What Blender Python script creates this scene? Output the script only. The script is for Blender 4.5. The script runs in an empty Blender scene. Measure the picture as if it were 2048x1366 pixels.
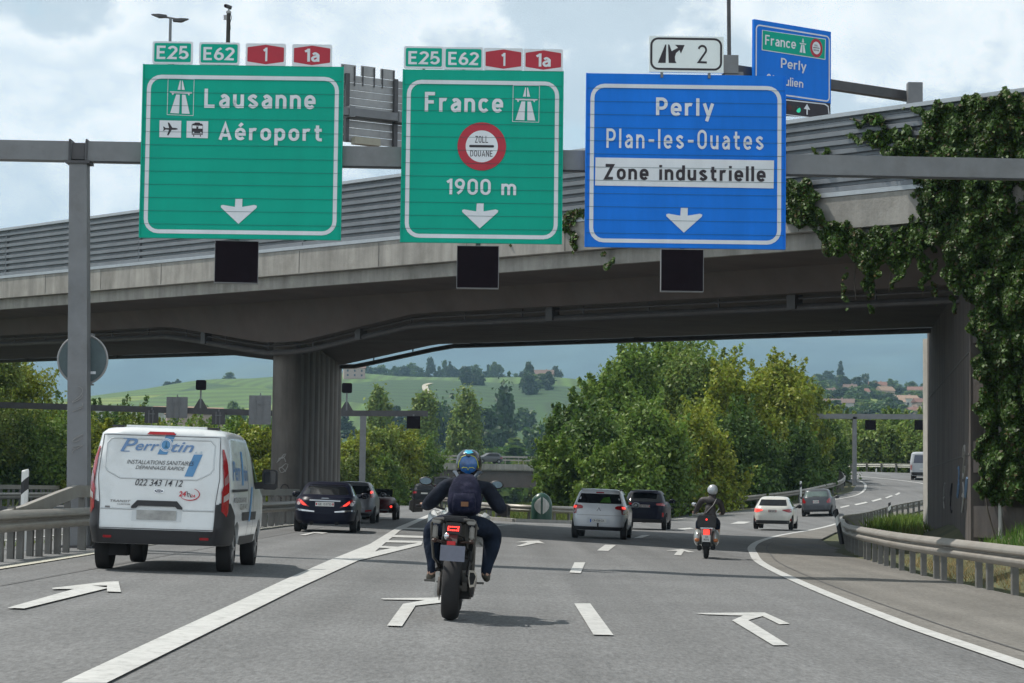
import bpy, bmesh, math, random
import numpy as np
from mathutils import Vector, Matrix, Euler
from mathutils.geometry import delaunay_2d_cdt
SC = bpy.context.scene
COL = SC.collection
random.seed(7); RNG = np.random.default_rng(7)
R = math.radians
# ------------------------------------------------------------------ camera
F = 4267.0; PITCH = R(4.05); ROLL = R(0.7); CAMZ = 1.31
_f = Vector((0, math.cos(PITCH), math.sin(PITCH))); _u0 = Vector((0, -math.sin(PITCH), math.cos(PITCH))); _r0 = Vector((1, 0, 0))
_r = _r0*math.cos(ROLL) + _u0*math.sin(ROLL); _u = _u0*math.cos(ROLL) - _r0*math.sin(ROLL)
cam_d = bpy.data.cameras.new('camera'); cam = bpy.data.objects.new('camera', cam_d); COL.objects.link(cam)
cam_d.sensor_width = 36; cam_d.lens = F*36/2048; cam_d.clip_start = .1; cam_d.clip_end = 30000
m = Matrix.Identity(4)
for i in range(3):
    m[i][0] = _r[i]; m[i][1] = _u[i]; m[i][2] = -_f[i]
m[2][3] = CAMZ
cam.matrix_world = m
SC.camera = cam
CAM = Vector((0, 0, CAMZ))
# ------------------------------------------------------------------ world, sun, exposure
SUNDIR = Vector((-0.55, 0.30, 1.0)).normalized()       # towards the sun: ahead and to the left, high
SEL = math.asin(SUNDIR.z); SAZ = math.atan2(SUNDIR.x, SUNDIR.y)
w = bpy.data.worlds.new('World'); SC.world = w; w.use_nodes = True
nt = w.node_tree; nt.nodes.clear(); N = nt.nodes.new; L = nt.links.new
out = N('ShaderNodeOutputWorld')
sky = N('ShaderNodeTexSky'); sky.sky_type = 'NISHITA'; sky.sun_disc = False; sky.sun_elevation = SEL; sky.sun_rotation = SAZ
bg1 = N('ShaderNodeBackground'); bg1.inputs[1].default_value = .11; L(sky.outputs[0], bg1.inputs[0])
tc = N('ShaderNodeTexCoord'); sep = N('ShaderNodeSeparateXYZ'); L(tc.outputs['Generated'], sep.inputs[0])
def mth(op, a, b=None, clamp=False):
    n = N('ShaderNodeMath'); n.operation = op; n.use_clamp = clamp
    for i, v in enumerate((a, b)):
        if v is None: continue
        if isinstance(v, (int, float)): n.inputs[i].default_value = v
        else: L(v, n.inputs[i])
    return n.outputs[0]
den = mth('ADD', mth('MAXIMUM', sep.outputs[2], 0.0), .62)
cmb = N('ShaderNodeCombineXYZ'); L(mth('DIVIDE', sep.outputs[0], den), cmb.inputs[0]); L(mth('DIVIDE', sep.outputs[1], den), cmb.inputs[1])
cmb.inputs[2].default_value = 3.1
def noise(sc, det, rough, dist=0, off=0):
    mp = N('ShaderNodeMapping'); mp.inputs['Location'].default_value = (off, off*.7, off*.3); L(cmb.outputs[0], mp.inputs[0])
    n = N('ShaderNodeTexNoise'); n.inputs['Scale'].default_value = sc; n.inputs['Detail'].default_value = det
    n.inputs['Roughness'].default_value = rough; n.inputs['Distortion'].default_value = dist; L(mp.outputs[0], n.inputs['Vector'])
    return n.outputs[0]
def ramp(v, stops):
    r = N('ShaderNodeValToRGB'); L(v, r.inputs[0]); e = r.color_ramp.elements
    e[0].position, e[0].color = stops[0][0], (*stops[0][1], 1); e[1].position, e[1].color = stops[1][0], (*stops[1][1], 1)
    for p, c in stops[2:]:
        k = e.new(p); k.color = (*c, 1)
    return r.outputs[0]
n1 = noise(3.2, 12, .58, .0, 2.3); n2 = noise(1.7, 5, .5, .1, 7.7)
mask = ramp(n1, [(.33, (0, 0, 0)), (.41, (1, 1, 1))])
shade = mth('ADD', mth('MULTIPLY', n1, .65), mth('MULTIPLY', n2, .45))
ccol = ramp(shade, [(.40, (.66, .73, .77)), (.455, (.50, .56, .60)), (.505, (.56, .62, .66)), (.53, (.93, .935, .92)), (.57, (.70, .75, .78)), (.60, (.93, .935, .92)), (.655, (.60, .65, .68)), (.74, (.90, .91, .90))])
bg2 = N('ShaderNodeBackground'); L(ccol, bg2.inputs[0])
# unseen overhead cloud is dimmed to deepen the shade below; low sky stays bright
# unseen sky behind the camera is brightened to light surfaces facing it
front = mth('MULTIPLY', mth('MAXIMUM', mth('MULTIPLY', sep.outputs[1], -1.0), 0.0), .45)
L(mth('ADD', mth('ADD', mth('MULTIPLY', mth('MINIMUM', mth('MAXIMUM', sep.outputs[2], .12), .75), -1.75), 1.74), front), bg2.inputs[1])
gap = N('ShaderNodeBackground'); gap.inputs[0].default_value = (.56, .76, .83, 1); gap.inputs[1].default_value = 1.15
mxg = N('ShaderNodeMixShader'); mxg.inputs[0].default_value = .8; L(bg1.outputs[0], mxg.inputs[1]); L(gap.outputs[0], mxg.inputs[2])
mx = N('ShaderNodeMixShader'); L(mask, mx.inputs[0]); L(mxg.outputs[0], mx.inputs[1]); L(bg2.outputs[0], mx.inputs[2])
L(mx.outputs[0], out.inputs[0])
sd = bpy.data.lights.new('sun', 'SUN'); sd.energy = 5.0; sd.angle = R(.6); sd.color = (1, .955, .88)
so = bpy.data.objects.new('sun', sd); COL.objects.link(so); so.rotation_euler = SUNDIR.to_track_quat('Z', 'Y').to_euler(); so.location = (-20, 20, 60)
SC.view_settings.view_transform = 'Standard'; SC.view_settings.look = 'None'; SC.view_settings.exposure = 0.0; SC.view_settings.gamma = 1
SC.cycles.volume_bounces = 0; SC.cycles.max_bounces = 6; SC.cycles.transparent_max_bounces = 12
SC.cycles.use_denoising = True
# ------------------------------------------------------------------ projection helpers
def ray(px, py):
    return (_r*(px-1024) - _u*(py-683) + _f*F)
def at(px, py, Y):
    d = ray(px, py); return CAM + d*(Y/d.y)
def ss(a, b, x):
    t = np.clip((np.asarray(x, float)-a)/(b-a), 0, 1); return t*t*(3-2*t)
def g(X, Y):
    X = np.asarray(X, float); Y = np.asarray(Y, float)
    bank = -.03*7.5*np.tanh(X/7.5)*(1-ss(150, 260, Y))
    rise = 3.7*ss(92, 192, Y)*ss(3, 26, X)
    far = ss(330, 900, Y)*18 - 2.5*ss(215, 300, Y)*(1-ss(3, 26, X))
    slope = 1.4*ss(9.1, 12.2, X+np.clip(46-Y, 0, 30)*.06)*(1-ss(50, 70, Y))
    return bank + rise + far + slope
def gz(x, y): return float(g(x, y))
def gr(px, py):
    d = ray(px, py); t = 3.0/d.y; step = .25
    for _ in range(3000):
        p = CAM + d*t
        if p.z <= gz(p.x, p.y): break
        t += step/d.y; 
    lo, hi = t-step/d.y, t
    for _ in range(20):
        mi = (lo+hi)/2; p = CAM+d*mi
        if p.z <= gz(p.x, p.y): hi = mi
        else: lo = mi
    p = CAM + d*hi
    return Vector((p.x, p.y, gz(p.x, p.y)))
# ------------------------------------------------------------------ materials
_M = {}
def mat(name, base, rough=.6, metal=0, var=.12, scale=4, bump=0, bscale=60, coat=0, emit=None, spec=.5, trans=0, dirt=None, streak=0, attr=False):
    if name in _M: return _M[name]
    m = bpy.data.materials.new(name); m.use_nodes = True; t = m.node_tree; n = t.nodes; b = n['Principled BSDF']; l = t.links.new
    c = (*base, 1)
    b.inputs['Base Color'].default_value = c; b.inputs['Roughness'].default_value = rough; b.inputs['Metallic'].default_value = metal
    b.inputs['Specular IOR Level'].default_value = spec
    if coat: b.inputs['Coat Weight'].default_value = coat; b.inputs['Coat Roughness'].default_value = .06
    if emit: b.inputs['Emission Color'].default_value = (*emit[0], 1); b.inputs['Emission Strength'].default_value = emit[1]
    tcn = n.new('ShaderNodeTexCoord')
    if var:
        nz = n.new('ShaderNodeTexNoise'); nz.inputs['Scale'].default_value = scale; nz.inputs['Detail'].default_value = 6; nz.inputs['Roughness'].default_value = .6
        l(tcn.outputs['Object'], nz.inputs['Vector'])
        r = n.new('ShaderNodeMapRange'); r.inputs[1].default_value = .3; r.inputs[2].default_value = .7; r.inputs[3].default_value = 1-var; r.inputs[4].default_value = 1+var; l(nz.outputs[0], r.inputs[0])
        mu = n.new('ShaderNodeVectorMath'); mu.operation = 'SCALE'; mu.inputs[0].default_value = base; l(r.outputs[0], mu.inputs['Scale'])
        last = mu.outputs[0]
        if streak:
            mp = n.new('ShaderNodeMapping'); mp.inputs['Scale'].default_value = (.9, .9, .12); l(tcn.outputs['Object'], mp.inputs[0])
            n3 = n.new('ShaderNodeTexNoise'); n3.inputs['Scale'].default_value = 2.0; n3.inputs['Detail'].default_value = 7; n3.inputs['Roughness'].default_value = .65; l(mp.outputs[0], n3.inputs['Vector'])
            r3 = n.new('ShaderNodeMapRange'); r3.inputs[1].default_value = .35; r3.inputs[2].default_value = .65; r3.inputs[3].default_value = 1-streak; r3.inputs[4].default_value = 1+streak*.35; l(n3.outputs[0], r3.inputs[0])
            m3 = n.new('ShaderNodeVectorMath'); m3.operation = 'SCALE'; l(last, m3.inputs[0]); l(r3.outputs[0], m3.inputs['Scale']); last = m3.outputs[0]
        if dirt:
            n4 = n.new('ShaderNodeTexNoise'); n4.inputs['Scale'].default_value = dirt[1]; n4.inputs['Detail'].default_value = 8; n4.inputs['Roughness'].default_value = .7; l(tcn.outputs['Object'], n4.inputs['Vector'])
            r4 = n.new('ShaderNodeMapRange'); r4.inputs[1].default_value = .5; r4.inputs[2].default_value = .72; r4.inputs[4].default_value = dirt[2]; l(n4.outputs[0], r4.inputs[0])
            mi = n.new('ShaderNodeMix'); mi.data_type = 'RGBA'; l(r4.outputs[0], mi.inputs[0]); l(last, mi.inputs[6]); mi.inputs[7].default_value = (*dirt[0], 1); last = mi.outputs[2]
        if attr:
            a = n.new('ShaderNodeAttribute'); a.attribute_name = 'tint'
            m5 = n.new('ShaderNodeVectorMath'); m5.operation = 'MULTIPLY'; l(last, m5.inputs[0]); l(a.outputs['Color'], m5.inputs[1]); last = m5.outputs[0]
        l(last, b.inputs['Base Color'])
    if bump:
        nb = n.new('ShaderNodeTexNoise'); nb.inputs['Scale'].default_value = bscale; nb.inputs['Detail'].default_value = 4; l(tcn.outputs['Object'], nb.inputs['Vector'])
        bp = n.new('ShaderNodeBump'); bp.inputs['Strength'].default_value = bump; bp.inputs['Distance'].default_value = .02; l(nb.outputs[0], bp.inputs['Height']); l(bp.outputs[0], b.inputs['Normal'])
    if trans:
        tr = n.new('ShaderNodeBsdfTranslucent'); 
        if var: l(last, tr.inputs[0])
        else: tr.inputs[0].default_value = c
        mxs = n.new('ShaderNodeMixShader'); mxs.inputs[0].default_value = trans; l(b.outputs[0], mxs.inputs[1]); l(tr.outputs[0], mxs.inputs[2]); l(mxs.outputs[0], n['Material Output'].inputs[0])
    _M[name] = m; return m
# ------------------------------------------------------------------ object helpers
def tag(o, label=None, cat=None, group=None, kind=None):
    if label: o['label'] = label
    if cat: o['category'] = cat
    if group: o['group'] = group
    if kind: o['kind'] = kind
    return o
def empty(name, loc=(0, 0, 0), rz=0, label=None, cat=None, group=None, rot=None):
    o = bpy.data.objects.new(name, None); COL.objects.link(o); o.location = loc; o.rotation_euler = rot if rot else (0, 0, rz)
    o.empty_display_size = .3
    return tag(o, label, cat, group)
def kids(o): return [c for c in bpy.data.objects if c.parent == o]
def copy_tree(o, parent=None, _map=None):
    if _map is None:
        _map = {}
        for c in bpy.data.objects:
            if c.parent: _map.setdefault(c.parent.name, []).append(c)
    c = o.copy(); COL.objects.link(c); c.parent = parent
    for k in _map.get(o.name, []): copy_tree(k, c, _map)
    return c
class MB:
    def __init__(s): s.v = []; s.f = []; s.m = []
    def add(s, vs, fs, mi=0):
        o = len(s.v); s.v += [tuple(v) for v in vs]; s.f += [tuple(i+o for i in f) for f in fs]; s.m += [mi]*len(fs); return s
    def box(s, c, d, rz=0, mi=0, rot=None):
        M3 = rot if rot else Matrix.Rotation(rz, 3, 'Z'); c = Vector(c)
        vs = [c + M3 @ Vector((sx*d[0]/2, sy*d[1]/2, sz*d[2]/2)) for sx in (-1, 1) for sy in (-1, 1) for sz in (-1, 1)]
        return s.add(vs, [(0, 1, 3, 2), (4, 6, 7, 5), (0, 4, 5, 1), (2, 3, 7, 6), (0, 2, 6, 4), (1, 5, 7, 3)], mi)
    def beam(s, a, b, wd, hg, mi=0):
        a = Vector(a); b = Vector(b); d = (b-a); L_ = d.length; d.normalize()
        up = Vector((0, 0, 1)) if abs(d.z) < .95 else Vector((0, 1, 0))
        x = d.cross(up).normalized(); z = x.cross(d)
        rot = Matrix((x, d, z)).transposed()
        return s.box((a+b)/2, (wd, L_, hg), mi=mi, rot=rot)
    def tube(s, pts, r, n=8, mi=0, cap=True):
        pts = [Vector(p) for p in pts]; k = len(pts); rs = r if isinstance(r, (list, tuple)) else [r]*k
        rings = []; prev = None
        for i, p in enumerate(pts):
            d = (pts[min(i+1, k-1)] - pts[max(i-1, 0)]).normalized()
            if prev is None:
                up = Vector((0, 0, 1)) if abs(d.z) < .9 else Vector((0, 1, 0)); x = d.cross(up).normalized()
            else: x = (prev - d*prev.dot(d)).normalized()
            prev = x; y = d.cross(x)
            rings.append([p + (x*math.cos(2*math.pi*j/n) + y*math.sin(2*math.pi*j/n))*rs[i] for j in range(n)])
        fs = [(i*n+j, i*n+(j+1) % n, (i+1)*n+(j+1) % n, (i+1)*n+j) for i in range(k-1) for j in range(n)]
        if cap: fs += [tuple(range(n-1, -1, -1)), tuple((k-1)*n+j for j in range(n))]
        return s.add([v for rg in rings for v in rg], fs, mi)
    def prism(s, poly, y0, y1, mi=0, plane='xz'):
        n = len(poly); mk = {'xz': lambda p, t: (p[0], t, p[1]), 'xy': lambda p, t: (p[0], p[1], t), 'yz': lambda p, t: (t, p[0], p[1])}[plane]
        vs = [mk(p, y0) for p in poly] + [mk(p, y1) for p in poly]
        return s.add(vs, [tuple(range(n)), tuple(range(2*n-1, n-1, -1))] + [(i, i+n, (i+1) % n+n, (i+1) % n) for i in range(n)], mi)
    def loft(s, rings, closed=True, cap=True, mi=0):
        n = len(rings[0]); vs = [v for r_ in rings for v in r_]; fs = []
        for i in range(len(rings)-1):
            for j in range(n if closed else n-1):
                fs.append((i*n+j, i*n+(j+1) % n, (i+1)*n+(j+1) % n, (i+1)*n+j))
        if cap and closed: fs += [tuple(range(n-1, -1, -1)), tuple((len(rings)-1)*n+j for j in range(n))]
        return s.add(vs, fs, mi)
    def sphere(s, c, r, nu=16, nv=10, mi=0):
        r = r if isinstance(r, (tuple, list)) else (r, r, r); rings = []
        for i in range(nv+1):
            t = math.pi*(i+.02)/(nv+.04); rings.append([(c[0]+r[0]*math.sin(t)*math.cos(2*math.pi*j/nu), c[1]+r[1]*math.sin(t)*math.sin(2*math.pi*j/nu), c[2]-r[2]*math.cos(t)) for j in range(nu)])
        return s.loft(rings, mi=mi)
    def lathe(s, prof, c=(0, 0, 0), axis='z', n=24, mi=0, cap=True):
        rings = []
        for r_, h in prof:
            rg = []
            for j in range(n):
                a = 2*math.pi*j/n; u, v = r_*math.cos(a), r_*math.sin(a)
                p = {'z': (u, v, h), 'x': (h, u, v), 'y': (u, h, v)}[axis]
                rg.append((p[0]+c[0], p[1]+c[1], p[2]+c[2]))
            rings.append(rg)
        return s.loft(rings, cap=cap, mi=mi)
    def build(s, name, mats, parent=None, smooth=False, loc=None, angle=40, bevel=0, sub=0, weld=False):
        me = bpy.data.meshes.new(name); me.from_pydata(s.v, [], s.f)
        mats = mats if isinstance(mats, (list, tuple)) else [mats]
        for mm in mats: me.materials.append(mm)
        if len(mats) > 1: me.polygons.foreach_set('material_index', s.m)
        bm = bmesh.new(); bm.from_mesh(me)
        if weld: bmesh.ops.remove_doubles(bm, verts=bm.verts, dist=1e-4)
        bmesh.ops.recalc_face_normals(bm, faces=bm.faces)
        if bevel:
            bmesh.ops.bevel(bm, geom=[e for e in bm.edges if len(e.link_faces) == 2 and e.calc_face_angle(0) > .6], offset=bevel, segments=2, affect='EDGES', clamp_overlap=True)
        bm.to_mesh(me); bm.free()
        if smooth:
            me.polygons.foreach_set('use_smooth', [True]*len(me.polygons))
            if angle < 180: me.set_sharp_from_angle(angle=R(angle))
        o = bpy.data.objects.new(name, me); COL.objects.link(o)
        if parent: o.parent = parent
        if loc is not None: o.location = loc
        if sub:
            md = o.modifiers.new('sub', 'SUBSURF'); md.levels = sub; md.render_levels = sub
        return o
def curve_pts(pts, step=1.0):
    """Catmull-Rom through points, resampled"""
    P = [Vector(p) for p in pts]; P = [2*P[0]-P[1]] + P + [2*P[-1]-P[-2]]; outp = []
    for i in range(1, len(P)-2):
        a, b, c, d = P[i-1:i+3]; n = max(1, int((c-b).length/step))
        for k in range(n):
            t = k/n
            outp.append(.5*((2*b) + (c-a)*t + (2*a-5*b+4*c-d)*t*t + (3*b-a-3*c+d)*t**3))
    outp.append(P[-2]); return outp
# ------------------------------------------------------------------ lettering from the built-in font
_TC = {}
def text_mesh(txt, bold=0, space=1.0):
    key = (txt, bold, space)
    if key not in _TC:
        cu = bpy.data.curves.new('t', 'FONT'); cu.body = txt; cu.size = 1; cu.offset = bold; cu.space_character = space; cu.resolution_u = 4
        o = bpy.data.objects.new('t', cu); COL.objects.link(o)
        bpy.context.view_layer.update()
        dg = bpy.context.evaluated_depsgraph_get(); me = o.evaluated_get(dg).to_mesh()
        V = [tuple(v.co)[:2] for v in me.vertices]; Fs = [tuple(p.vertices) for p in me.polygons]
        o.evaluated_get(dg).to_mesh_clear(); bpy.data.objects.remove(o); bpy.data.curves.remove(cu)
        _TC[key] = (V, Fs)
    return _TC[key]
def put_text(mb, txt, x0, z0, x1, z1, mi=0, bold=.01, space=1.0, shear=0, y=0, fn=None, serif=False):
    """glyph extents are fitted to the box x0..x1, z0..z1 in the panel's plane"""
    V, Fs = text_mesh(txt, bold, space)
    xs = [v[0]+shear*v[1] for v in V]; zs = [v[1] for v in V]
    ax, bx, az, bz = min(xs), max(xs), min(zs), max(zs)
    pts = [(x0+(x-ax)/(bx-ax)*(x1-x0), z0+(z-az)/(bz-az)*(z1-z0)) for x, z in zip(xs, zs)]
    if fn: vs = [fn(p) for p in pts]
    else: vs = [(p[0], y, p[1]) for p in pts]
    mb.add(vs, Fs, mi)
def rrect(x0, z0, x1, z1, r, n=5):
    P = []
    for cx, cz, a0 in ((x1-r, z1-r, 0), (x0+r, z1-r, 90), (x0+r, z0+r, 180), (x1-r, z0+r, 270)):
        for k in range(n+1):
            a = R(a0+90*k/n); P.append((cx+r*math.cos(a), cz+r*math.sin(a)))
    return P
def frame_poly(mb, outer, inner, y, mi=0):
    n = len(outer); mb.add([(p[0], y, p[1]) for p in outer]+[(p[0], y, p[1]) for p in inner], [(i, (i+1) % n, (i+1) % n+n, i+n) for i in range(n)], mi)
def flat(mb, poly, y, mi=0): mb.add([(p[0], y, p[1]) for p in poly], [tuple(range(len(poly)))], mi)
# ------------------------------------------------------------------ stroke lettering in the manner of road-sign capitals
def _arc(cx, cy, rx, ry, a0, a1, n=9): return [(cx+rx*math.cos(R(a0+(a1-a0)*k/n)), cy+ry*math.sin(R(a0+(a1-a0)*k/n))) for k in range(n+1)]
def _sp(P, n=5):
    P = [(2*P[0][0]-P[1][0], 2*P[0][1]-P[1][1])]+P+[(2*P[-1][0]-P[-2][0], 2*P[-1][1]-P[-2][1])]; o = []
    for i in range(1, len(P)-2):
        for k in range(n):
            t = k/n; o.append(tuple(.5*(2*P[i][j]+(P[i+1][j]-P[i-1][j])*t+(2*P[i-1][j]-5*P[i][j]+4*P[i+1][j]-P[i+2][j])*t*t+(P[i+2][j]-3*P[i+1][j]+3*P[i][j]-P[i-1][j])*t**3) for j in (0, 1)))
    return o+[P[-2]]
_el = lambda cx, cy, rx, ry: _arc(cx, cy, rx, ry, 0, 360, 24)
_o = _arc(1.9, 3.0, 1.4, 1.5, 0, 180, 10)+_arc(1.9, 2.0, 1.4, 1.5, 180, 360, 10)+[(3.3, 3.0)]
_e = _arc(1.9, 2.0, 1.4, 1.5, -35, -180, 8)+_arc(1.9, 3.0, 1.4, 1.5, 180, 0, 10)+[(3.3, 2.4), (.6, 2.4)]
_O = _arc(2.1, 4.8, 1.6, 1.7, 0, 180, 10)+_arc(2.1, 2.2, 1.6, 1.7, 180, 360, 10)+[(3.7, 4.8)]
_s = _sp([(3.1, 3.9), (1.9, 4.5), (.65, 3.6), (1.9, 2.55), (3.15, 1.45), (1.9, .5), (.5, 1.2)])
GLY = {'L': ([[(.5, 7), (.5, .5), (3.6, .5)]], 3.8), 'A': ([[(.4, 0), (2.3, 6.6), (4.2, 0)], [(1.0, 1.9), (3.6, 1.9)]], 4.6), 'E': ([[(3.6, 6.5), (.5, 6.5), (.5, .5), (3.6, .5)], [(.5, 3.6), (3.2, 3.6)]], 4.0),
 'F': ([[(3.6, 6.5), (.5, 6.5), (.5, 0)], [(.5, 3.5), (3.2, 3.5)]], 3.8), 'P': ([[(.5, 0), (.5, 6.5), (2.0, 6.5)]+_arc(2.1, 4.7, 1.6, 1.8, 90, -90)+[(.5, 2.9)]], 4.1), 'Z': ([[(.4, 6.5), (3.6, 6.5), (.5, .5), (3.8, .5)]], 4.2),
 'O': ([_O], 4.2), 'D': ([[(.5, .5), (.5, 6.5), (1.7, 6.5)]+_arc(2.0, 4.6, 1.7, 1.9, 90, 0)+_arc(2.0, 2.4, 1.7, 1.9, 0, -90)+[(.5, .5)]], 4.2), 'U': ([[(.5, 7), (.5, 2.1)]+_arc(2.1, 2.1, 1.6, 1.6, 180, 360)+[(3.7, 7)]], 4.2),
 'N': ([[(.5, 0), (.5, 7)], [(.6, 6.6), (3.6, .4)], [(3.7, 0), (3.7, 7)]], 4.2), 'S': ([_sp([(3.5, 5.4), (2.1, 6.5), (.6, 5.1), (2.1, 3.6), (3.6, 2.0), (2.0, .5), (.4, 1.6)])], 4.0), 'J': ([[(2.6, 7), (2.6, 1.9)]+_arc(1.5, 1.7, 1.1, 1.2, 0, -150)], 3.1),
 'a': ([_sp([(.75, 3.9), (1.8, 4.5), (3.0, 3.6), (3.05, 2.6)])+[(3.05, 0)], _sp([(3.0, 2.85), (1.8, 2.8), (.6, 1.9), (.9, .75), (1.8, .5), (3.0, 1.3)])], 3.55), 'u': ([[(.5, 5), (.5, 1.85)]+_arc(1.85, 1.85, 1.35, 1.35, 180, 350)+[(3.2, 2)], [(3.2, 5), (3.2, 0)]], 3.7),
 's': ([_s], 3.6), 'n': ([[(.5, 0), (.5, 5)], [(.5, 3.0)]+_arc(1.85, 3.15, 1.35, 1.35, 175, 0)+[(3.2, 0)]], 3.7), 'e': ([_e], 3.8), 'é': ([_e, [(1.5, 5.7), (2.6, 7.0)]], 3.8),
 'r': ([[(.5, 0), (.5, 5)], [(.5, 3.0)]+_arc(1.9, 3.1, 1.4, 1.4, 175, 62)], 2.75), 'o': ([_o], 3.8), 'p': ([[(.5, -2), (.5, 5)], _o], 3.8), 't': ([[(1.2, 6.5), (1.2, 1.6)]+_arc(2.2, 1.5, 1.0, 1.0, 190, 270)+[(2.9, .5)], [(.1, 4.5), (2.8, 4.5)]], 3.0),
 'c': ([_arc(1.9, 3.0, 1.4, 1.5, 35, 180, 10)+_arc(1.9, 2.0, 1.4, 1.5, 180, 325, 10)], 3.55), 'l': ([[(.5, 7), (.5, 0)]], 1.0), 'y': ([[(.45, 5), (2.0, .4)], [(3.6, 5), (1.35, -2)]], 3.9), 'i': ([[(.5, 5), (.5, 0)], [(.5, 7), (.5, 6)]], 1.0),
 'd': ([[(3.3, 7), (3.3, 0)], _o], 3.8), 'm': ([[(.5, 0), (.5, 5)], [(.5, 3.0)]+_arc(1.75, 3.2, 1.25, 1.3, 175, 0)+[(3.0, 0)], [(3.0, 3.0)]+_arc(4.25, 3.2, 1.25, 1.3, 175, 0)+[(5.5, 0)]], 6.0), '-': ([[(.3, 2.8), (2.8, 2.8)]], 3.0), ' ': ([], 2.2),
 '1': ([[(1.9, 7), (1.9, 0)], [(1.9, 6.4), (.3, 5.4)]], 2.4), '2': ([_arc(2.0, 5.0, 1.5, 1.5, 165, -25)+[(.6, .6), (3.8, .5)]], 4.0), '5': ([[(3.4, 6.5), (1.0, 6.5), (.75, 3.5)]+_arc(1.95, 2.3, 1.65, 1.75, 125, -150, 14)], 4.0),
 '6': ([_el(2.05, 2.15, 1.55, 1.65), _sp([(3.0, 6.6), (1.5, 5.2), (.55, 2.6)])], 4.1), '9': ([_el(2.05, 4.85, 1.55, 1.65), _sp([(1.1, .4), (2.6, 1.8), (3.55, 4.4)])], 4.1), '0': ([_O], 4.2)}
def put_din(mb, txt, x0, z0, x1, z1, y=0, fn=None, wt=1.0, gap=.75, mi=0):
    lines = []; cx = 0
    for ch in txt:
        st, adv = GLY[ch]
        for pl in st: lines.append([(p[0]+cx, p[1]) for p in pl])
        cx += adv+gap
    rib = []
    for pl in lines:
        n = len(pl); vs = []; closed = math.dist(pl[0], pl[-1]) < 1e-6
        for i, p in enumerate(pl):
            a = pl[i-1] if i else (pl[-2] if closed else None); b = pl[i+1] if i < n-1 else (pl[1] if closed else None)
            d1 = Vector((p[0]-a[0], p[1]-a[1])).normalized() if a else None; d2 = Vector((b[0]-p[0], b[1]-p[1])).normalized() if b else None
            d1 = d1 or d2; d2 = d2 or d1; n1 = Vector((-d1.y, d1.x)); n2 = Vector((-d2.y, d2.x)); mm = (n1+n2)
            mm = n1 if mm.length < .1 else mm.normalized(); k = wt/2/max(.45, mm.dot(n1))
            vs += [(p[0]+mm.x*k, p[1]+mm.y*k), (p[0]-mm.x*k, p[1]-mm.y*k)]
        rib.append(vs)
    al = [v for r_ in rib for v in r_]; ax, bx = min(v[0] for v in al), max(v[0] for v in al); az, bz_ = min(v[1] for v in al), max(v[1] for v in al)
    for j, vs in enumerate(rib):
        q = [(x0+(x-ax)/(bx-ax)*(x1-x0), z0+(z-az)/(bz_-az)*(z1-z0)) for x, z in vs]; yy = y-.0004*(j % 3)
        V = [fn(p) for p in q] if fn else [(p[0], yy, p[1]) for p in q]
        if fn: V = [(v[0], v[1]-.0004*(j % 3), v[2]) for v in V]
        mb.add(V, [(2*i, 2*i+1, 2*i+3, 2*i+2) for i in range(len(V)//2-1)], mi)
# ================================================================== GROUND AND ROADS
ASPH = mat('asphalt', (.150, .152, .153), rough=.82, var=.10, scale=.35, dirt=((.105, .105, .107), .22, .6), bump=.5, bscale=45, spec=.35)
def grain(m, amt=.35, sc=26):
    t = m.node_tree; n = t.nodes; l = t.links.new; b = n['Principled BSDF']; src = b.inputs['Base Color'].links[0].from_socket
    tcn = n.new('ShaderNodeTexCoord'); mp = n.new('ShaderNodeMapping'); mp.inputs['Scale'].default_value = (1, .22, 1); l(tcn.outputs['Object'], mp.inputs[0])
    nz = n.new('ShaderNodeTexNoise'); nz.inputs['Scale'].default_value = sc; nz.inputs['Detail'].default_value = 3; nz.inputs['Roughness'].default_value = .8; l(mp.outputs[0], nz.inputs['Vector'])
    r = n.new('ShaderNodeMapRange'); r.inputs[1].default_value = .3; r.inputs[2].default_value = .7; r.inputs[3].default_value = 1-amt; r.inputs[4].default_value = 1+amt; l(nz.outputs[0], r.inputs[0])
    # faint lengthwise wear of the wheel tracks
    mp2 = n.new('ShaderNodeMapping'); mp2.inputs['Scale'].default_value = (1.1, .02, 1); l(tcn.outputs['Object'], mp2.inputs[0])
    n2 = n.new('ShaderNodeTexNoise'); n2.inputs['Scale'].default_value = 1.3; n2.inputs['Detail'].default_value = 3; l(mp2.outputs[0], n2.inputs['Vector'])
    r2 = n.new('ShaderNodeMapRange'); r2.inputs[1].default_value = .3; r2.inputs[2].default_value = .7; r2.inputs[3].default_value = .84; r2.inputs[4].default_value = 1.14; l(n2.outputs[0], r2.inputs[0])
    mm = n.new('ShaderNodeMath'); mm.operation = 'MULTIPLY'; l(r.outputs[0], mm.inputs[0]); l(r2.outputs[0], mm.inputs[1])
    v = n.new('ShaderNodeVectorMath'); v.operation = 'SCALE'; l(src, v.inputs[0]); l(mm.outputs[0], v.inputs['Scale']); l(v.outputs[0], b.inputs['Base Color'])
grain(ASPH)
ASPH2 = mat('asphalt_shoulder', (.165, .157, .143), rough=.85, var=.12, scale=.5, bump=.5, bscale=45, spec=.3); grain(ASPH2, .25, 22)
PAINT = mat('road_paint', (.50, .50, .485), rough=.6, var=.12, scale=3, dirt=((.22, .22, .21), 9, .8))
PAINTY = mat('road_paint_worn', (.50, .48, .40), rough=.7, var=.14, scale=3, dirt=((.22, .21, .19), 5, .6))
GRASS = mat('verge_soil', (.075, .085, .035), rough=.9, var=.35, scale=.6, bump=.4, bscale=12, dirt=((.16, .13, .07), .7, .8))
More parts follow.
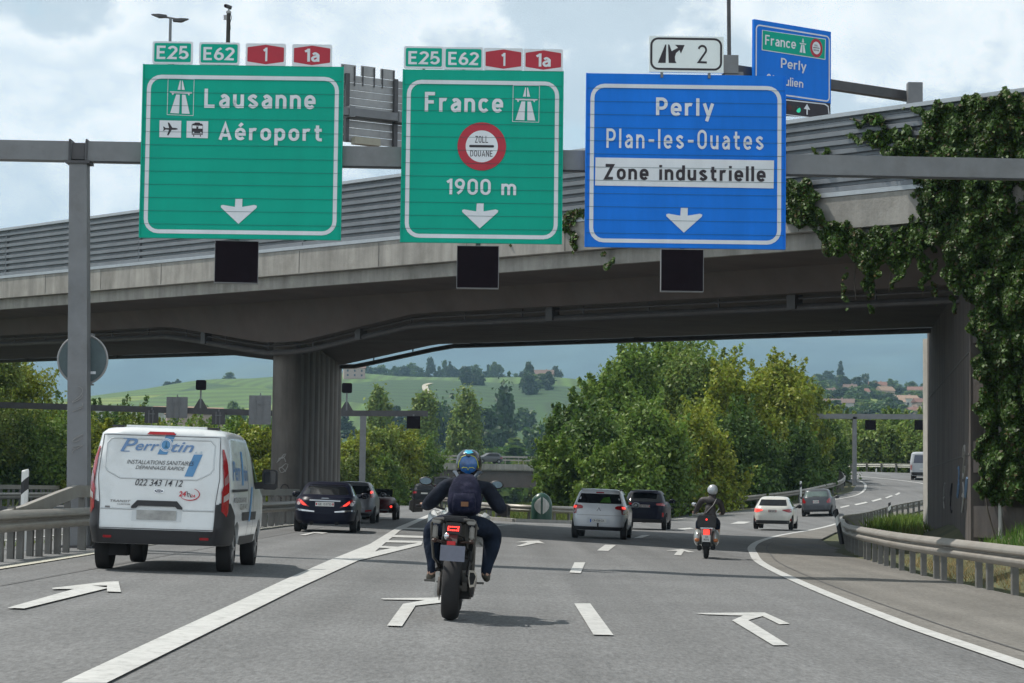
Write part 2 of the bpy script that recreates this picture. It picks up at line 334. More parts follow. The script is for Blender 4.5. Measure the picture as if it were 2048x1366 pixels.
# ground sheet
xs = np.unique(np.concatenate([np.arange(-70, 70.1, 2), np.geomspace(74, 9000, 34), -np.geomspace(74, 9000, 34)]))
ys = np.unique(np.concatenate([np.arange(-40, 300.1, 2.5), np.geomspace(305, 9500, 40), -np.geomspace(45, 600, 8)]))
XX, YY = np.meshgrid(xs, ys); ZZ = g(XX, YY) - .06
nx, ny = len(xs), len(ys)
mb = MB(); mb.v = list(map(tuple, np.stack([XX, YY, ZZ], -1).reshape(-1, 3)))
mb.f = [(j*nx+i, j*nx+i+1, (j+1)*nx+i+1, (j+1)*nx+i) for j in range(ny-1) for i in range(nx-1)]; mb.m = [0]*len(mb.f)
tag(mb.build('ground', GRASS, smooth=True, angle=180), kind='structure')
def inpoly(x, y, P):
    c = False; n = len(P); j = n-1
    for i in range(n):
        if (P[i][1] > y) != (P[j][1] > y) and x < (P[j][0]-P[i][0])*(y-P[i][1])/(P[j][1]-P[i][1])+P[i][0]: c = not c
        j = i
    return c
def sheet(name, P, m, dz, step=3.0, kind='structure'):
    Q = []
    for i, p in enumerate(P):
        q = P[(i+1) % len(P)]; n = max(1, int(math.dist(p, q)/step))
        Q += [Vector((p[0]+(q[0]-p[0])*k/n, p[1]+(q[1]-p[1])*k/n)) for k in range(n)]
    nb = len(Q); x0, x1 = min(p[0] for p in P), max(p[0] for p in P); y0, y1 = min(p[1] for p in P), max(p[1] for p in P)
    pts = list(Q)
    for x in np.arange(x0+.7, x1, step):
        for y in np.arange(y0+.7, y1, step):
            if inpoly(x, y, P) and min((Vector((x, y))-q).length_squared for q in Q) > (step*.35)**2: pts.append(Vector((x, y)))
    V, E, Fc, *_ = delaunay_2d_cdt(pts, [(i, (i+1) % nb) for i in range(nb)], [], 1, 1e-5)
    mb = MB(); mb.add([(v.x, v.y, gz(v.x, v.y)+dz) for v in V], [tuple(f) for f in Fc])
    o = mb.build(name, m, smooth=True, angle=180); 
    if o.data.polygons and sum(p.normal.z for p in o.data.polygons) < 0: o.data.flip_normals()
    return tag(o, kind=kind)
EDGE = [(4.42, -15), (4.42, 18.4), (4.5, 26), (4.85, 36), (5.4, 46), (6.15, 54), (6.9, 61), (8.2, 70), (10.2, 81), (12.6, 92), (15.1, 102.5), (17.6, 111.6), (21.7, 122.5), (25.8, 132.4)]
RIGHT = [(27.2, 131.3), (23, 121.2), (18.8, 110.3), (13.8, 90.8), (10.9, 75), (9.7, 65), (9.25, 58), (8.4, 48), (7.95, 42), (7.8, 33), (7.75, 20), (7.8, -15)]
PAVE = [(-26, -15), (-26, 100), (-30, 140), (-42, 175), (-62, 198), (-62, 214), (-40, 203), (-22, 194), (-11.6, 183), (-7.2, 170), (-3.4, 148), (-1.8, 120), (-1.0, 99), (.2, 96.5), (2.7, 98), (5, 104), (10.5, 128), (13.2, 130), (15.2, 133), (18.3, 135), (20.5, 138.5), (23, 144), (24.6, 152), (25.2, 163), (22, 176), (12, 190), (0, 200), (0, 212), (14, 206), (24, 196), (30.5, 186), (36.5, 172), (38, 155), (34, 141)] + RIGHT
sheet('road', PAVE, ASPH, 0.0)
SHO = [(x, y) for x, y in EDGE] + [(x-.02, y) for x, y in RIGHT]
sheet('shoulder', SHO, ASPH2, .006, 2.0)
def strip(name, pts, wd, m=PAINT, dz=.014, step=1.0):
    P = curve_pts([(p[0], p[1], 0) for p in pts], step) if len(pts) > 2 else [Vector((pts[0][0]+(pts[1][0]-pts[0][0])*k/8, pts[0][1]+(pts[1][1]-pts[0][1])*k/8, 0)) for k in range(9)]
    mb = MB(); n = len(P); vs = []
    for i, p in enumerate(P):
        d = (P[min(i+1, n-1)]-P[max(i-1, 0)]).normalized(); s = Vector((d.y, -d.x, 0)); ww = wd[0]+(wd[1]-wd[0])*i/(n-1) if isinstance(wd, tuple) else wd
        for k in (-.5, .5):
            q = p+s*ww*k; vs.append((q.x, q.y, gz(q.x, q.y)+dz))
    mb.add(vs, [(2*i, 2*i+1, 2*i+3, 2*i+2) for i in range(n-1)])
    o = mb.build(name, m)
    if o.data.polygons[0].normal.z < 0: o.data.flip_normals()
    return tag(o, kind='structure')
def gpoly(name, polys, m=PAINT, dz=.014):
    """marking whose corners were surveyed from the photograph, laid on the road"""
    mb = MB()
    for pl in polys:
        P = [gr(*p) for p in pl]; pts = []
        for i, p in enumerate(P):
            q = P[(i+1) % len(P)]; n = max(1, int((q-p).length/1.5)); pts += [Vector((p.x+(q.x-p.x)*k/n, p.y+(q.y-p.y)*k/n)) for k in range(n)]
        V, E, Fc, *_ = delaunay_2d_cdt(pts, [(i, (i+1) % len(pts)) for i in range(len(pts))], [], 1, 1e-6)
        mb.add([(v.x, v.y, gz(v.x, v.y)+dz) for v in V], [tuple(f) for f in Fc])
    o = mb.build(name, m)
    for p in o.data.polygons:
        if p.normal.z < 0: p.flip()
    return tag(o, kind='structure')
A7 = lambda L_: [(x/2, 1000+y/2) for x, y in L_]
A8 = lambda L_: [(1024+x/2, 1000+y/2) for x, y in L_]
strip('edge_line', EDGE, (.20, .22))
TAR = mat('tar_seam', (.075, .074, .074), rough=.7, var=.3, scale=2)
strip('tar_seam', [(x+.42, y) for x, y in EDGE[:9]], .035, TAR, .012)
strip('tar_seam', [(-5.9, -10), (-5.95, 30), (-5.9, 70), (-6.1, 110)], .03, TAR, .010)
strip('edge_line', [(-7.0, 8), (-7.1, 30), (-7.25, 42), (-7.2, 60), (-7.0, 75), (-7.0, 95), (-7.6, 115), (-9.5, 140), (-14, 162), (-26, 180)], .2, PAINTY)
# wide solid line, gore and hatching
gpoly('lane_line', [A7([(245, 740), (425, 740), (700, 602), (940, 482), (1180, 362), (1430, 246), (1685, 182), (1690, 170), (1500, 208), (1600, 124), (1760, 48), (1745, 46), (1590, 110), (1480, 178), (1330, 238), (1130, 326), (940, 416), (660, 545)])])
gpoly('road_hatching', [A7([(1606, 112), (1700, 114), (1700, 121), (1596, 118)]), A7([(1580, 142), (1700, 146), (1700, 154), (1562, 150)]), A7([(1550, 163), (1690, 166), (1686, 174), (1532, 171)]), A7([(1505, 184), (1600, 190), (1590, 197), (1492, 192)])])
gpoly('lane_arrow', [A7([(30, 437), (97, 440), (436, 356), (352, 345)]), A7([(207, 357), (213, 361), (330, 361), (365, 347), (428, 347), (428, 371), (484, 373), (474, 330), (424, 332)])], dz=.016)
gpoly('lane_arrow', [A7([(1522, 398), (1535, 402), (1700, 405), (1612, 420), (1548, 508), (1608, 510), (1662, 427), (1850, 405), (1850, 393)])])
gpoly('lane_arrow', [A8([(735, 457), (775, 462), (925, 467), (880, 486), (1045, 587), (1106, 586), (945, 485), (1002, 469), (1070, 502), (1111, 500), (1010, 454)])])
gpoly('lane_arrow', [A8([(12, 171), (60, 165), (106, 164), (132, 176), (98, 174), (40, 187), (15, 187), (62, 172)])])
gpoly('lane_arrow', [A8([(615, 204), (680, 198), (732, 211), (706, 211), (688, 206), (676, 224), (648, 222), (662, 206)])])
gpoly('lane_arrow', [A7([(1197, 142), (1262, 128), (1312, 133), (1290, 137), (1258, 134), (1222, 143)])])
for q in ([(249, 418), (313, 418), (406, 546), (326, 544)], [(250, 252), (293, 252), (275, 296), (230, 293)], [(372, 181), (416, 182), (385, 206), (340, 204)], [(520, 142), (554, 141), (520, 153), (485, 155)], [(905, 87), (956, 88), (928, 96), (872, 96)], [(660, 116), (712, 112), (728, 116), (676, 121)]):
    gpoly('lane_dash', [A8(q)])
Z6 = lambda L_: [(1600+x/4.018, 880+y/4.018) for x, y in L_]
for q in ([(320, 540), (390, 525), (402, 532), (330, 548)], [(435, 518), (530, 498), (545, 506), (450, 527)], [(572, 490), (645, 470), (660, 477), (588, 498)], [(683, 465), (735, 445), (748, 452), (698, 471)], [(762, 440), (795, 422), (808, 428), (778, 446)]):
    gpoly('lane_dash', [Z6(q)])
strip('lane_line', [(29.0, 145.5), (29.8, 150), (29.7, 156), (28.2, 163), (25.5, 171), (20, 180)], .25)
strip('edge_line', [(-.6, 82), (.5, 90), (3.2, 96.5), (7, 110), (11.2, 126), (14, 129), (19, 134), (22.3, 139), (24.2, 146), (25.6, 155), (25.8, 163)], .18)
strip('edge_line', [(-4.2, 128), (-4.6, 140), (-7, 160), (-12, 176), (-24, 189)], .2)
strip('edge_line', [(-10.2, -10), (-10.4, 60), (-11, 110)], .2)
strip('lane_line', [(-13.8, -10), (-14, 60), (-15, 110)], .15)
# kerb round the nose of the gore
KERB = mat('kerb_concrete', (.33, .32, .30), rough=.8, var=.15, scale=3, bump=.3)
mb = MB(); kp = [(-1.6, 112), (-1.3, 104), (-.95, 99), (.2, 96.4), (2.7, 97.9), (4.9, 103.6), (7, 112)]
for a, b in zip(kp[:-1], kp[1:]): mb.beam((a[0], a[1], gz(*a)+.05), (b[0], b[1], gz(*b)+.05), .22, .2)
tag(mb.build('kerb', KERB), kind='structure')

# ================================================================== HILLS AND MOUNTAIN
def crest(X):
    u = X/1500.0; px = 1024+u*F
    cy = np.interp(px, [-600, 0, 110, 250, 400, 540, 700, 800, 1000, 1100, 1300, 1500, 1600, 1700, 1780, 1850, 2000, 2600], [850, 812, 802, 783, 765, 753, 747, 753, 757, 760, 775, 780, 778, 781, 789, 797, 805, 840])
    return (985+.0122*(px-1024)-cy)/F*1500+CAMZ
def hz(X, Y):
    n = 2.2*np.sin(X/37+1)*np.sin(Y/90) + 1.3*np.sin(X/17+Y/53)
    gg = g(X, Y)+.1
    return gg + (crest(X*1500/np.maximum(Y, 900))-gg)*ss(600, 1560, Y)**1.1 - 45*ss(1540, 2300, Y) + n*ss(760, 1000, Y)*(1-ss(1350, 1500, Y))*.8
hx = np.arange(-1000, 1000.1, 14); hy = np.concatenate([np.arange(500, 1620, 12), np.arange(1640, 2400, 60)])
HX, HY = np.meshgrid(hx, hy); HZ = hz(HX, HY)
mb = MB(); nx = len(hx); mb.v = list(map(tuple, np.stack([HX, HY, HZ], -1).reshape(-1, 3)))
mb.f = [(j*nx+i, j*nx+i+1, (j+1)*nx+i+1, (j+1)*nx+i) for j in range(len(hy)-1) for i in range(nx-1)]; mb.m = [0]*len(mb.f)
def vineyard():
    m = bpy.data.materials.new('vineyard_rows'); m.use_nodes = True; t = m.node_tree; n = t.nodes; l = t.links.new; b = n['Principled BSDF']; b.inputs['Roughness'].default_value = .9
    tcn = n.new('ShaderNodeTexCoord'); mp = n.new('ShaderNodeMapping'); mp.inputs['Scale'].default_value = (.0052, .0030, 0); mp.inputs['Rotation'].default_value = (0, 0, .35); l(tcn.outputs['Object'], mp.inputs[0])
    vo = n.new('ShaderNodeTexVoronoi'); vo.inputs['Scale'].default_value = 1.35; vo.inputs['Randomness'].default_value = .8; l(mp.outputs[0], vo.inputs['Vector'])
    r = n.new('ShaderNodeValToRGB'); sx = n.new('ShaderNodeSeparateXYZ'); l(vo.outputs['Color'], sx.inputs[0]); l(sx.outputs[0], r.inputs[0])
    e = r.color_ramp.elements; r.color_ramp.interpolation = 'CONSTANT'; e[0].position = 0; e[0].color = (.018, .055, .006, 1); e[1].position = .3; e[1].color = (.055, .110, .012, 1)
    k = e.new(.55); k.color = (.125, .170, .018, 1); k = e.new(.8); k.color = (.030, .078, .008, 1)
    wv = n.new('ShaderNodeTexWave'); wv.inputs['Scale'].default_value = .045; wv.inputs['Distortion'].default_value = .6; wv.inputs['Detail'].default_value = 2; wv.bands_direction = 'DIAGONAL'; l(tcn.outputs['Object'], wv.inputs['Vector'])
    nz = n.new('ShaderNodeTexNoise'); nz.inputs['Scale'].default_value = .06; nz.inputs['Detail'].default_value = 7; l(tcn.outputs['Object'], nz.inputs['Vector'])
    wv.bands_direction = 'X'; wv.inputs['Scale'].default_value = .034
    w2 = n.new('ShaderNodeTexWave'); w2.inputs['Scale'].default_value = .02; w2.inputs['Distortion'].default_value = .4; w2.bands_direction = 'DIAGONAL'; l(tcn.outputs['Object'], w2.inputs['Vector'])
    gt = n.new('ShaderNodeMath'); gt.operation = 'GREATER_THAN'; gt.inputs[1].default_value = .45; l(sx.outputs[1], gt.inputs[0])
    mw = n.new('ShaderNodeMix'); l(gt.outputs[0], mw.inputs[0]); l(wv.outputs[0], mw.inputs[2]); l(w2.outputs[0], mw.inputs[3])
    a = n.new('ShaderNodeMath'); a.operation = 'MULTIPLY_ADD'; a.inputs[1].default_value = .55; a.inputs[2].default_value = .42; l(mw.outputs[0], a.inputs[0])
    a2 = n.new('ShaderNodeMath'); a2.operation = 'MULTIPLY_ADD'; a2.inputs[1].default_value = .7; l(nz.outputs[0], a2.inputs[0]); l(a.outputs[0], a2.inputs[2])
    v = n.new('ShaderNodeVectorMath'); v.operation = 'SCALE'; l(r.outputs[0], v.inputs[0]); l(a2.outputs[0], v.inputs['Scale']); l(v.outputs[0], b.inputs['Base Color']); return m
tag(mb.build('hills', vineyard(), smooth=True, angle=180), kind='structure')
def onhill(px, py):
    d = ray(px, py)
    for Y in np.arange(720, 1640, 4):
        p = CAM+d*(Y/d.y)
        if p.z <= float(hz(p.x, p.y)): return p
    p = CAM+d*(1560/d.y); p.z = float(hz(p.x, p.y)); return p
mb = MB(); pth = curve_pts([onhill(*p) for p in ((862, 768), (852, 771), (850, 777), (855, 788), (863, 798))], 6)
vs = []
for p in pth:
    for k in (-1.7, 1.7): vs.append((p.x+k, p.y, float(hz(p.x+k, p.y))+.5))
mb.add(vs, [(2*i, 2*i+1, 2*i+3, 2*i+2) for i in range(len(pth)-1)])
tag(mb.build('path', mat('gravel_path', (.42, .38, .31), rough=.9)), kind='structure')
# mountain range behind
mx_ = np.linspace(-4200, 4200, 150); my_ = np.linspace(4300, 8200, 60); MX, MY = np.meshgrid(mx_, my_)
base = 610+60*np.sin(MX/900+.6)+30*np.sin(MX/370+2)+14*np.sin(MX/170)
rid = np.abs(np.sin(MX/520+MY/900))*.5+np.abs(np.sin(MX/250-MY/600+1))*.3
MZ = base*ss(4300, 7000, MY)*(.86+.2*rid) - 60 + 12*np.sin(MX/90)*np.sin(MY/120)
mb = MB(); nx = len(mx_); mb.v = list(map(tuple, np.stack([MX, MY, MZ], -1).reshape(-1, 3)))
mb.f = [(j*nx+i, j*nx+i+1, (j+1)*nx+i+1, (j+1)*nx+i) for j in range(len(my_)-1) for i in range(nx-1)]; mb.m = [0]*len(mb.f)
MTN = mat('mountain_forest', (.05, .09, .085), rough=.95, var=.5, scale=.004, dirt=((.10, .13, .05), .0022, .7))
tag(mb.build('mountain', MTN, smooth=True, angle=180), kind='structure')

# ================================================================== OVERPASS
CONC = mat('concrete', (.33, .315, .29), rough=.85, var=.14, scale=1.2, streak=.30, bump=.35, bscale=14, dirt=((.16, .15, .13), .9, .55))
CONCD = mat('concrete_shaded', (.098, .078, .070), rough=.9, var=.18, scale=.8, bump=.3, bscale=10, dirt=((.09, .085, .08), .6, .7))  # shade under the deck is put into this darker, warmer concrete
PIPE = mat('dark_pipe', (.06, .055, .055), rough=.5, var=.2)
K = 1.2; TV = Vector((1, -K, 0)).normalized(); NV = Vector((K, 1, 0)).normalized(); BO = Vector((0, 60, 0))
def B(s, w_, z): p = BO+TV*s+NV*w_; return Vector((p.x, p.y, z))
def T(s): return 8.764-.0243*s
def haunch(s, w_):
    x = B(s, w_, 0).x; return .75*max(0, min(1, 1-(abs(x+8.05)-.7)/4.2))
S0, S1 = -120, 34
ov = empty('overpass', B(0, 0, 0), label='long concrete motorway overpass crossing over the road on a slant behind the sign gantry', cat='overpass')
def bput(mb, name, m, **k):
    o = mb.build(name, m, ov, **k); o.location = -ov.location; return o
ss_ = list(np.unique(np.concatenate([np.arange(S0, S1+.1, 2.0), np.arange(-45, 5, .7)])))
mb = MB(); rings = []
for s in ss_:
    t = T(s)
    prof = [(.12, t-.1), (.12, t-.78), (.27, t-.80), (.27, t-1.2), (2.6, t-1.30), (2.95, None), (15.5, None), (15.85, t-1.30), (16.3, t-1.2), (16.5, t-.1)]
    rings.append([B(s, a, (t-1.95-haunch(s, a)) if b is None else b) for a, b in prof])
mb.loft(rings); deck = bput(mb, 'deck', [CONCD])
mb = MB(); rings = []
for s in ss_:
    t = T(s); rings.append([B(s, a, b) for a, b in [(-.16, t-.03), (-.16, t-.80), (.118, t-.80), (.118, t-.03)]])
mb.loft(rings); bput(mb, 'edge_beam', CONC)
mb = MB(); rings = []
for s in ss_:
    t = T(s); rings.append([B(s, a, b) for a, b in [(.10, t-.81), (.262, t-.81), (.262, t-1.21), (.10, t-1.21)]])
mb.loft(rings); bput(mb, 'cornice', CONC)
mb = MB(); rings = []
for s in ss_:
    t = T(s); rings.append([B(s, a, b) for a, b in [(16.52, t), (16.52, t-.80), (16.8, t-.80), (16.8, t)]])
mb.loft(rings); bput(mb, 'edge_beam', CONC)
# joints in the edge beam
for s in np.arange(-75, 20, 4.3):
    t = T(s); mb = MB(); mb.box(B(s, -.162, t-.42), (.02, .012, .72), rz=math.atan2(TV.y, TV.x)); bput(mb, 'joint', mat('joint_dark', (.10, .095, .09), rough=.9))
# pier: a row of round columns grown together under a crosshead
PIER = mat('pier_concrete', (.165, .148, .134), rough=.85, var=.12, scale=1.0, streak=.35, bump=.3, bscale=16, dirt=((.10, .095, .09), .8, .6))  # pier colour darkened so that it carries the under-bridge shade
mb = MB(); px_ = -8.05
for k in range(9):
    y = 76.5+k*2.25; zt = T((B(0, 0, 0)-BO).x + (Vector((px_, y, 0))-BO).dot(TV))-2.6
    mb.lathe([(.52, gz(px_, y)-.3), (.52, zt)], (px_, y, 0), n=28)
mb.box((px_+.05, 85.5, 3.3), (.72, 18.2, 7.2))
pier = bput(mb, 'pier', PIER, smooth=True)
def scribble(o_, pts, m_, name='graffiti', r_=.018):
    mb = MB(); mb.tube(curve_pts(pts, .08), r_, 5); return bput(mb, name, m_, smooth=True)
CH1 = mat('chalk_grey', (.34, .33, .32), rough=.9, var=.1); CH2 = mat('spray_dark', (.035, .03, .035), rough=.9); CH3 = mat('spray_blue', (.12, .19, .30), rough=.9); 
for k, (dx, z0, m_) in enumerate(((-.1, 2.3, CH1), (-.02, 1.95, CH1), (.05, 1.2, CH2), (0, .75, CH2))):
    scribble(None, [(px_+dx+.16*math.cos(t*1.7+k), 76.5-math.sqrt(max(.02, .52**2-(dx+.16*math.cos(t*1.7+k))**2))-.012, z0+.05*t+.14*math.sin(t*2.3)) for t in np.linspace(0, 5, 9)], m_)
mb = MB(); mb.tube([(px_+.42, 75.85, 8.1), (px_+.42, 75.85, 7.0), (px_+.35, 75.9, 6.6), (px_+.6, 76.3, 6.2)], .07); bput(mb, 'drain_pipe', PIPE, smooth=True)
# service pipes on hangers under both edges
for wv_ in (3.4, 16.2):
    mb = MB(); P = []; Q = []
    for s in np.arange(-110, 17.5, 1.4):
        zz = T(s)-(1.95+haunch(s, wv_) if wv_ < 10 else 1.80+haunch(s, 15.5))
        zz += .15*(wv_ > 10); P.append(B(s, wv_, zz-.34)); Q.append(B(s, wv_, zz-.10))
    mb.tube(P, .10, 8); mb.tube(Q, .035, 6)
    for p, q in zip(P[::2], Q[::2]): mb.tube([p, q+Vector((0, 0, .55))], .03, 5)
    for p, q in zip(P[::7], Q[::7]): mb.box((p+q)/2+Vector((0, 0, .05)), (.3, .3, .45), rz=-.87)
    bput(mb, 'service_pipe', PIPE, smooth=True)
# abutment
AB = mat('abutment_concrete', (.10, .083, .074), rough=.85, var=.15, scale=.9, streak=.45, bump=.3, bscale=12, dirt=((.08, .075, .08), .5, .7))  # colour darkened and browned to hold the shade beneath the bridge
A = Vector((10.25, 47.6, 0)); Bp = Vector((14.05, 72.0, 0)); ad = (Bp-A).normalized(); an = Vector((ad.y, -ad.x, 0))
def tz(p): s = (Vector((p.x, p.y, 0))-BO).dot(TV); return T(s)
mb = MB(); L0 = (Bp-A).length; npan = 9
for k in range(npan):
    a = A+ad*(L0*k/npan+.012); b = A+ad*(L0*(k+1)/npan-.012)
    if k == npan-1: a = A+ad*(L0*k/npan+.012); off = -.0
    za, zb = tz(a)-1.96, tz(b)-1.96
    if k == npan-1: za = zb = tz(b)-1.7
    P = [a, b, b+an*1.0, a+an*1.0]
    mb.add([Vector((p.x, p.y, -1.2)) for p in P]+[Vector((P[0].x, P[0].y, za)), Vector((P[1].x, P[1].y, zb)), Vector((P[2].x, P[2].y, zb)), Vector((P[3].x, P[3].y, za))], [(0, 1, 2, 3), (4, 5, 6, 7), (0, 1, 5, 4), (1, 2, 6, 5), (2, 3, 7, 6), (3, 0, 4, 7)])
mb.box(A+ad*L0*.5+an*.6+Vector((0, 0, 2.6)), (1.0, L0*.98, 7.4), rz=math.atan2(-ad.x, ad.y))
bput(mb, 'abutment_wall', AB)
mb = MB()
for z in (2.3, 4.6): mb.beam(A+ad*.3+Vector((0, 0, z))-an*.003, A+ad*(L0-1)+Vector((0, 0, z))-an*.003, .02, .04)
bput(mb, 'joint', mat('joint_dark', (.05, .05, .05)))
for k, (u, z0, m_) in enumerate(((.06, 1.4, CH3), (.12, 1.1, CH1), (.2, 1.5, CH3), (.1, 2.0, CH1), (.34, 1.2, CH2), (.5, 1.3, CH1))):
    mb = MB(); mb.tube(curve_pts([A+ad*(L0*u+.45*math.cos(t*1.9+k))-an*.006+Vector((0, 0, z0+.3*math.sin(t*1.3+k)+.06*t)) for t in np.linspace(0, 5, 9)], .1), .03, 5); bput(mb, 'graffiti', m_, smooth=True)
# pilaster at the far end: sunlight put into its pale colour and angle
PIL = mat('sunlit_pilaster', (.55, .53, .49), rough=.8, var=.1, streak=.25, dirt=((.12, .30, .34), 1.1, .0))
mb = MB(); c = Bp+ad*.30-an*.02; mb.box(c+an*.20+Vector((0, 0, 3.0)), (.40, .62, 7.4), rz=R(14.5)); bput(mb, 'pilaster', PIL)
# wing wall towards us, of big blocks
mb = MB(); 
for r_ in range(11):
    for k in range(14):
        z0 = -1.0+r_*.72; s0 = k*1.9+(.95 if r_ % 2 else 0)
        a = A+TV*(s0+.01)+an*.05; b = A+TV*(s0+1.88)+an*.05; zt = min(z0+.70, tz(a)-1.3)
        if zt-z0 < .1: continue
        c = (a+b)/2+NV*.25; c.z = (z0+zt)/2; mb.box(c, (1.87, .5, zt-z0), rz=math.atan2(TV.y, TV.x))
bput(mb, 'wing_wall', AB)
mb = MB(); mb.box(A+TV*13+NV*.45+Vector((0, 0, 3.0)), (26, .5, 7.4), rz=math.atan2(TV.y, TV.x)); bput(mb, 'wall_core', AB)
mb = MB(); mb.tube([A+TV*.9-NV*.12+Vector((0, 0, -.3)), A+TV*.9-NV*.12+Vector((0, 0, 5.8))], .045); bput(mb, 'drain_pipe', mat('grey_pipe', (.45, .44, .42)), smooth=True)

# ---- noise barrier: corrugated metal cassettes
NB = mat('barrier_metal', (.20, .215, .235), rough=.5, metal=.25, var=.10, scale=1.5, streak=.12)
NBL = mat('barrier_trim', (.42, .45, .48), rough=.45, metal=.3, var=.08)
nb = empty('noise_barrier', B(0, 0, T(0)), label='grey corrugated metal noise barrier along the near edge of the overpass', cat='noise barrier')
def nput(mb, name, m, **k):
    o = mb.build(name, m, nb, **k); o.location = -nb.location; return o
HB = 1.86
prof = [(0.0, 0.0)]
for k in range(8):
    z = k*HB/8; h = HB/8; prof += [(-.07, z+.05*h), (-.07, z+.50*h), (0.02, z+.68*h), (0.02, z+.98*h)]
prof += [(.02, HB), (.12, HB), (.12, 0)]
PS = 5.2
k = 0
for s in np.arange(-104, 33, PS):
    mb = MB(); rings = [[B(q, -.02+a*1.2, T(q)+.10+z*.965) for a, z in prof] for q in (s+.02, s+PS-.02)]
    mb.loft(rings); nput(mb, 'panel', NB)
    mb = MB(); mb.box(B(s, -.05, T(s)+HB/2+.02), (.03, .09, HB*.95), rz=math.atan2(TV.y, TV.x)); nput(mb, 'joint_strip', NB)
def rail_along(a0, a1, z0, z1, name, m, sa=-104, sb=33):
    mb = MB(); rings = []
    for q in np.arange(sa, sb+1, 4.0): rings.append([B(q, a, T(q)+z) for a, z in [(a0, z0), (a0, z1), (a1, z1), (a1, z0)]])
    mb.loft(rings); nput(mb, name, m)
rail_along(-.14, .16, HB+.035, HB+.13, 'top_cap', NBL)
rail_along(-.19, .17, -.02, .09, 'base_ledge', NBL)
# ================================================================== GANTRY AND SIGNS
STEEL = mat('galvanised_steel', (.20, .205, .215), rough=.55, metal=.35, var=.12, scale=2.2, bump=.15, bscale=8, dirt=((.12, .11, .10), 1.3, .4))
STEELD = mat('dark_steel', (.075, .073, .078), rough=.5, metal=.3, var=.15)
ALU = mat('bare_aluminium', (.34, .34, .34), rough=.5, metal=.4, var=.10, streak=.15)
SGREEN = mat('sign_green', (.002, .41, .29), spec=.15, rough=.5, var=.05, scale=.9, streak=.07)
SBLUE = mat('sign_blue', (.010, .20, .80), spec=.15, rough=.5, var=.06, scale=.9, streak=.10)
SWHITE = mat('sign_white', (.76, .79, .84), rough=.5, var=.05, scale=1.5, streak=.08)
SRED = mat('sign_red', (.46, .012, .035), rough=.45, var=.06)
SBLACK = mat('sign_black', (.02, .012, .02), rough=.5, var=.1)
SEAM = mat('seam_dark', (.02, .09, .10), rough=.8, var=0)
BLK = mat('matte_black', (.010, .006, .009), rough=.8, var=.2, spec=.08)
class Panel:
    def __init__(s, pl, pr, name, label, cat, group=None):
        """pl, pr: (px, py, Y) of the lower left and lower right corner"""
        a, b = at(*pl), at(*pr); s.o = a; s.x = Vector((b.x-a.x, b.y-a.y, 0)).normalized(); s.n = Vector((s.x.y, -s.x.x, 0))
        s.e = empty(name, a, math.atan2(s.x.y, s.x.x), label, cat, group)
        s.w = (b-a).dot(s.x)
    def loc(s, px, py, y=0):
        d = ray(px, py); o = s.o + s.n*(-y)*1.0 if False else s.o
        t = (o-CAM).dot(s.n)/d.dot(s.n); p = CAM+d*t; q = p-s.o
        return (q.dot(s.x), q.z)
    def box(s, a, b):
        p, q = s.loc(*a), s.loc(*b); return p[0], q[1], q[0], p[1]     # x0,z0,x1,z1 from top-left, bottom-right pixels
    def poly(s, pts): return [s.loc(*p) for p in pts]
def txt_part(P, name, items, m, y=-.016, bold=.0, parent=None, gap=1.0):
    mb = MB()
    for t, a, b in items:
        x0, z0, x1, z1 = P.box(a, b); put_din(mb, t, x0, z0, x1, z1, y=y, wt=1.0+bold*8 if bold < .05 else bold, gap=gap)
    return mb.build(name, m, parent or P.e)
def poly_part(P, name, polys, m, y=-.014, parent=None):
    mb = MB()
    for pl in polys: flat(mb, P.poly(pl), y)
    o = mb.build(name, m, parent or P.e)
    for f in o.data.polygons:
        if f.normal.y > 0: f.flip()
    return o
def sign_body(P, x0, z0, x1, z1, face, n=13, bm_in=.085, bw=.075, rad=.27, top_in=.20):
    mb = MB(); mb.box(((x0+x1)/2, .05, (z0+z1)/2), (x1-x0, .09, z1-z0)); 
    mb.box((x0+.012, -.005, (z0+z1)/2), (.024, .03, z1-z0)); mb.box((x1-.012, -.005, (z0+z1)/2), (.024, .03, z1-z0))
    mb.build('panel', face, P.e)
    mb = MB(); a = (x0+bm_in, z0+bm_in, x1-bm_in, z1-top_in)
    frame_poly(mb, rrect(*a, rad), rrect(a[0]+bw, a[1]+bw, a[2]-bw, a[3]-bw, rad-bw), -.003); mb.build('border', SWHITE, P.e)
    mb = MB(); hgt = (a[3]-z0)
    for k in range(1, n): mb.box(((x0+x1)/2, -.0175, a[3]-.09-(k-1)*(hgt-.1)/(n-1)+.0), (x1-x0-.06, .004, .0055))
    mb.build('seam', SEAM, P.e)
    mb = MB()
    for f in (.22, .78): mb.box((x0+(x1-x0)*f, .14, (z0+z1)/2), (.09, .09, z1-z0-.1))
    for f in (.25, .75): mb.box(((x0+x1)/2, .13, z0+(z1-z0)*f), (x1-x0-.2, .06, .08))
    mb.build('back_frame', STEEL, P.e)
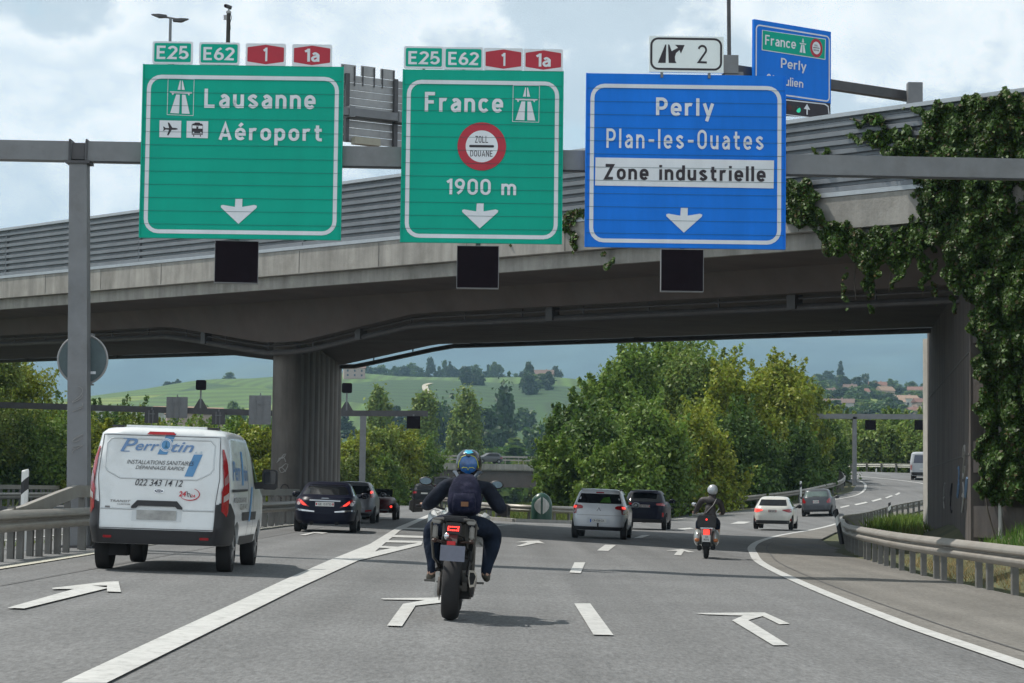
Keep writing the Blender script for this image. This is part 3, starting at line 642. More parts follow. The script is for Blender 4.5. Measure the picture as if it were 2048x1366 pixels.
def plate(P, a, b, kind, txt, ta, tb):
    x0, z0, x1, z1 = P.box(a, b); mb = MB(); mb.prism(rrect(x0, z0, x1, z1, .035), -.012, .03)
    pl = mb.build('route_plate', SWHITE, P.e); w_, h_ = x1-x0, z1-z0
    mb = MB()
    if kind == 'g': flat(mb, rrect(x0+.035, z0+.035, x1-.035, z1-.035, .03), -.016)
    else:
        cx = (x0+x1)/2; e = .035; k = .075; flat(mb, [(x0+e+.01, z0+k), (cx, z0+e-.01), (x1-e-.01, z0+k), (x1-e, z0+k+.01), (x1-e, z1-k-.01), (x1-e-.01, z1-k), (cx, z1-e+.01), (x0+e+.01, z1-k), (x0+e, z1-k-.01), (x0+e, z0+k+.01)], -.016)
    f = mb.build('route_field', SGREEN if kind == 'g' else SRED, pl)
    mb = MB(); X0, Z0, X1, Z1 = P.box(ta, tb); put_din(mb, txt, X0, Z0, X1, Z1, wt=1.2, gap=.6, y=-.02); mb.build('lettering', SWHITE, pl)
    mb = MB(); mb.box((x0+w_/2, .04, z0-.05), (.05, .03, .3)); mb.build('bracket', STEEL, pl)
def mway(P, quad, m=SWHITE, parent=None, frame=True, y=-.014):
    """motorway symbol inside the pixel quad TL,TR,BR,BL"""
    TL, TR, BR, BL = [Vector(q) for q in quad]
    def uv(u, v): p = TL*(1-u)*(1-v)+TR*u*(1-v)+BR*u*v+BL*(1-u)*v; return (p.x, p.y)
    P_ = [[(.46, .06), (.49, .06), (.49, .31), (.38, .31)], [(.53, .06), (.56, .06), (.65, .31), (.53, .31)],
          [(.09, .36), (.93, .36), (.93, .395), (.83, .41), (.83, .45), (.79, .45), (.77, .41), (.24, .41), (.22, .455), (.18, .455), (.17, .41), (.09, .39)],
          [(.33, .44), (.47, .44), (.455, .95), (.12, .95)], [(.55, .44), (.68, .44), (.86, .95), (.56, .95)]]
    poly_part(P, 'motorway_symbol', [[uv(*q) for q in pl] for pl in P_], m, y=y, parent=parent)
    if frame:
        mb = MB(); o = P.poly([uv(0, 0), uv(1, 0), uv(1, 1), uv(0, 1)]); i = P.poly([uv(.018, .014), uv(.982, .014), uv(.982, .986), uv(.018, .986)]); frame_poly(mb, o, i, y); mb.build('symbol_frame', m, P.e)
def arrow_down(P, cx, top, s=1.0):
    poly_part(P, 'lane_arrow', [[(cx-7*s, top), (cx+7*s, top), (cx+6.5*s, top+16*s), (cx+31*s, top+12*s), (cx+36*s, top+14*s), (cx+35*s, top+18*s), (cx-1*s, top+50*s), (cx-36*s, top+17*s), (cx-36*s, top+13*s), (cx-32*s, top+12*s), (cx-8*s, top+16*s)]], SWHITE)
YG = 40.0
# gantry frame
ga = empty('sign_gantry', (at(158, 1090, YG).x, YG+.35, gz(-8.2, 40)), label='grey steel box-beam gantry spanning the lanes and carrying the three big signs', cat='gantry')
def gput(mb, name, m, e, **k):
    o = mb.build(name, m, e, **k); o.location = -e.location; return o
YB = YG+.36
zb0, zb1 = at(137, 323, YB).z, at(137, 284.5, YB).z; zr0, zr1 = at(1810, 355, YB).z, at(1810, 315.5, YB).z
def bz(x): t = (x-at(137, 0, YB).x)/(at(1810, 0, YB).x-at(137, 0, YB).x); return (zb0+zr0)/2+(zr0-zb0)*(t-.5), (zb1+zr1)/2+(zr1-zb1)*(t-.5)
mb = MB(); xa = at(160, 300, YB).x
for x0, x1 in ((-24, xa-.13), (xa+.13, 14.2)):
    z0, z1 = bz((x0+x1)/2); mb.beam((x0, YB, (bz(x0)[0]+bz(x0)[1])/2), (x1, YB, (bz(x1)[0]+bz(x1)[1])/2), .34, z1-z0)
gput(mb, 'beam', STEEL, ga)
mb = MB(); z0, z1 = bz(xa)
mb.box((xa, YB, (z0+z1)/2), (.24, .30, z1-z0-.06)); mb.box((xa, YB, z0-.03), (.46, .44, .05)); mb.box((xa-.16, YB, (z0+z1)/2), (.03, .42, z1-z0+.07)); mb.box((xa+.16, YB, (z0+z1)/2), (.03, .42, z1-z0+.07)); gput(mb, 'flange', STEELD, ga)
mb = MB(); p0 = at(158, 1090, YB); mb.loft([[(p0.x+sx*.20, YB+sy*.19, gz(p0.x, YB)-.1) for sx, sy in ((-1, -1), (1, -1), (1, 1), (-1, 1))], [(xa+sx*.165, YB+sy*.165, z0-.05) for sx, sy in ((-1, -1), (1, -1), (1, 1), (-1, 1))]])
gput(mb, 'post', STEEL, ga)
mb = MB(); mb.loft([[(14.0+sx*.2, YB+sy*.19, .3) for sx, sy in ((-1, -1), (1, -1), (1, 1), (-1, 1))], [(14.0+sx*.165, YB+sy*.165, bz(14)[0]) for sx, sy in ((-1, -1), (1, -1), (1, 1), (-1, 1))]]); gput(mb, 'post', STEEL, ga)
mb = MB(); mb.box((p0.x, YB, gz(p0.x, YB)+.02), (.6, .6, .05)); gput(mb, 'foot_plate', STEELD, ga)
for k, (py, m_) in enumerate(((785, .9), (810, .6), (870, .8), (890, .5))):
    c = at(155, py, YB-.22); mb = MB(); mb.tube([(c.x+.10*math.sin(t*2.1+k), c.y, c.z+.13*math.cos(t*1.4+k)*m_-.03*t) for t in np.linspace(0, 4, 16)], .006, 5); gput(mb, 'graffiti', mat('chalk_faint', (.30, .29, .28), rough=.9, var=.1), ga, smooth=True)
# cable conduit and bolts under the beam
mb = MB(); mb.tube([(xa+.3, YB-.15, z0-.02), (13.8, YB-.15, bz(13.8)[0]-.02)], .018, 6); gput(mb, 'conduit', STEELD, ga)

# sign 1
P = Panel((277.5, 479, YG), (681.5, 479, YG+.02), 'direction_sign', 'green motorway sign reading Lausanne and Aéroport, the leftmost on the gantry', 'road sign', 'signs on the gantry')
z0 = (P.loc(277, 473)[1]+P.loc(679, 482)[1])/2; z1 = (P.loc(284, 127)[1]+P.loc(685, 134.5)[1])/2
sign_body(P, 0, z0, P.w, z1, SGREEN)
mway(P, [(336, 156), (389, 158), (387, 232), (334, 230)])
txt_part(P, 'lettering', [('Lausanne', (409.5, 177.5), (631, 219))], SWHITE, bold=.03, gap=1.5)
txt_part(P, 'lettering', [('Aéroport', (438, 241.5), (643.5, 292))], SWHITE, bold=.03, gap=1.5)
arrow_down(P, 478, 398)
Z1 = lambda L_: [(280+x/4.995, 80+y/4.995) for x, y in L_]
poly_part(P, 'pictogram_field', [Z1([(197, 803), (414, 808), (410, 977), (194, 972)])], SWHITE)
poly_part(P, 'pictogram_field', [Z1([(468, 809), (683, 813), (679, 983), (465, 977)])], SWHITE)
poly_part(P, 'plane_symbol', [Z1([(278, 826), (293, 827), (325, 878), (362, 880), (380, 890), (378, 894), (355, 899), (318, 899), (286, 954), (271, 953), (290, 899), (258, 895), (240, 908), (231, 908), (240, 889), (231, 868), (240, 866), (258, 881), (292, 881)])], SBLACK, y=-.019)
tb = [Z1([(530, 838), (545, 834), (552, 826), (597, 827), (604, 837), (620, 838), (630, 850), (628, 948), (518, 946), (518, 848)]), Z1([(533, 950), (543, 950), (543, 966), (533, 966)]), Z1([(600, 951), (610, 951), (610, 966), (600, 966)])]
poly_part(P, 'train_symbol', tb, SBLACK, y=-.019)
poly_part(P, 'train_window', [Z1([(524, 855), (565, 857), (564, 886), (524, 884)]), Z1([(585, 858), (627, 859), (626, 888), (584, 887)]), Z1([(568, 858), (581, 858), (581, 866), (568, 866)]), Z1([(520, 933), (627, 936), (627, 939), (520, 936)]), Z1([(530, 920), (542, 920), (542, 931), (530, 931)]), Z1([(604, 921), (616, 921), (616, 932), (604, 932)])], SWHITE, y=-.022)
for (a, b, k, t, ta, tb_) in ((Z1([(128, 12)])[0], Z1([(526, 242)])[0], 'g', 'E25', Z1([(170, 58)])[0], Z1([(486, 196)])[0]), (Z1([(593, 22)])[0], Z1([(992, 250)])[0], 'g', 'E62', Z1([(636, 72)])[0], Z1([(945, 207)])[0]),
        (Z1([(1058, 33)])[0], Z1([(1455, 260)])[0], 'r', '1', Z1([(1232, 78)])[0], Z1([(1272, 214)])[0]), (Z1([(1522, 42)])[0], Z1([(1917, 268)])[0], 'r', '1a', Z1([(1644, 88)])[0], Z1([(1794, 222)])[0])):
    plate(P, a, b, k, t, ta, tb_)
# sign 2
Z2 = lambda L_: [(650+x/2.7314, y/2.7314) for x, y in L_]
P = Panel((800, 486, YG), (1124, 486, YG+.02), 'direction_sign', 'green motorway sign reading France 1900 m with red customs ring, middle of the gantry', 'road sign', 'signs on the gantry')
z0 = (P.loc(798, 483)[1]+P.loc(1121, 489)[1])/2; z1 = (P.loc(805, 138)[1]+P.loc(1127, 143)[1])/2
sign_body(P, 0, z0, P.w, z1, SGREEN)
mway(P, Z2([(1027, 465), (1173, 468), (1169, 670), (1023, 666)]))
txt_part(P, 'lettering', [('France', (850, 184), (1006, 226))], SWHITE, bold=.03, gap=1.5)
txt_part(P, 'lettering', [('1900 m', (893, 357), (1032, 391))], SWHITE, bold=.02, gap=1.2)
arrow_down(P, 960.5, 407)
def circle_part(P, name, cx, cy, r, m, y, parent=None, rx=None):
    c = P.loc(cx, cy); e = P.loc(cx+r, cy); rr = abs(e[0]-c[0]); mb = MB(); rz_ = rr*(1 if rx is None else rx)
    flat(mb, [(c[0]+rr*math.cos(2*math.pi*k/48), c[1]+rz_*math.sin(2*math.pi*k/48)) for k in range(48)], y); return mb.build(name, m, parent or P.e)
ring = circle_part(P, 'customs_ring', 963.5, 293, 48.5, SRED, -.012)
circle_part(P, 'customs_field', 963.5, 293, 32.2, SWHITE, -.0165, ring)
txt_part(P, 'lettering', [('ZOLL', (950, 272), (976, 286))], SBLACK, y=-.021, bold=.8, parent=ring); txt_part(P, 'lettering', [('DOUANE', (940.5, 300), (985, 314))], SBLACK, y=-.021, bold=.8, parent=ring)
mb = MB(); a = P.box((938.5, 290), (988, 295.5)); flat(mb, rrect(*a, .02), -.021); mb.build('customs_bar', SBLACK, ring)
for a, b, k, t, ta, tb_ in (((432, 252), (648, 376), 'g', 'E25', (456, 280), (627, 354)), ((650, 257), (864, 381), 'g', 'E62', (674, 284), (840, 358)), ((868, 262), (1081, 385), 'r', '1', (963, 290), (985, 361)), ((1086, 267), (1299, 390), 'r', '1a', (1152, 293), (1233, 367))):
    plate(P, Z2([a])[0], Z2([b])[0], k, t, Z2([ta])[0], Z2([tb_])[0])
# sign 3
P = Panel((1169, 496, YG), (1571, 496, YG+.05), 'direction_sign', 'big blue sign reading Perly, Plan-les-Ouates and Zone industrielle, rightmost on the gantry', 'road sign', 'signs on the gantry')
z0 = (P.loc(1167, 495)[1]+P.loc(1570, 497)[1])/2; z1 = (P.loc(1171, 145)[1]+P.loc(1572, 153)[1])/2
sign_body(P, 0, z0, P.w, z1, SBLUE)
txt_part(P, 'lettering', [('Perly', (1312, 195), (1428, 244))], SWHITE, bold=.03, gap=1.5)
txt_part(P, 'lettering', [('Plan-les-Ouates', (1213, 257), (1527, 300.5))], SWHITE, bold=0, gap=1.6)
f = poly_part(P, 'text_field', [[(1191, 315), (1548, 321), (1547, 377), (1190, 371)]], SWHITE, y=-.011)
txt_part(P, 'lettering', [('Zone industrielle', (1207, 328), (1531, 364))], SBLACK, y=-.02, bold=.04, gap=1.5)
arrow_down(P, 1368.5, 415.5)
# exit plate 2
Z3 = lambda L_: [(1290+x/5.389, 60+y/5.389) for x, y in L_]
P2 = Panel((1297.5, 144.5, YG-.02), (1447, 146, YG), 'exit_number_sign', 'white exit sign with a black turn-off symbol and the number 2 above the blue sign', 'road sign')
x0, z0, x1, z1 = P2.box((1298.5, 71.5), (1447, 146)); mb = MB(); mb.box(((x0+x1)/2, .03, (z0+z1)/2), (x1-x0, .06, z1-z0)); mb.build('panel', mat('sign_white_clean', (.86, .92, .93), rough=.5, var=.03), P2.e)
mb = MB(); a = P2.box(Z3([(58, 78)])[0], Z3([(830, 440)])[0]); frame_poly(mb, rrect(*a, .15), rrect(a[0]+.04, a[1]+.04, a[2]-.04, a[3]-.04, .11), -.004); mb.build('border', SBLACK, P2.e)
poly_part(P2, 'exit_symbol', [Z3([(218, 157), (230, 157), (222, 355), (138, 355)]), Z3([(248, 157), (262, 157), (287, 228), (356, 192), (324, 160), (427, 163), (386, 255), (372, 216), (335, 248), (322, 290), (325, 330), (338, 357), (255, 356)])], SBLACK, y=-.005)
txt_part(P2, 'lettering', [('2', Z3([(560, 160)])[0], Z3([(668, 362)])[0])], SBLACK, y=-.005, bold=.75)
mb = MB()
for x in (.25, 1.15): mb.box((x, .03, z0-.04), (.05, .04, .12))
mb.build('bracket', STEEL, P2.e)
# black variable boxes under the signs
for i, (a, b, c) in enumerate((((430, 480.5), (516, 567), 'under the Lausanne sign'), ((914, 491), (997, 577), 'under the France sign'), ((1322, 498), (1407, 583.5), 'under the blue Perly sign'))):
    q = Panel((a[0], b[1], YG+.05), (b[0], b[1], YG+.05+(0 if i else .1)), 'lane_signal', 'switched-off black square lane signal hanging '+c, 'lane signal', 'lane signals under the gantry signs')
    x0, z0, x1, z1 = q.box(a, b); mb = MB(); mb.box(((x0+x1)/2, .10, (z0+z1)/2), (x1-x0, .22, z1-z0)); mb.build('housing', STEEL, q.e)
    mb = MB(); mb.box(((x0+x1)/2, -.008, (z0+z1)/2), (x1-x0-.02, .006, z1-z0-.02)); mb.build('display', BLK, q.e)
    mb = MB(); mb.box(((x0+x1)/2, .14, z1+.05), (.09, .06, .16)); mb.build('hanger', STEEL, q.e)
# round sign seen from behind on the gantry post
c = at(165.5, 716, YG+.10); r_ = 50/F*YG
e = empty('round_sign', c, label='round traffic sign seen from behind, clamped to the left gantry post', cat='traffic sign')
mb = MB(); mb.lathe([(r_-.02, -.02), (r_-.02, .01)], axis='y', n=48); mb.build('disc', mat('sign_back_teal', (.085, .12, .13), rough=.6, var=.12), e)
mb = MB(); mb.tube([(r_*math.cos(t), 0, r_*math.sin(t)) for t in np.linspace(0, 2*math.pi, 49)], .022, 8, cap=False); mb.build('rim', ALU, e, smooth=True)
mb = MB()
for zz in (.48, -.47): mb.box((-.03, -.07+.01, zz), (.46, .035, .035)); mb.box((-.03, .12, zz), (.46, .035, .035))
mb.build('clamp', STEEL, e)
mb = MB(); mb.box((.20, -.034, -.25), (.12, .006, .05)); mb.build('sticker', SWHITE, e)
# the post passes in front of the disc: shift the disc behind the post
e.location.y = YB+.24; e.location.x -= .10

# ---- sign panel seen from behind above the barrier
YR = 69.6
q = Panel((686, 300, YR-.6), (812, 306, YR+.6), 'direction_sign', 'back of a large slatted sign panel above the overpass, between the two green signs', 'road sign')
x0, z0, x1, z1 = q.box((687, 150), (900, 306)); z1 = q.loc(720, 152)[1]
mb = MB(); H_ = z1-z0
for k in range(9): mb.box(((x0+x1)/2, .03, z0+H_*(k+.5)/9), (x1-x0, .05, H_/9-.02)); mb.box(((x0+x1)/2, -.01, z0+H_*(k+.12)/9), (x1-x0, .03, .035))
mb.build('panel', ALU, q.e)
for px in (687, 784, 860):
    mb = MB(); mb.box((q.loc(px+4, 200)[0], -.10, (z0+z1)/2), (.13, .14, H_+.02)); mb.build('back_frame', STEELD, q.e)
mb = MB(); zc = q.loc(740, 232)[1]; mb.box(((x0+x1)/2-.2, -.28, zc), (x1-x0+1.0, .22, .26)); mb.box((q.loc(697, 0)[0], -.28, zc), (.2, .32, .36)); mb.box((q.loc(795, 0)[0], -.28, zc), (.2, .32, .36)); mb.build('cross_beam', STEEL, q.e)
for a, b in (((683, 127), (712, 152)), ((723, 131), (751, 155)), ((762, 137), (790, 160))):
    X0, Z0, X1, Z1_ = q.box(a, b); mb = MB(); mb.box(((X0+X1)/2, .03, (Z0+Z1_)/2), (X1-X0, .04, Z1_-Z0)); pl = mb.build('route_plate', ALU, q.e)
    mb = MB()
    for f in (.1, .9): mb.box((X0+(X1-X0)*f, -.02, Z0-.02), (.035, .03, Z1_-Z0+.3))
    mb.build('bracket', STEELD, pl)
mb = MB(); a = q.box((697, 277), (747, 296)); mb.box(((a[0]+a[2])/2, -.35, (a[1]+a[3])/2), (a[2]-a[0], .3, a[3]-a[1])); mb.build('lamp_housing', mat('beige_housing', (.36, .34, .27), rough=.6), q.e)
for xx in (x0-.6, x1-.1):
    zd = T(-5)-.1-q.o.z; zt = (z0+z1)/2+.4; mb = MB(); mb.box((xx, -.28, (zd+zt)/2), (.25, .25, zt-zd)); mb.build('post', STEEL, q.e)

# ---- blue France / Perly sign and its gantry on the overpass
Y0, Y1 = 58.0, 59.5
eg = empty('sign_gantry', at(1457, 330, 57.4), label='slim grey gantry with a tall mast standing on the overpass at upper right', cat='gantry')
a = at(1460, 131, 57.4); b = at(1836, 188, 61.2); mb = MB(); ab = Vector((0, .55, 0)); mb.beam(a+ab, b+ab, .25, .27); gput(mb, 'beam', STEELD, eg)
mb = MB(); mb.box((a.x, a.y, a.z-.0), (.42, .4, .5)); gput(mb, 'joint_box', STEEL, eg)
mb = MB(); mb.beam((a.x+.1, a.y, a.z-.2), (a.x+.1, a.y, T(-2)-.1), .5, .3); gput(mb, 'post', STEEL, eg)
mb = MB(); mb.box((b.x-.1, b.y, b.z-1.4+.17), (.42, .3, 3.1)); gput(mb, 'post', STEEL, eg)
mb = MB(); mb.tube([(a.x-.02, a.y, a.z), at(1457, -60, 57.4)], .055, 8); gput(mb, 'mast', STEELD, eg)
P = Panel((1508, 198, Y0), (1662, 205, Y1), 'direction_sign', 'small oblique blue sign with a green France field above Perly, behind the exit sign', 'road sign')
W_ = P.w; z1 = (P.loc(1510, 39)[1]+P.loc(1663, 63)[1])/2; z0 = (P.loc(1508, 191)[1]+P.loc(1661, 204)[1])/2
mb = MB(); mb.box((W_/2, .05, (z0+z1)/2), (W_, .09, z1-z0)); mb.build('panel', SBLUE, P.e)
mb = MB(); a = (.05, z0+.05, W_-.05, z1-.13); frame_poly(mb, rrect(*a, .14), rrect(a[0]+.04, a[1]+.04, a[2]-.04, a[3]-.04, .1), -.004); mb.build('border', SWHITE, P.e)
Z4 = lambda L_: [(1290+x/5.389, 60+y/5.389) for x, y in L_]
poly_part(P, 'field_edge', [Z4([(1260, -2), (1948, 96), (1942, 322), (1256, 218)])], SWHITE, y=-.006)
poly_part(P, 'green_field', [Z4([(1268, 5), (1940, 103), (1934, 312), (1264, 210)])], SGREEN, y=-.010)
def skewtext(t, q4, name, m, y=-.016, bold=.015):
    TL, TR, BR, BL = [P.loc(*p) for p in Z4(q4)]; mb = MB()
    def fn(p):
        u, v = p; x = TL[0]*(1-u)*v+TR[0]*u*v+BR[0]*u*(1-v)+BL[0]*(1-u)*(1-v); z = TL[1]*(1-u)*v+TR[1]*u*v+BR[1]*u*(1-v)+BL[1]*(1-u)*(1-v); return (x, y, z)
    put_din(mb, t, 0, 0, 1, 1, wt=1.05, fn=fn); return mb.build(name, m, P.e)
skewtext('France', [(1292, 50), (1625, 100), (1622, 208), (1290, 160)], 'lettering', SWHITE)
skewtext('Perly', [(1462, 300), (1738, 345), (1734, 474), (1460, 440)], 'lettering', SWHITE, bold=.005)
skewtext('St-Julien', [(1308, 468), (1704, 538), (1700, 625), (1304, 575)], 'lettering', SWHITE, bold=0)
mway(P, Z4([(1655, 75), (1742, 88), (1738, 262), (1652, 248)]), frame=False, y=-.015)
c = Z4([(1843, 195)])[0]
for r_, m_, y_ in ((12.3, SRED, -.013), (8.2, SWHITE, -.016)): circle_part(P, 'customs_ring', c[0], c[1], r_, m_, y_, rx=1.18)
skewtext('ZOLL', [(1820, 156), (1862, 162), (1862, 180), (1820, 174)], 'lettering', SBLACK, y=-.019)
skewtext('DOUANE', [(1812, 205), (1872, 213), (1872, 232), (1812, 224)], 'lettering', SBLACK, y=-.019)
mb = MB(); flat(mb, P.poly(Z4([(1808, 186), (1876, 194), (1876, 202), (1808, 194)])), -.019); mb.build('customs_bar', SBLACK, P.e)
# signal panel under it
P = Panel((1562, 236, Y0+.5), (1661, 240, Y1), 'lane_control_sign', 'black signal board with a green lamp and white arrow below the small blue sign', 'traffic signal')
a = Z4([(1400, 735), (1990, 792), (1995, 925), (1400, 905)])
poly_part(P, 'panel', [Z4([(1300, 712), (1996, 790), (1994, 950), (1300, 920)])], SBLACK, y=-.01)
mb = MB(); q = P.box((1532, 196), (1661, 236)); mb.box(((q[0]+q[2])/2, .05, (q[1]+q[3])/2), (q[2]-q[0], .1, (q[3]-q[1])*.9)); mb.build('housing', SBLACK, P.e)
poly_part(P, 'border', [Z4([(1330, 728), (1940, 794), (1975, 820), (1985, 905), (1974, 905), (1966, 828), (1930, 805), (1330, 740)]), Z4([(1330, 885), (1800, 942), (1800, 950), (1330, 895)])], SWHITE, y=-.014)
for cx, cy, m_ in ((1553, 835, mat('lamp_red_off', (.06, .008, .01), rough=.4)), (1600, 845, mat('lamp_amber_off', (.03, .02, .012), rough=.4)), (1648, 860, mat('lamp_green_on', (.02, .5, .3), emit=((.02, .75, .42), .45)))):
    c = Z4([(cx, cy)])[0]; l_ = circle_part(P, 'lamp', c[0], c[1], 4.6, m_, -.02)
poly_part(P, 'lamp_visor', [Z4([(1610, 838), (1655, 826), (1672, 832), (1640, 850), (1615, 885)])], SBLACK, y=-.03)
poly_part(P, 'arrow_symbol', [Z4([(1742, 798), (1775, 862), (1750, 858), (1749, 914), (1735, 912), (1735, 856), (1706, 850)])], SWHITE, y=-.02)

# ---- lamp post and camera mast on the overpass
b = at(340, 84, 85.0); zb = T(-33)-.1
e = empty('street_lamp', (b.x, 85.0, zb), label='tall grey twin-arm street lamp rising behind the Lausanne sign', cat='street lamp')
top = at(339.5, 36, 85).z-zb
mb = MB(); mb.tube([(0, 0, 0), (0, 0, top)], [.11, .055], 10); mb.build('post', STEEL, e, smooth=True)
mb = MB(); l, r_ = at(303, 30, 85), at(377, 39, 85)
mb.tube([(l.x-b.x+.4, 0, l.z-zb-.05), (0, 0, top), (r_.x-b.x-.4, 0, r_.z-zb)], .04, 8); mb.build('arm', STEEL, e, smooth=True)
for p, s in ((l, 1), (r_, -1)):
    mb = MB(); x0 = p.x-b.x; mb.loft([[(x0, -.06, p.z-zb), (x0, .06, p.z-zb), (x0, .06, p.z-zb+.03), (x0, -.06, p.z-zb+.03)], [(x0+s*.3, -.17, p.z-zb-.10), (x0+s*.3, .17, p.z-zb-.10), (x0+s*.3, .14, p.z-zb+.03), (x0+s*.3, -.14, p.z-zb+.03)], [(x0+s*.62, -.12, p.z-zb-.09), (x0+s*.62, .12, p.z-zb-.09), (x0+s*.62, .1, p.z-zb+.0), (x0+s*.62, -.1, p.z-zb+.0)]])
    mb.build('lamp_head', STEELD, e)
b = at(456, 84, 80.0); zb = T(-29)-.1
e = empty('camera_mast', (b.x, 80.0, zb), label='dark wooden mast with a surveillance camera on top rising behind the E62 plate', cat='camera mast')
top = at(456, 28, 80).z-zb
mb = MB(); mb.tube([(0, 0, 0), (0, 0, top)], [.13, .075], 8); mb.build('post', mat('dark_wood', (.05, .045, .04), rough=.9, var=.3), e)
mb = MB(); mb.lathe([(.05, top), (.10, top+.03), (.10, top+.10), (.04, top+.12), (.04, top+.18)], n=14); mb.build('bracket', ALU, e, smooth=True)
mb = MB(); mb.tube([(-.10, -.06, top+.30), (.10, .02, top+.24)], .075, 10); hd = mb.build('camera_head', STEELD, e, smooth=True)
mb = MB(); mb.sphere((-.11, -.07, top+.30), .07); mb.build('lens', BLK, hd, smooth=True)
mb = MB(); mb.box((-.12, 0, top-.13), (.12, .1, .17)); mb.build('junction_box', ALU, e)
mb = MB(); mb.tube([(.06, -.02, top+.05), (.12, -.04, top-.15), (.07, -.05, top-.35), (.09, -.05, top-.6)], .012, 5); mb.build('cable', BLK, e)

# ---- distant gantry behind the pier (left carriageway)
YL = 130.0
e = empty('sign_gantry', at(723, 960, YL), label='distant dark gantry reaching from the left edge to beyond the round pier', cat='gantry')
mb = MB(); mb.beam(at(-60, 808, YL), at(540, 826.5, YL), .3, .36); gput(mb, 'beam', STEELD, e); mb = MB(); mb.beam(at(541, 826.5, YL), at(856, 827, YL), .3, .34); gput(mb, 'beam', STEELD, e)
mb = MB(); p = at(724, 980, YL); mb.beam((p.x, YL, -.2), (p.x, YL, at(724, 832, YL).z), .36, .3); gput(mb, 'post', STEEL, e)
def backbox(px, py, w_, h_, name, label, cat, group, Y=YL, m=STEELD, hang=True):
    c = at(px, py, Y-.3); e = empty(name, c, label=label, cat=cat, group=group); s = Y/F
    mb = MB(); mb.box((0, 0, 0), (w_*s, .12, h_*s)); mb.build('panel', m, e)
    mb = MB(); mb.box((-w_*s*.18, -.08, 0), (.05, .05, h_*s*.95)); mb.box((w_*s*.12, -.08, 0), (.05, .05, h_*s*.95)); mb.box((0, -.1, h_*s*.2), (w_*s*.5, .04, .05)); mb.box((0, .12, 0), (.06, .1, h_*s+.3)); mb.build('back_frame', STEEL, e)
GB = 'small boards seen from behind on the distant gantry'
backbox(354, 815, 42, 42, 'traffic_sign', 'square board seen from behind on the far gantry, above the van roof', 'sign', GB, m=STEEL)
backbox(520, 820, 44, 58, 'traffic_sign', 'taller board seen from behind on the far gantry, beside the round pier', 'sign', GB, m=STEEL)
backbox(303, 833, 27, 26, 'lane_signal', 'small square signal seen from behind hanging from the far gantry, nearest the steel post', 'lane signal', GB)
backbox(437, 836, 26, 26, 'lane_signal', 'small square signal seen from behind hanging from the far gantry, between the two boards', 'lane signal', GB)
for px, py, lb in ((402, 770, 'black signal head on a triangular bracket on the far gantry, left of the pier'), (694, 776, 'black signal head on a triangular bracket on the far gantry, right of the pier')):
    c = at(px, py, YL-.1); e = empty('lane_beacon', c, label=lb, cat='signal', group='signal heads on the distant gantry'); s = YL/F
    mb = MB(); mb.prism(rrect(-10*s, -10*s, 10*s, 10*s, .1), -.1, .15); mb.build('housing', BLK, e)
    mb = MB(); mb.prism([(-3*s, -28*s), (3*s, -28*s), (18*s, -54*s), (-18*s, -54*s)], -.02, .02); mb.build('bracket', STEELD, e)
    mb = MB(); mb.box((0, 0, -30*s), (.09, .09, 60*s)); mb.build('post', STEEL, e)
c = at(827, 845, YL-.2); e = empty('lane_signal', c, label='black square lane signal at the right end of the far gantry arm', cat='lane signal')
mb = MB(); mb.box((0, 0, 0), (.82, .2, .76)); mb.build('display', BLK, e); mb = MB(); mb.box((0, .05, .42), (.1, .08, .16)); mb.build('hanger', STEEL, e)
# ---- distant gantry on the right
YQ = 152.0
e = empty('sign_gantry', at(1709, 935, YQ), label='distant pale grey gantry over the curving lane, seen right of the big trees', cat='gantry')
a, b = at(1545, 832, YQ), at(1900, 834, YQ); mb = MB(); mb.beam(a, b, .3, .36); gput(mb, 'beam', STEEL, e)
for px in (1549, 1709):
    p = at(px, 900, YQ); mb = MB(); mb.beam((p.x, YQ, gz(p.x, YQ)-.3), (p.x, YQ, a.z), .28, .3); gput(mb, 'post', STEEL, e)
for px, lb in ((1741, 'black square lane signal hanging from the right-hand far gantry, beside its post'), (1840, 'black square lane signal hanging from the right-hand far gantry, beside the abutment')):
    c = at(px, 850, YQ-.2); e = empty('lane_signal', c, label=lb, cat='lane signal', group='lane signals on the right-hand far gantry')
    mb = MB(); mb.box((0, 0, 0), (.74, .2, .70)); mb.build('display', BLK, e); mb = MB(); mb.box((0, .05, .40), (.1, .08, .2)); mb.build('hanger', STEEL, e)
c = at(1550, 862, YQ-.25); s = YQ/F
e = empty('warning_sign', c, label='triangular red-edged warning sign half hidden by leaves on the far gantry post', cat='traffic sign')
mb = MB(); mb.prism([(-18*s, -13*s), (18*s, -13*s), (0, 18*s)], -.02, .02); mb.build('panel', SRED, e)
mb = MB(); flat(mb, [(-12*s, -9.5*s), (12*s, -9.5*s), (0, 11.5*s)], -.025); mb.build('field', SWHITE, e)
mb = MB(); flat(mb, [(-1.5*s, -7*s), (1.5*s, -7*s), (2.5*s, 0), (0, 5*s), (-1.5*s, 1*s)], -.03); mb.build('symbol', SBLACK, e)
c = at(1550, 888, YQ-.25)
e = empty('speed_limit_sign', c, label='round red-edged speed limit sign reading 60 on the far gantry post', cat='traffic sign')
mb = MB(); mb.lathe([(9.5*s, -.02), (9.5*s, .02)], axis='y', n=32); mb.build('panel', SRED, e)
mb = MB(); flat(mb, [(6.6*s*math.cos(t), 6.6*s*math.sin(t)) for t in np.linspace(0, 2*math.pi, 30)[:-1]], -.025); mb.build('field', SWHITE, e)
mb = MB(); put_din(mb, '60', -5*s, -3.4*s, 5*s, 3.4*s, y=-.03); mb.build('lettering', SBLACK, e)
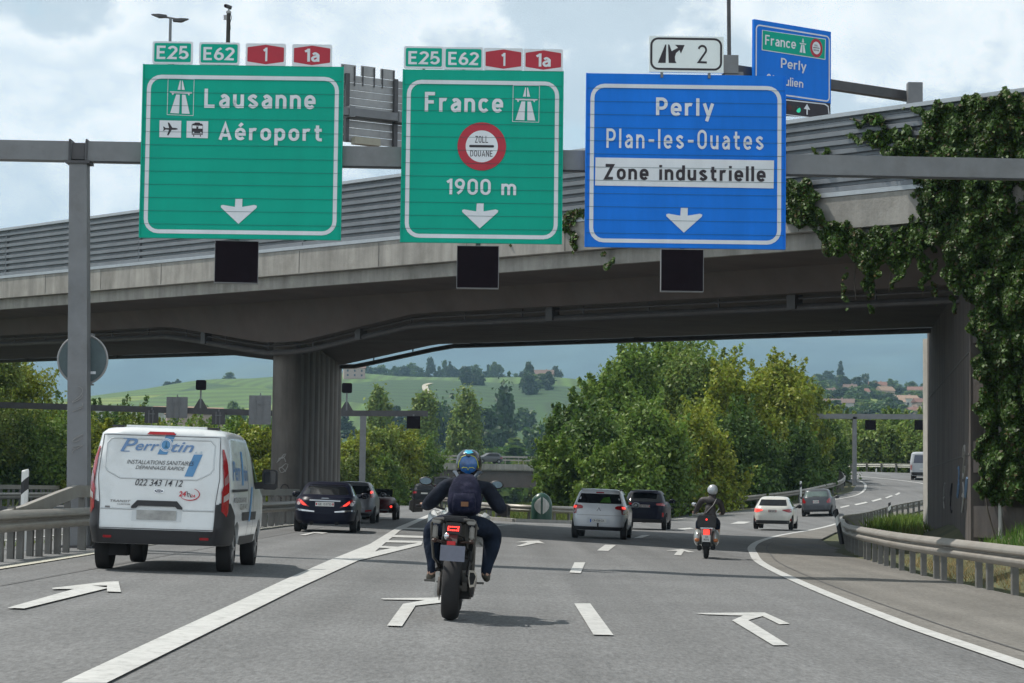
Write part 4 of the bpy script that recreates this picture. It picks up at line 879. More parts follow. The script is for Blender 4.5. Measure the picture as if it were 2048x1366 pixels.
# ================================================================== GUARD RAILS AND ROAD FURNITURE
RAILM = mat('rail_galvanised', (.30, .28, .25), rough=.5, metal=.35, var=.12, scale=2, dirt=((.20, .16, .12), 1.1, .5))
POSTM = mat('rail_post', (.17, .165, .155), rough=.6, metal=.3, var=.2)
WPROF = [(0, .45), (.085, .505), (.09, .53), (.085, .555), (0, .60), (0, .615), (.085, .655), (.09, .68), (.085, .705), (0, .76)]
def ringof(prof, th=.012): return prof + [(d-th, z+(0.012 if i > len(prof)/2 else -.012)) for i, (d, z) in reversed(list(enumerate(prof)))]
def guard_rail(label, path, side=-1, spacing=1.33, box=False, wbeam=True, group=None, ramp=None, rail_m=None, gfn=gz, ph=.74, posts=True):
    P = curve_pts([(p[0], p[1], 0) for p in path], .7); n = len(P)
    e = empty('guard_rail', (P[0].x, P[0].y, gfn(P[0].x, P[0].y)), label=label, cat='guard rail', group=group)
    def put(mb, nm, m, **k):
        o = mb.build(nm, m, e, **k); o.location = -e.location; return o
    D = []
    for i in range(n):
        d = (P[min(i+1, n-1)]-P[max(i-1, 0)]).normalized(); D.append(Vector((d.y, -d.x, 0))*side)
    def sweep(prof, i0=0, zf=None):
        mb = MB(); rg = []
        for i in range(i0, n, 2):
            z = gfn(P[i].x, P[i].y)+(zf(P[i]) if zf else 0); rg.append([(P[i].x+D[i].x*a, P[i].y+D[i].y*a, z+b) for a, b in prof])
        mb.loft(rg); return mb
    if wbeam: put(sweep([(a+.06, b) for a, b in ringof(WPROF)]), 'rail', rail_m or RAILM, smooth=True, angle=50)
    if box: put(sweep([(-.04, .95), (.06, .95), (.06, 1.17), (-.04, 1.17)], zf=ramp), 'top_rail', rail_m or RAILM)
    acc = spacing*.5; me = None
    for i in range(1, n):
        acc += (P[i]-P[i-1]).length
        if acc >= spacing and posts:
            acc -= spacing; z = gfn(P[i].x, P[i].y)
            if me is None:
                mb = MB(); mb.add([(x, y, zz) for zz in (-.25, ph) for x, y in ((-.05, -.06), (.05, -.06), (.05, -.045), (-.03, -.045), (-.03, .045), (.05, .045), (.05, .06), (-.05, .06))], [tuple(range(8)), tuple(range(15, 7, -1))]+[(k, (k+1) % 8, (k+1) % 8+8, k+8) for k in range(8)])
                o = mb.build('post', POSTM, e); me = o
            else: o = me.copy(); COL.objects.link(o); o.parent = e
            o.location = Vector((P[i].x, P[i].y, z))-e.location; o.rotation_euler = (0, 0, math.atan2(D[i].y, D[i].x)+math.pi)
            if box: o.scale = (1, 1, (ph+.25) and 1.5 if (not ramp or ramp(P[i]) > -.1) else 1.1)
    return e
guard_rail('grey steel guard rail curving along the right-hand shoulder towards the ivy wall', [(7.95, 8), (7.8, 20), (7.78, 33), (7.9, 42), (8.35, 49), (8.9, 55.5), (9.6, 61), (10.7, 68), (12.0, 77), (14.4, 90.3), (19.3, 109.5), (23.6, 120.4), (27.8, 130.4)])
guard_rail('lower corrugated guard rail along the left edge beside the white van', [(-7.6, 22), (-7.68, 31), (-7.74, 42), (-7.62, 55), (-7.45, 66), (-7.33, 75), (-7.3, 96), (-7.9, 112), (-9.5, 138)], side=1)
rp = lambda p: -.42*max(0, min(1, (38.5-p.y)/5.0))
guard_rail('higher smooth-topped guard rail behind the left one, ramping down at its near end', [(-7.84, 33.0), (-7.86, 38), (-7.88, 44), (-7.76, 55), (-7.6, 66), (-7.48, 75.4)], side=1, box=True, wbeam=False, ramp=rp)
guard_rail('dark guard rail on the far side of the opposite carriageway at the left edge', [(-24.5, 60), (-24.8, 90), (-26.5, 120), (-30, 145)], side=1, box=True, spacing=2)
guard_rail('guard rail bending across the far end of the left carriageway', [(-3.0, 138), (-3.6, 150), (-7.6, 172), (-12, 185), (-22.3, 196), (-40, 205)], side=-1, spacing=2, rail_m=mat('rail_dark', (.16, .14, .12), rough=.6, metal=.3))
guard_rail('long guard rail from the green bollard along the planted island to the bend', [(-2.3, 122), (-1.2, 106), (.1, 99.8), (1.7, 99.4), (3.2, 101.8), (5.4, 108), (10.3, 129.3), (12.9, 131.4), (15.0, 134.2), (18.0, 136.2), (20.1, 139.8), (22.3, 145), (23.7, 152.5), (24.2, 162), (21, 174.5)], side=1)
guard_rail('pale guard rail round the outside of the far bend behind the silver van', [(8, 208), (22, 199.5), (31, 188.5), (37.2, 173), (38.8, 155), (35.2, 142), (30, 134.5)], side=-1, spacing=2, rail_m=mat('rail_pale', (.48, .47, .42), rough=.5, metal=.2))
DPW = mat('post_white', (.72, .72, .70), rough=.5, var=.08); DPB = mat('post_black', (.02, .02, .022), rough=.5, var=.1)
def delineator(x, y, z, h, label, dark=False, tilt=0, rz=0):
    e = empty('marker_post', (x, y, z), label=label, cat='marker post', rot=(0, tilt, rz))
    pr = [(-.06, -.03), (.0, -.055), (.06, -.03), (.06, .03), (-.06, .03)]
    mb = MB(); mb.loft([[(a, b, -.1) for a, b in pr], [(a, b, h) for a, b in pr], [(a*.8, b*.8+.01, h+.03*(1+a*8)) for a, b in pr]]); mb.build('post', DPB if dark else DPW, e)
    mb = MB(); mb.loft([[(a*1.03, b*1.03, h-.42+(a+.06)*.9) for a, b in pr], [(a*1.03, b*1.03, h-.20+(a+.06)*.9) for a, b in pr]]); mb.build('reflector_band', DPW if dark else DPB, e)
p = at(51, 937, 38); delineator(p.x, 38, gz(p.x, 38), p.z-gz(p.x, 38)-.05, 'white marker post with a black band standing by the left guard rail')
p = at(1687, 1018, 57); delineator(p.x+.02, 57.5, p.z-.85, .82, 'dark marker post leaning on the bend of the right guard rail', True, -.18)
p = at(1779, 1006, 108); delineator(p.x, 108, gz(p.x, 108), p.z-gz(p.x, 108), 'dark marker post among weeds behind the right guard rail', True)
p = at(1604, 963, 136); delineator(p.x, 136.6, gz(p.x, 136), p.z-gz(p.x, 136), 'marker post in the grass behind the island guard rail, above the grey hatchback')
p = at(1698, 948, 150); delineator(p.x, 152, gz(p.x, 152), p.z-gz(p.x, 152), 'dark marker post at the tip of the island bend', True)
p = at(1764, 928, 186); delineator(p.x, 189, gz(p.x, 189), p.z-gz(p.x, 189), 'small white marker post behind the pale guard rail on the far bend')
# green nose bollard
GB_ = mat('bollard_green', (.008, .055, .035), rough=.35, var=.08, coat=.3)
e = empty('traffic_bollard', (1.45, 98.0, gz(1.45, 98)), label='rounded dark green divider bollard with a split white leaf mark at the lane fork', cat='bollard')
hw, H_ = .48, 1.36
def pf(t): return [(hw, 0), (hw, .8)]
mb = MB(); P = [(hw, -.05), (hw, .78)]+[(hw*math.cos(t)+.0, .78+.58*math.sin(t)) for t in np.linspace(.1, 1.45, 9)]+[(.03, H_)]
rings = [[(r_*math.cos(a), r_*.7*math.sin(a), z) for a in np.linspace(0, 2*math.pi, 29)[:-1]] for r_, z in P]
mb.loft(rings); mb.build('body', GB_, e, smooth=True)
mb = MB()
def leaf(s):
    out = []
    for k in range(7): t = k/6; out.append((s*(.05), .38+.78*t))
    for k in range(7): t = k/6; out.append((s*(.05+.30*math.sin(math.pi*(1-t))**.8), 1.16-.78*t))
    return out
for s in (-1, 1):
    L_ = leaf(s); n = 7; mb = MB()
    for i in range(6):
        a, b, c, d = L_[i], L_[i+1], L_[12-i], L_[13-i]
        for u0, u1 in ((0, .5), (.5, 1)):
            q = []
            for p0, p1, u in ((a, d, u0), (a, d, u1), (b, c, u1), (b, c, u0)):
                x = p0[0]+(p1[0]-p0[0])*u; z = p0[1]+(p1[1]-p0[1])*u; rr = hw if z < .78 else hw*math.cos(math.asin(min(1, (z-.78)/.58))); x = max(-rr*.97, min(rr*.97, x))
                q.append((x, -.7*math.sqrt(max(0, rr*rr-x*x))-.012, z))
            mb.add(q, [(0, 1, 2, 3)])
    mb.build('leaf_mark', mat('mark_white', (.42, .42, .40), rough=.5), e)
mb = MB(); mb.box((0, 0, .02), (1.1, .8, .10)); mb.build('base', DPB, e)
# concrete bin-like block beside rail at the fork
# ================================================================== GRASS
def blades(name, pts, hts, m, label=None, lean=.35, wd=.02, seed=1):
    rg = np.random.default_rng(seed); n = len(pts); pts = np.asarray(pts); hts = np.asarray(hts)
    a = rg.uniform(0, 2*np.pi, n); dx, dy = np.cos(a)*wd, np.sin(a)*wd; lx, ly = rg.normal(0, lean, n)*hts, rg.normal(0, lean, n)*hts
    V = np.zeros((n, 3, 3)); V[:, 0] = pts-np.stack([dx, dy, dx*0], 1); V[:, 1] = pts+np.stack([dx, dy, dx*0], 1); V[:, 2] = pts+np.stack([lx, ly, hts], 1)
    me = bpy.data.meshes.new(name); me.vertices.add(3*n); me.vertices.foreach_set('co', V.reshape(-1)); me.loops.add(3*n); me.loops.foreach_set('vertex_index', np.arange(3*n, dtype=np.int32))
    me.polygons.add(n); me.polygons.foreach_set('loop_start', np.arange(0, 3*n, 3, dtype=np.int32)); me.polygons.foreach_set('loop_total', np.full(n, 3, np.int32))
    ca = me.color_attributes.new('tint', 'FLOAT_COLOR', 'CORNER'); t = rg.uniform(.6, 1.35, n); h = rg.uniform(.8, 1.3, n); c = np.ones((n, 3, 4)); c[:, :, 0] = (t*h)[:, None]; c[:, :, 1] = t[:, None]; c[:, :, 2] = (t*.9)[:, None]; ca.data.foreach_set('color', c.reshape(-1))
    me.update(); me.materials.append(m); o = bpy.data.objects.new(name, me); COL.objects.link(o); return tag(o, label, None, kind='stuff')
GR1 = mat('grass_blades', (.12, .17, .04), rough=.8, var=.3, scale=.35, trans=.35, attr=True, dirt=((.24, .21, .09), .25, .75))
GR2 = mat('dry_grass_blades', (.30, .24, .12), rough=.85, var=.3, scale=.5, trans=.25, attr=True)
def scatter(poly, n, seed):
    rg = np.random.default_rng(seed); x0, x1 = min(p[0] for p in poly), max(p[0] for p in poly); y0, y1 = min(p[1] for p in poly), max(p[1] for p in poly); out = []
    while len(out) < n:
        x, y = rg.uniform(x0, x1), rg.uniform(y0, y1)
        if inpoly(x, y, poly): out.append((x, y, gz(x, y)-.05))
    return np.array(out)
ISL = [(-2.6, 124), (-1.3, 107), (.2, 100.6), (2.4, 100.6), (5.0, 108), (9.8, 129.8), (14.6, 134.8), (19.6, 140.2), (23, 152), (23.5, 162), (19, 172), (6, 180), (-4, 150)]
p = scatter(ISL, 26000, 3); hh = RNG.uniform(.25, .8, len(p))*(.7+.5*np.sin(p[:, 0]*1.3)*np.sin(p[:, 1]*.4)); blades('grass', p, np.clip(hh, .2, 1.1), GR1, wd=.035)
VER = [(8.15, 26), (8.2, 40), (8.7, 48), (10.2, 47.2), (12, 45), (16, 40), (16, 26)]
p = scatter(VER, 22000, 4); far_ = p[:, 0] > 9.6; blades('grass', p[far_], RNG.uniform(.10, .28, far_.sum()), mat('fresh_grass_blades', (.10, .20, .035), rough=.8, var=.25, scale=.6, trans=.35, attr=True), wd=.014)
q = p[~far_]; blades('dry_grass', q, RNG.uniform(.10, .38, len(q)), GR2, lean=.7, wd=.01)
BK = [(9.6, 57), (11.2, 67), (14.2, 82), (16.5, 95), (20.5, 108), (25, 120), (30, 128), (22, 100), (15, 72), (13.2, 66), (10.6, 55)]
p = scatter(BK, 9000, 5); hh = RNG.uniform(.1, .35, len(p)); blades('grass', p, hh, GR1, wd=.02)
WD = [(11.6, 70), (14.5, 84), (17.5, 97), (19, 97), (15.8, 82), (13.2, 70)]
p = scatter(WD, 3500, 6); blades('weeds', p, RNG.uniform(.3, 1.0, len(p)), mat('weed_leaves', (.14, .22, .04), rough=.8, var=.3, trans=.35, attr=True), wd=.05)
LV = [(-60, 60), (-25.3, 60), (-25.6, 90), (-27.5, 120), (-34, 150), (-44, 178), (-70, 190)]
p = scatter(LV, 9000, 8); blades('grass', p, RNG.uniform(.3, .9, len(p)), GR1, wd=.05)
LM = [(-9.0, 30), (-9.8, 30), (-9.9, 110), (-8.2, 110), (-8.5, 66), (-9.3, 44)]
p = scatter(LM, 2500, 9); blades('grass', p, RNG.uniform(.05, .25, len(p)), GR1, wd=.015)
# ================================================================== VEHICLES
TYRE = mat('tyre_rubber', (.016, .015, .016), rough=.85, var=.2, scale=8); PLAST = mat('black_plastic', (.022, .022, .025), rough=.55, var=.12)
RIM = mat('alloy_rim', (.35, .35, .36), rough=.35, metal=.7); GLASS = mat('dark_glass', (.008, .009, .011), rough=.06, var=0, spec=.5)
LRED = mat('lamp_red', (.30, .006, .012), rough=.2, var=.1, coat=.5); LON = mat('lamp_red_lit', (.6, .02, .02), rough=.3, emit=((1, .05, .03), 1.6)); LCL = mat('lamp_clear', (.45, .38, .38), rough=.15, var=.15, coat=.5)
CHROME = mat('chrome', (.62, .63, .65), rough=.18, metal=.9, var=.05); PLATEM = mat('number_plate_white', (.62, .62, .60), rough=.4, var=.03)
UNDER = mat('underbody', (.008, .008, .009), rough=.9)
class Car:
    """levels: rows of (z, y_rear, y_front, half_width, squareness) from sill to roof"""
    def __init__(s, levels, name, label, loc, rz, paint, wheels, cat='car', group=None, sub=5):
        s.L = np.array(levels, float); s.e = empty(name, loc, rz, label, cat, group); s.paint = paint
        s.e.rotation_euler = (0, math.atan2(gz(loc[0]-1, loc[1])-gz(loc[0]+1, loc[1]), 2), rz)
        zs = s.L[:, 0]; Z = []
        for i in range(len(zs)-1):
            k = max(1, int(math.ceil((zs[i+1]-zs[i])/.06))); Z += [zs[i]+(zs[i+1]-zs[i])*j/k for j in range(k)]
        Z.append(zs[-1]); NU = 150 if name == 'panel_van' else 84; rings = []
        for z in Z: rings.append(s.ring(z, NU))
        yr, yf, hw, n = s.P(Z[-1]); 
        for t, dz in ((.93, .018), (.75, .034), (.4, .045)): rings.append([(x*t, (yr+yf)/2+(y-(yr+yf)/2)*t, Z[-1]+dz) for x, y, z in rings[len(Z)-1]])
        mb = MB(); mb.loft(rings); body = mb.build('body', paint, s.e, smooth=True, angle=180)
        s.body = body
        # wheel arches cut out of the body
        cut = MB()
        for y, r_, tr, wd in wheels: cut.lathe([(r_+.045, -3), (r_+.045, 3)], (0, y, r_), axis='x', n=36)
        co = cut.build('cutter', UNDER); bm = body.modifiers.new('b', 'BOOLEAN'); bm.operation = 'DIFFERENCE'; bm.object = co; bm.solver = 'EXACT'
        bpy.context.view_layer.update(); dg = bpy.context.evaluated_depsgraph_get(); co.location = s.e.matrix_world.translation; co.rotation_euler = s.e.rotation_euler
        bpy.context.view_layer.update(); dg = bpy.context.evaluated_depsgraph_get(); me = bpy.data.meshes.new_from_object(body.evaluated_get(dg))
        if len(me.polygons) > 100:
            body.modifiers.clear(); body.data = me
        else: body.modifiers.clear()
        me = body.data; me.polygons.foreach_set('use_smooth', [True]*len(me.polygons)); me.set_sharp_from_angle(angle=R(38))
        bpy.data.objects.remove(co)
        mb = MB(); y0, y1, hw_ = s.P(s.L[0, 0]+.1)[:3]; mb.box((0, (y0+y1)/2, s.L[0, 0]+.10), (hw_*2-.42*1.0, (y1-y0)*.9, .18)); mb.build('underbody', UNDER, s.e)
        for y, r_, tr, wd in wheels:
            for sd in (-1, 1): s.wheel(sd*(tr/2), y, r_, wd, sd)
    def P(s, z): L_ = s.L; return tuple(np.interp(z, L_[:, 0], L_[:, k]) for k in range(1, 5))
    def ring(s, z, NU):
        yr, yf, hw, n = s.P(z); cy, a = (yr+yf)/2, (yf-yr)/2; out = []
        for j in range(NU):
            t = 2*math.pi*j/NU; c, q = math.cos(t), math.sin(t)
            f_ = lambda v: math.copysign(abs(v)**.45, v)
            c, q = f_(c), f_(q)
            # square-ish plan outline sampled so that corners get enough points
            k = (abs(c)**n+abs(q)**n)**(-1/n); out.append((hw*k*c, cy+a*k*q, z))
        return out
    def rear(s, x, z, off=0):
        yr, yf, hw, n = s.P(z); a = (yf-yr)/2; u = min(.9995, abs(x)/hw); return (x, (yr+yf)/2-a*(1-u**n)**(1/n)-off, z)
    def side(s, y, z, sd, off=0):
        yr, yf, hw, n = s.P(z); a = (yf-yr)/2; u = min(.9995, abs(y-(yr+yf)/2)/a); return (sd*(hw*(1-u**n)**(1/n)+off), y, z)
    def cp(s, name, poly, m, off=.01, sides=(-1, 1), parent=None, step=.04):
        """patch wrapped round a rear corner; poly in (arc length from the corner, z), negative = on the rear face"""
        V, Fs = s._fill(poly, step); outp = []
        for sd in sides:
            vs = []
            for u, z in V:
                yr, yf, hw, n = s.P(z); a = (yf-yr)/2; t = np.linspace(0, math.pi/2, 161)**1.0; c = np.sin(t)**(2/n)*hw; q = (yr+yf)/2-np.maximum(np.cos(t), 0)**(2/n)*a
                L_ = np.concatenate([[0], np.cumsum(np.hypot(np.diff(c), np.diff(q)))]); l0 = L_[80]; x = np.interp(l0+u, L_, c); y = np.interp(l0+u, L_, q)
                x2 = np.interp(l0+u+.01, L_, c); y2 = np.interp(l0+u+.01, L_, q); x1 = np.interp(l0+u-.01, L_, c); y1 = np.interp(l0+u-.01, L_, q); nn = Vector((y2-y1, -(x2-x1), 0)).normalized()
                vs.append((sd*(x+nn.x*off), y+nn.y*off, z))
            mb = MB(); mb.add(vs, Fs); o = mb.build(name, m, parent or s.e, smooth=True, angle=180); outp.append(o)
            cn = Vector((0, 2.0, 0)); 
            if sum((p.center.x-0)*p.normal.x+(p.center.y-2.0)*p.normal.y for p in o.data.polygons) < 0: o.data.flip_normals()
        return outp
    def _fill(s, poly, step=.07):
        Q = []
        for i, p in enumerate(poly):
            q = poly[(i+1) % len(poly)]; k = max(1, int(math.dist(p, q)/step)); Q += [Vector((p[0]+(q[0]-p[0])*j/k, p[1]+(q[1]-p[1])*j/k)) for j in range(k)]
        nb = len(Q); pts = list(Q); xs_, zs_ = [p[0] for p in poly], [p[1] for p in poly]
        for x in np.arange(min(xs_)+step*.6, max(xs_), step):
            for z in np.arange(min(zs_)+step*.6, max(zs_), step):
                if inpoly(x, z, poly) and min((Vector((x, z))-q).length for q in Q) > step*.4: pts.append(Vector((x, z)))
        V, E, Fc, *_ = delaunay_2d_cdt(pts, [(i, (i+1) % nb) for i in range(nb)], [], 1, 1e-6); return [(v.x, v.y) for v in V], [tuple(f) for f in Fc]
    def rp(s, name, poly, m, off=.006, parent=None, step=.07):
        V, Fs = s._fill(poly, step); mb = MB(); mb.add([s.rear(x, z, off) for x, z in V], Fs); o = mb.build(name, m, parent or s.e, smooth=True, angle=180)
        if sum(p.normal.y*p.area for p in o.data.polygons) > 0: o.data.flip_normals()
        return o
    def rpm(s, name, poly, m, off=.006, parent=None):            # mirrored pair
        a = s.rp(name, poly, m, off, parent); b = s.rp(name, [(-x, z) for x, z in poly], m, off, parent); return a, b
    def sp(s, name, poly, m, off=.005, sides=(-1, 1), parent=None):
        outp = []
        for sd in sides:
            V, Fs = s._fill(poly, .1); mb = MB(); mb.add([s.side(y, z, sd, off) for y, z in V], Fs); o = mb.build(name, m, parent or s.e, smooth=True, angle=180)
            if sum(p.normal.x*p.area for p in o.data.polygons)*sd < 0: o.data.flip_normals()
            outp.append(o)
        return outp
    def wheel(s, x, y, r_, wd, sd):
        mb = MB(); h = wd/2; mb.lathe([(r_*.62, -h*.8), (r_*.8, -h), (r_*.96, -h*.92), (r_, -h*.6), (r_, h*.6), (r_*.96, h*.92), (r_*.8, h), (r_*.62, h*.8)], axis='x', n=32)
        w_ = mb.build('wheel', TYRE, s.e, smooth=True, angle=50, loc=(x-sd*h, y, r_))
        mb = MB(); mb.lathe([(.02, sd*h*.55), (r_*.15, sd*h*.6), (r_*.6, sd*h*.55), (r_*.64, sd*h*.84), (r_*.62, sd*h*.2)], axis='x', n=24, cap=False)
        for k in range(5):
            a = k*2*math.pi/5; mb.beam((sd*h*.75, .03*math.cos(a), .03*math.sin(a)), (sd*h*.75, r_*.6*math.cos(a), r_*.6*math.sin(a)), .05, .05)
        mb.build('rim', RIM, w_, smooth=True, angle=40)
    def mirror(s, sd, y, z, m=None, sz=(.20, .10, .14)):
        x = s.side(y, z, sd)[0]; mb = MB(); mb.sphere((x+sd*(.10+sz[0]/2), y, z+.04), (sz[0]/2+.03, sz[1]/2+.02, sz[2]/2+.02), 14, 8); mb.beam((x, y+.04, z-.02), (x+sd*.13, y+.02, z), .06, .05)
        o = mb.build('wing_mirror', m or s.paint, s.e, smooth=True); mb = MB(); mb.lathe([(.001, 0), (sz[2]/2, 0)], (x+sd*(.10+sz[0]/2), y-sz[1]/2-.012, z+.04), axis='y', n=14); mb.build('mirror_glass', GLASS, o)
    def plate(s, z, w_=.5, h=.11, txt='GE 153755', x=0, swiss=True, m=None, off=.012, ld=None):
        q = s.rear(x, z, off); mb = MB(); mb.box((x, q[1]-.006, z), (w_, .012, h)); o = mb.build('number_plate', m or PLATEM, s.e)
        if txt:
            mb = MB(); put_text(mb, txt, x-w_*.36, z-h*.28, x+w_*.36, z+h*.28, y=q[1]-.014, bold=.01); mb.build('lettering', SBLACK, o)
        if swiss:
            mb = MB()
            for sx in (-1, 1): mb.box((x+sx*w_*.44, q[1]-.014, z), (w_*.07, .002, h*.5))
            mb.build('shield', SRED, o)
        return o, q[1]
def place(px, py, Y, dz=0):
    p = at(px, py, Y); return (p.x, Y, gz(p.x, Y)+dz)
def heading(x0, y0, x1, y1): return math.atan2(y1-y0, x1-x0)-math.pi/2
def paint(name, c, metal=.0, rough=.35, coat=.1): return mat(name, c, rough=rough, metal=metal, var=.04, scale=2, coat=coat if max(c) > .05 else 0, spec=.5 if max(c) > .05 else .16)

# ---------------------------------------------------------------- white panel van
WP = mat('van_white', (.72, .745, .755), rough=.3, var=.05, scale=1.5, coat=.5, dirt=((.42, .42, .40), 1.2, .4))
VX, VY = -5.0, 30.2
V = Car([(.39, .01, 4.80, .95, 8), (.42, .0, 4.85, .955, 8), (.62, -.03, 4.95, .985, 9), (.80, .0, 4.97, .99, 9), (1.05, .02, 4.85, .99, 10), (1.18, .03, 4.30, .985, 10), (1.30, .045, 3.95, .975, 10), (1.55, .09, 3.55, .945, 10), (1.75, .15, 3.25, .905, 9), (1.88, .17, 3.05, .875, 9), (1.945, .23, 2.90, .83, 6)],
        'panel_van', 'white panel van with blue lettering and an unreadable plate, driving beside the left guard rail', (VX, VY, gz(VX, VY)-.02), R(.5), WP, [(.98, .335, 1.90, .215), (3.92, .335, 1.90, .215)], cat='van')
V.e.scale = (1.035, 1, 1.045)
V.rp('bumper', [(-.88, .392), (.88, .392), (.88, .95), (.80, .95), (.775, .585), (-.775, .585), (-.80, .95), (-.88, .95)], PLAST, .014)
V.cp('bumper_corner', [(-.16, .392), (.45, .392), (.60, .50), (.46, .80), (.12, .97), (-.14, .97), (-.16, .95)], PLAST, .012)
V.sp('side_skirt', [(1.45, .38), (3.4, .38), (3.4, .50), (1.45, .50)], PLAST, .006)
V.sp('side_moulding', [(1.55, .72), (3.3, .72), (3.35, .84), (1.5, .84)], PLAST, .008)
V.sp('fuel_flap', [(.55, .92), (1.02, .92), (1.02, 1.12), (.55, 1.12)], WP, .004)
# door seams
SEAMV = mat('door_seam', (.10, .10, .11), rough=.8, var=0); SHADE = mat('van_white_shaded', (.58, .605, .62), rough=.35, var=.05, coat=.4)  # SHADE: greyer van white, shade of recesses and pressings painted in
def rline(name, pts, m, wd=.012, off=.009, car=V):
    mb = MB(); Q = []
    for a, b in zip(pts[:-1], pts[1:]):
        k = max(1, int(math.dist(a, b)/.06)); Q += [(a[0]+(b[0]-a[0])*j/k, a[1]+(b[1]-a[1])*j/k) for j in range(k)]
    Q.append(pts[-1]); mb.tube([car.rear(x, z, off-wd*.3) for x, z in Q], wd/2, 5); return mb.build(name, m, car.e, smooth=True)
rline('door_seam', [(-.79, .96), (-.785, .60), (.785, .60), (.79, .96), (.83, 1.3), (.80, 1.86), (-.80, 1.86), (-.83, 1.3), (-.79, .96)], SEAMV, .010)
rline('pressing_line', [(-.74, 1.42), (-.74, 1.74), (-.68, 1.81), (.68, 1.81), (.74, 1.74), (.74, 1.42), (.70, 1.36), (.52, 1.27), (-.52, 1.27), (-.70, 1.36), (-.74, 1.42)], SHADE, .022, .008)
rline('pressing_line', [(-.77, .86), (-.3, .86)], SHADE, .03, .008); rline('pressing_line', [(.35, .86), (.77, .86)], SHADE, .03, .008)
for o in V.cp('tail_lamp', [(-.115, .86), (.0, .78), (.045, .86), (.055, 1.26), (.035, 1.5), (-.01, 1.70), (-.045, 1.70), (-.065, 1.48), (-.075, 1.20), (-.115, 1.12)], LRED, .016): pass
V.cp('lamp_clear', [(-.09, .98), (.03, 1.03), (.035, 1.12), (-.09, 1.06)], LCL, .021)
V.cp('lamp_clear', [(-.065, 1.20), (.035, 1.26), (.03, 1.38), (-.06, 1.30)], mat('lamp_smoke', (.30, .16, .16), rough=.2, coat=.5), .021)
V.rp('high_brake_lamp', [(-.20, 1.875), (.20, 1.875), (.165, 1.915), (-.165, 1.915)], LRED, .03)
V.rp('plate_recess_shade', [(-.34, .70), (.34, .70), (.335, .88), (-.335, .88)], SHADE, .006)
V.rp('door_handle', [(-.35, .895), (-.27, .98), (.27, .98), (.35, .895), (.35, .87), (.28, .875), (.25, .905), (-.25, .905), (-.28, .875), (-.35, .87)], PLAST, .03)
V.plate(.785, .54, .13, '', m=mat('smeared_plate', (.36, .36, .35), rough=.5, var=.25, scale=9), swiss=False, off=.012)
for x in (-.66, .66): V.rp('reflector', [(x-.06, .465), (x+.06, .465), (x+.06, .50), (x-.06, .50)], LRED, .02)
mb = MB()
mb.box((0, 1.45, 1.992), (1.12, 1.7, .03)); V_r = mb.build('roof_panel', WP, V.e)
for x in (-.66, .66):
    mb = MB(); mb.box((x, .55, 1.985), (.16, .12, .03)); mb.build('roof_rack_foot', PLAST, V.e)
V.sp('window', [(3.05, 1.22), (3.75, 1.22), (3.2, 1.70), (2.95, 1.70)], GLASS, .01)
V.sp('door_rail', [(.35, 1.12), (2.1, 1.14), (2.1, 1.17), (.35, 1.16)], PLAST, .012)
V.sp('door_seam', [(2.25, .42), (2.275, .42), (2.275, 1.75), (2.25, 1.75)], SEAMV, .006); V.sp('door_seam', [(2.92, .42), (2.945, .42), (2.945, 1.75), (2.92, 1.75)], SEAMV, .006)
for sd in (-1, 1):
    x = V.side(3.2, 1.15, sd)[0]; mb = MB(); mb.prism(rrect(x+sd*.22-.115, 1.17, x+sd*.22+.115, 1.47, .05), 3.10, 3.24); mb.beam((x-.02*sd, 3.2, 1.22), (x+sd*.22, 3.18, 1.24), .10, .10); o = mb.build('wing_mirror', PLAST, V.e, bevel=.015)
    mb = MB(); flat(mb, rrect(x+sd*.22-.09, 1.25, x+sd*.22+.09, 1.45, .04), 3.094); mb.build('mirror_glass', GLASS, o)
# lettering, fitted to the tailgate
VB = mat('van_blue', (.10, .27, .50), rough=.5, var=.15, scale=4); VB2 = mat('van_blue_dark', (.14, .25, .45), rough=.5, var=.1); VBK = mat('van_black', (.03, .028, .035), rough=.5)
def vtext(name, t, x0, z0, x1, z1, m, shear=.25, bold=.0, off=.017, space=1.0, serif=0):
    mb = MB(); put_text(mb, t, x0, z0, x1, z1, bold=bold, shear=shear, space=space, fn=lambda p: V.rear(p[0], p[1], off)); return mb.build(name, m, V.e)
def vpoly(name, pl, m, off=.010): return V.rp(name, pl, m, off, step=.1)
# pixel -> tailgate helper so that the livery sits where it was painted
bpy.context.view_layer.update(); _iv = V.e.matrix_world.inverted()
def vq(px, py):
    o = _iv @ CAM; d = (_iv.to_3x3() @ ray(px, py)).normalized(); t = 20.0
    for _ in range(4000):
        p = o+d*t
        if .3 < p.z < 1.99 and abs(p.x) < 1.0 and p.y >= V.rear(p.x, p.z)[1]: return (p.x, p.z)
        t += .01
    return (0, 1)
VZ = lambda x, y: vq(x/3.6571, 680+y/3.6571)
a, b, c, d = VZ(1222, 684), VZ(1292, 684), VZ(1222, 838), VZ(1152, 836); vpoly('logo_bar', [a, b, c, d], VB)
a, b, c, d = VZ(1420, 838), VZ(1484, 838), VZ(1412, 1000), VZ(1350, 998); vpoly('logo_bar', [a, b, c, d], VB)
def vt(name, t, A_, B_, m, **k): p, q = VZ(*A_), VZ(*B_); return vtext(name, t, p[0], q[1], q[0], p[1], m, **k)
vt('lettering', 'P', (890, 716), (1005, 816), VB2, shear=.35, bold=.012); vt('lettering', 'err', (995, 756), (1165, 812), VB2, shear=.35, bold=.012); vt('lettering', 'tin', (1258, 745), (1418, 824), VB2, shear=.35, bold=.012)
mb = MB()
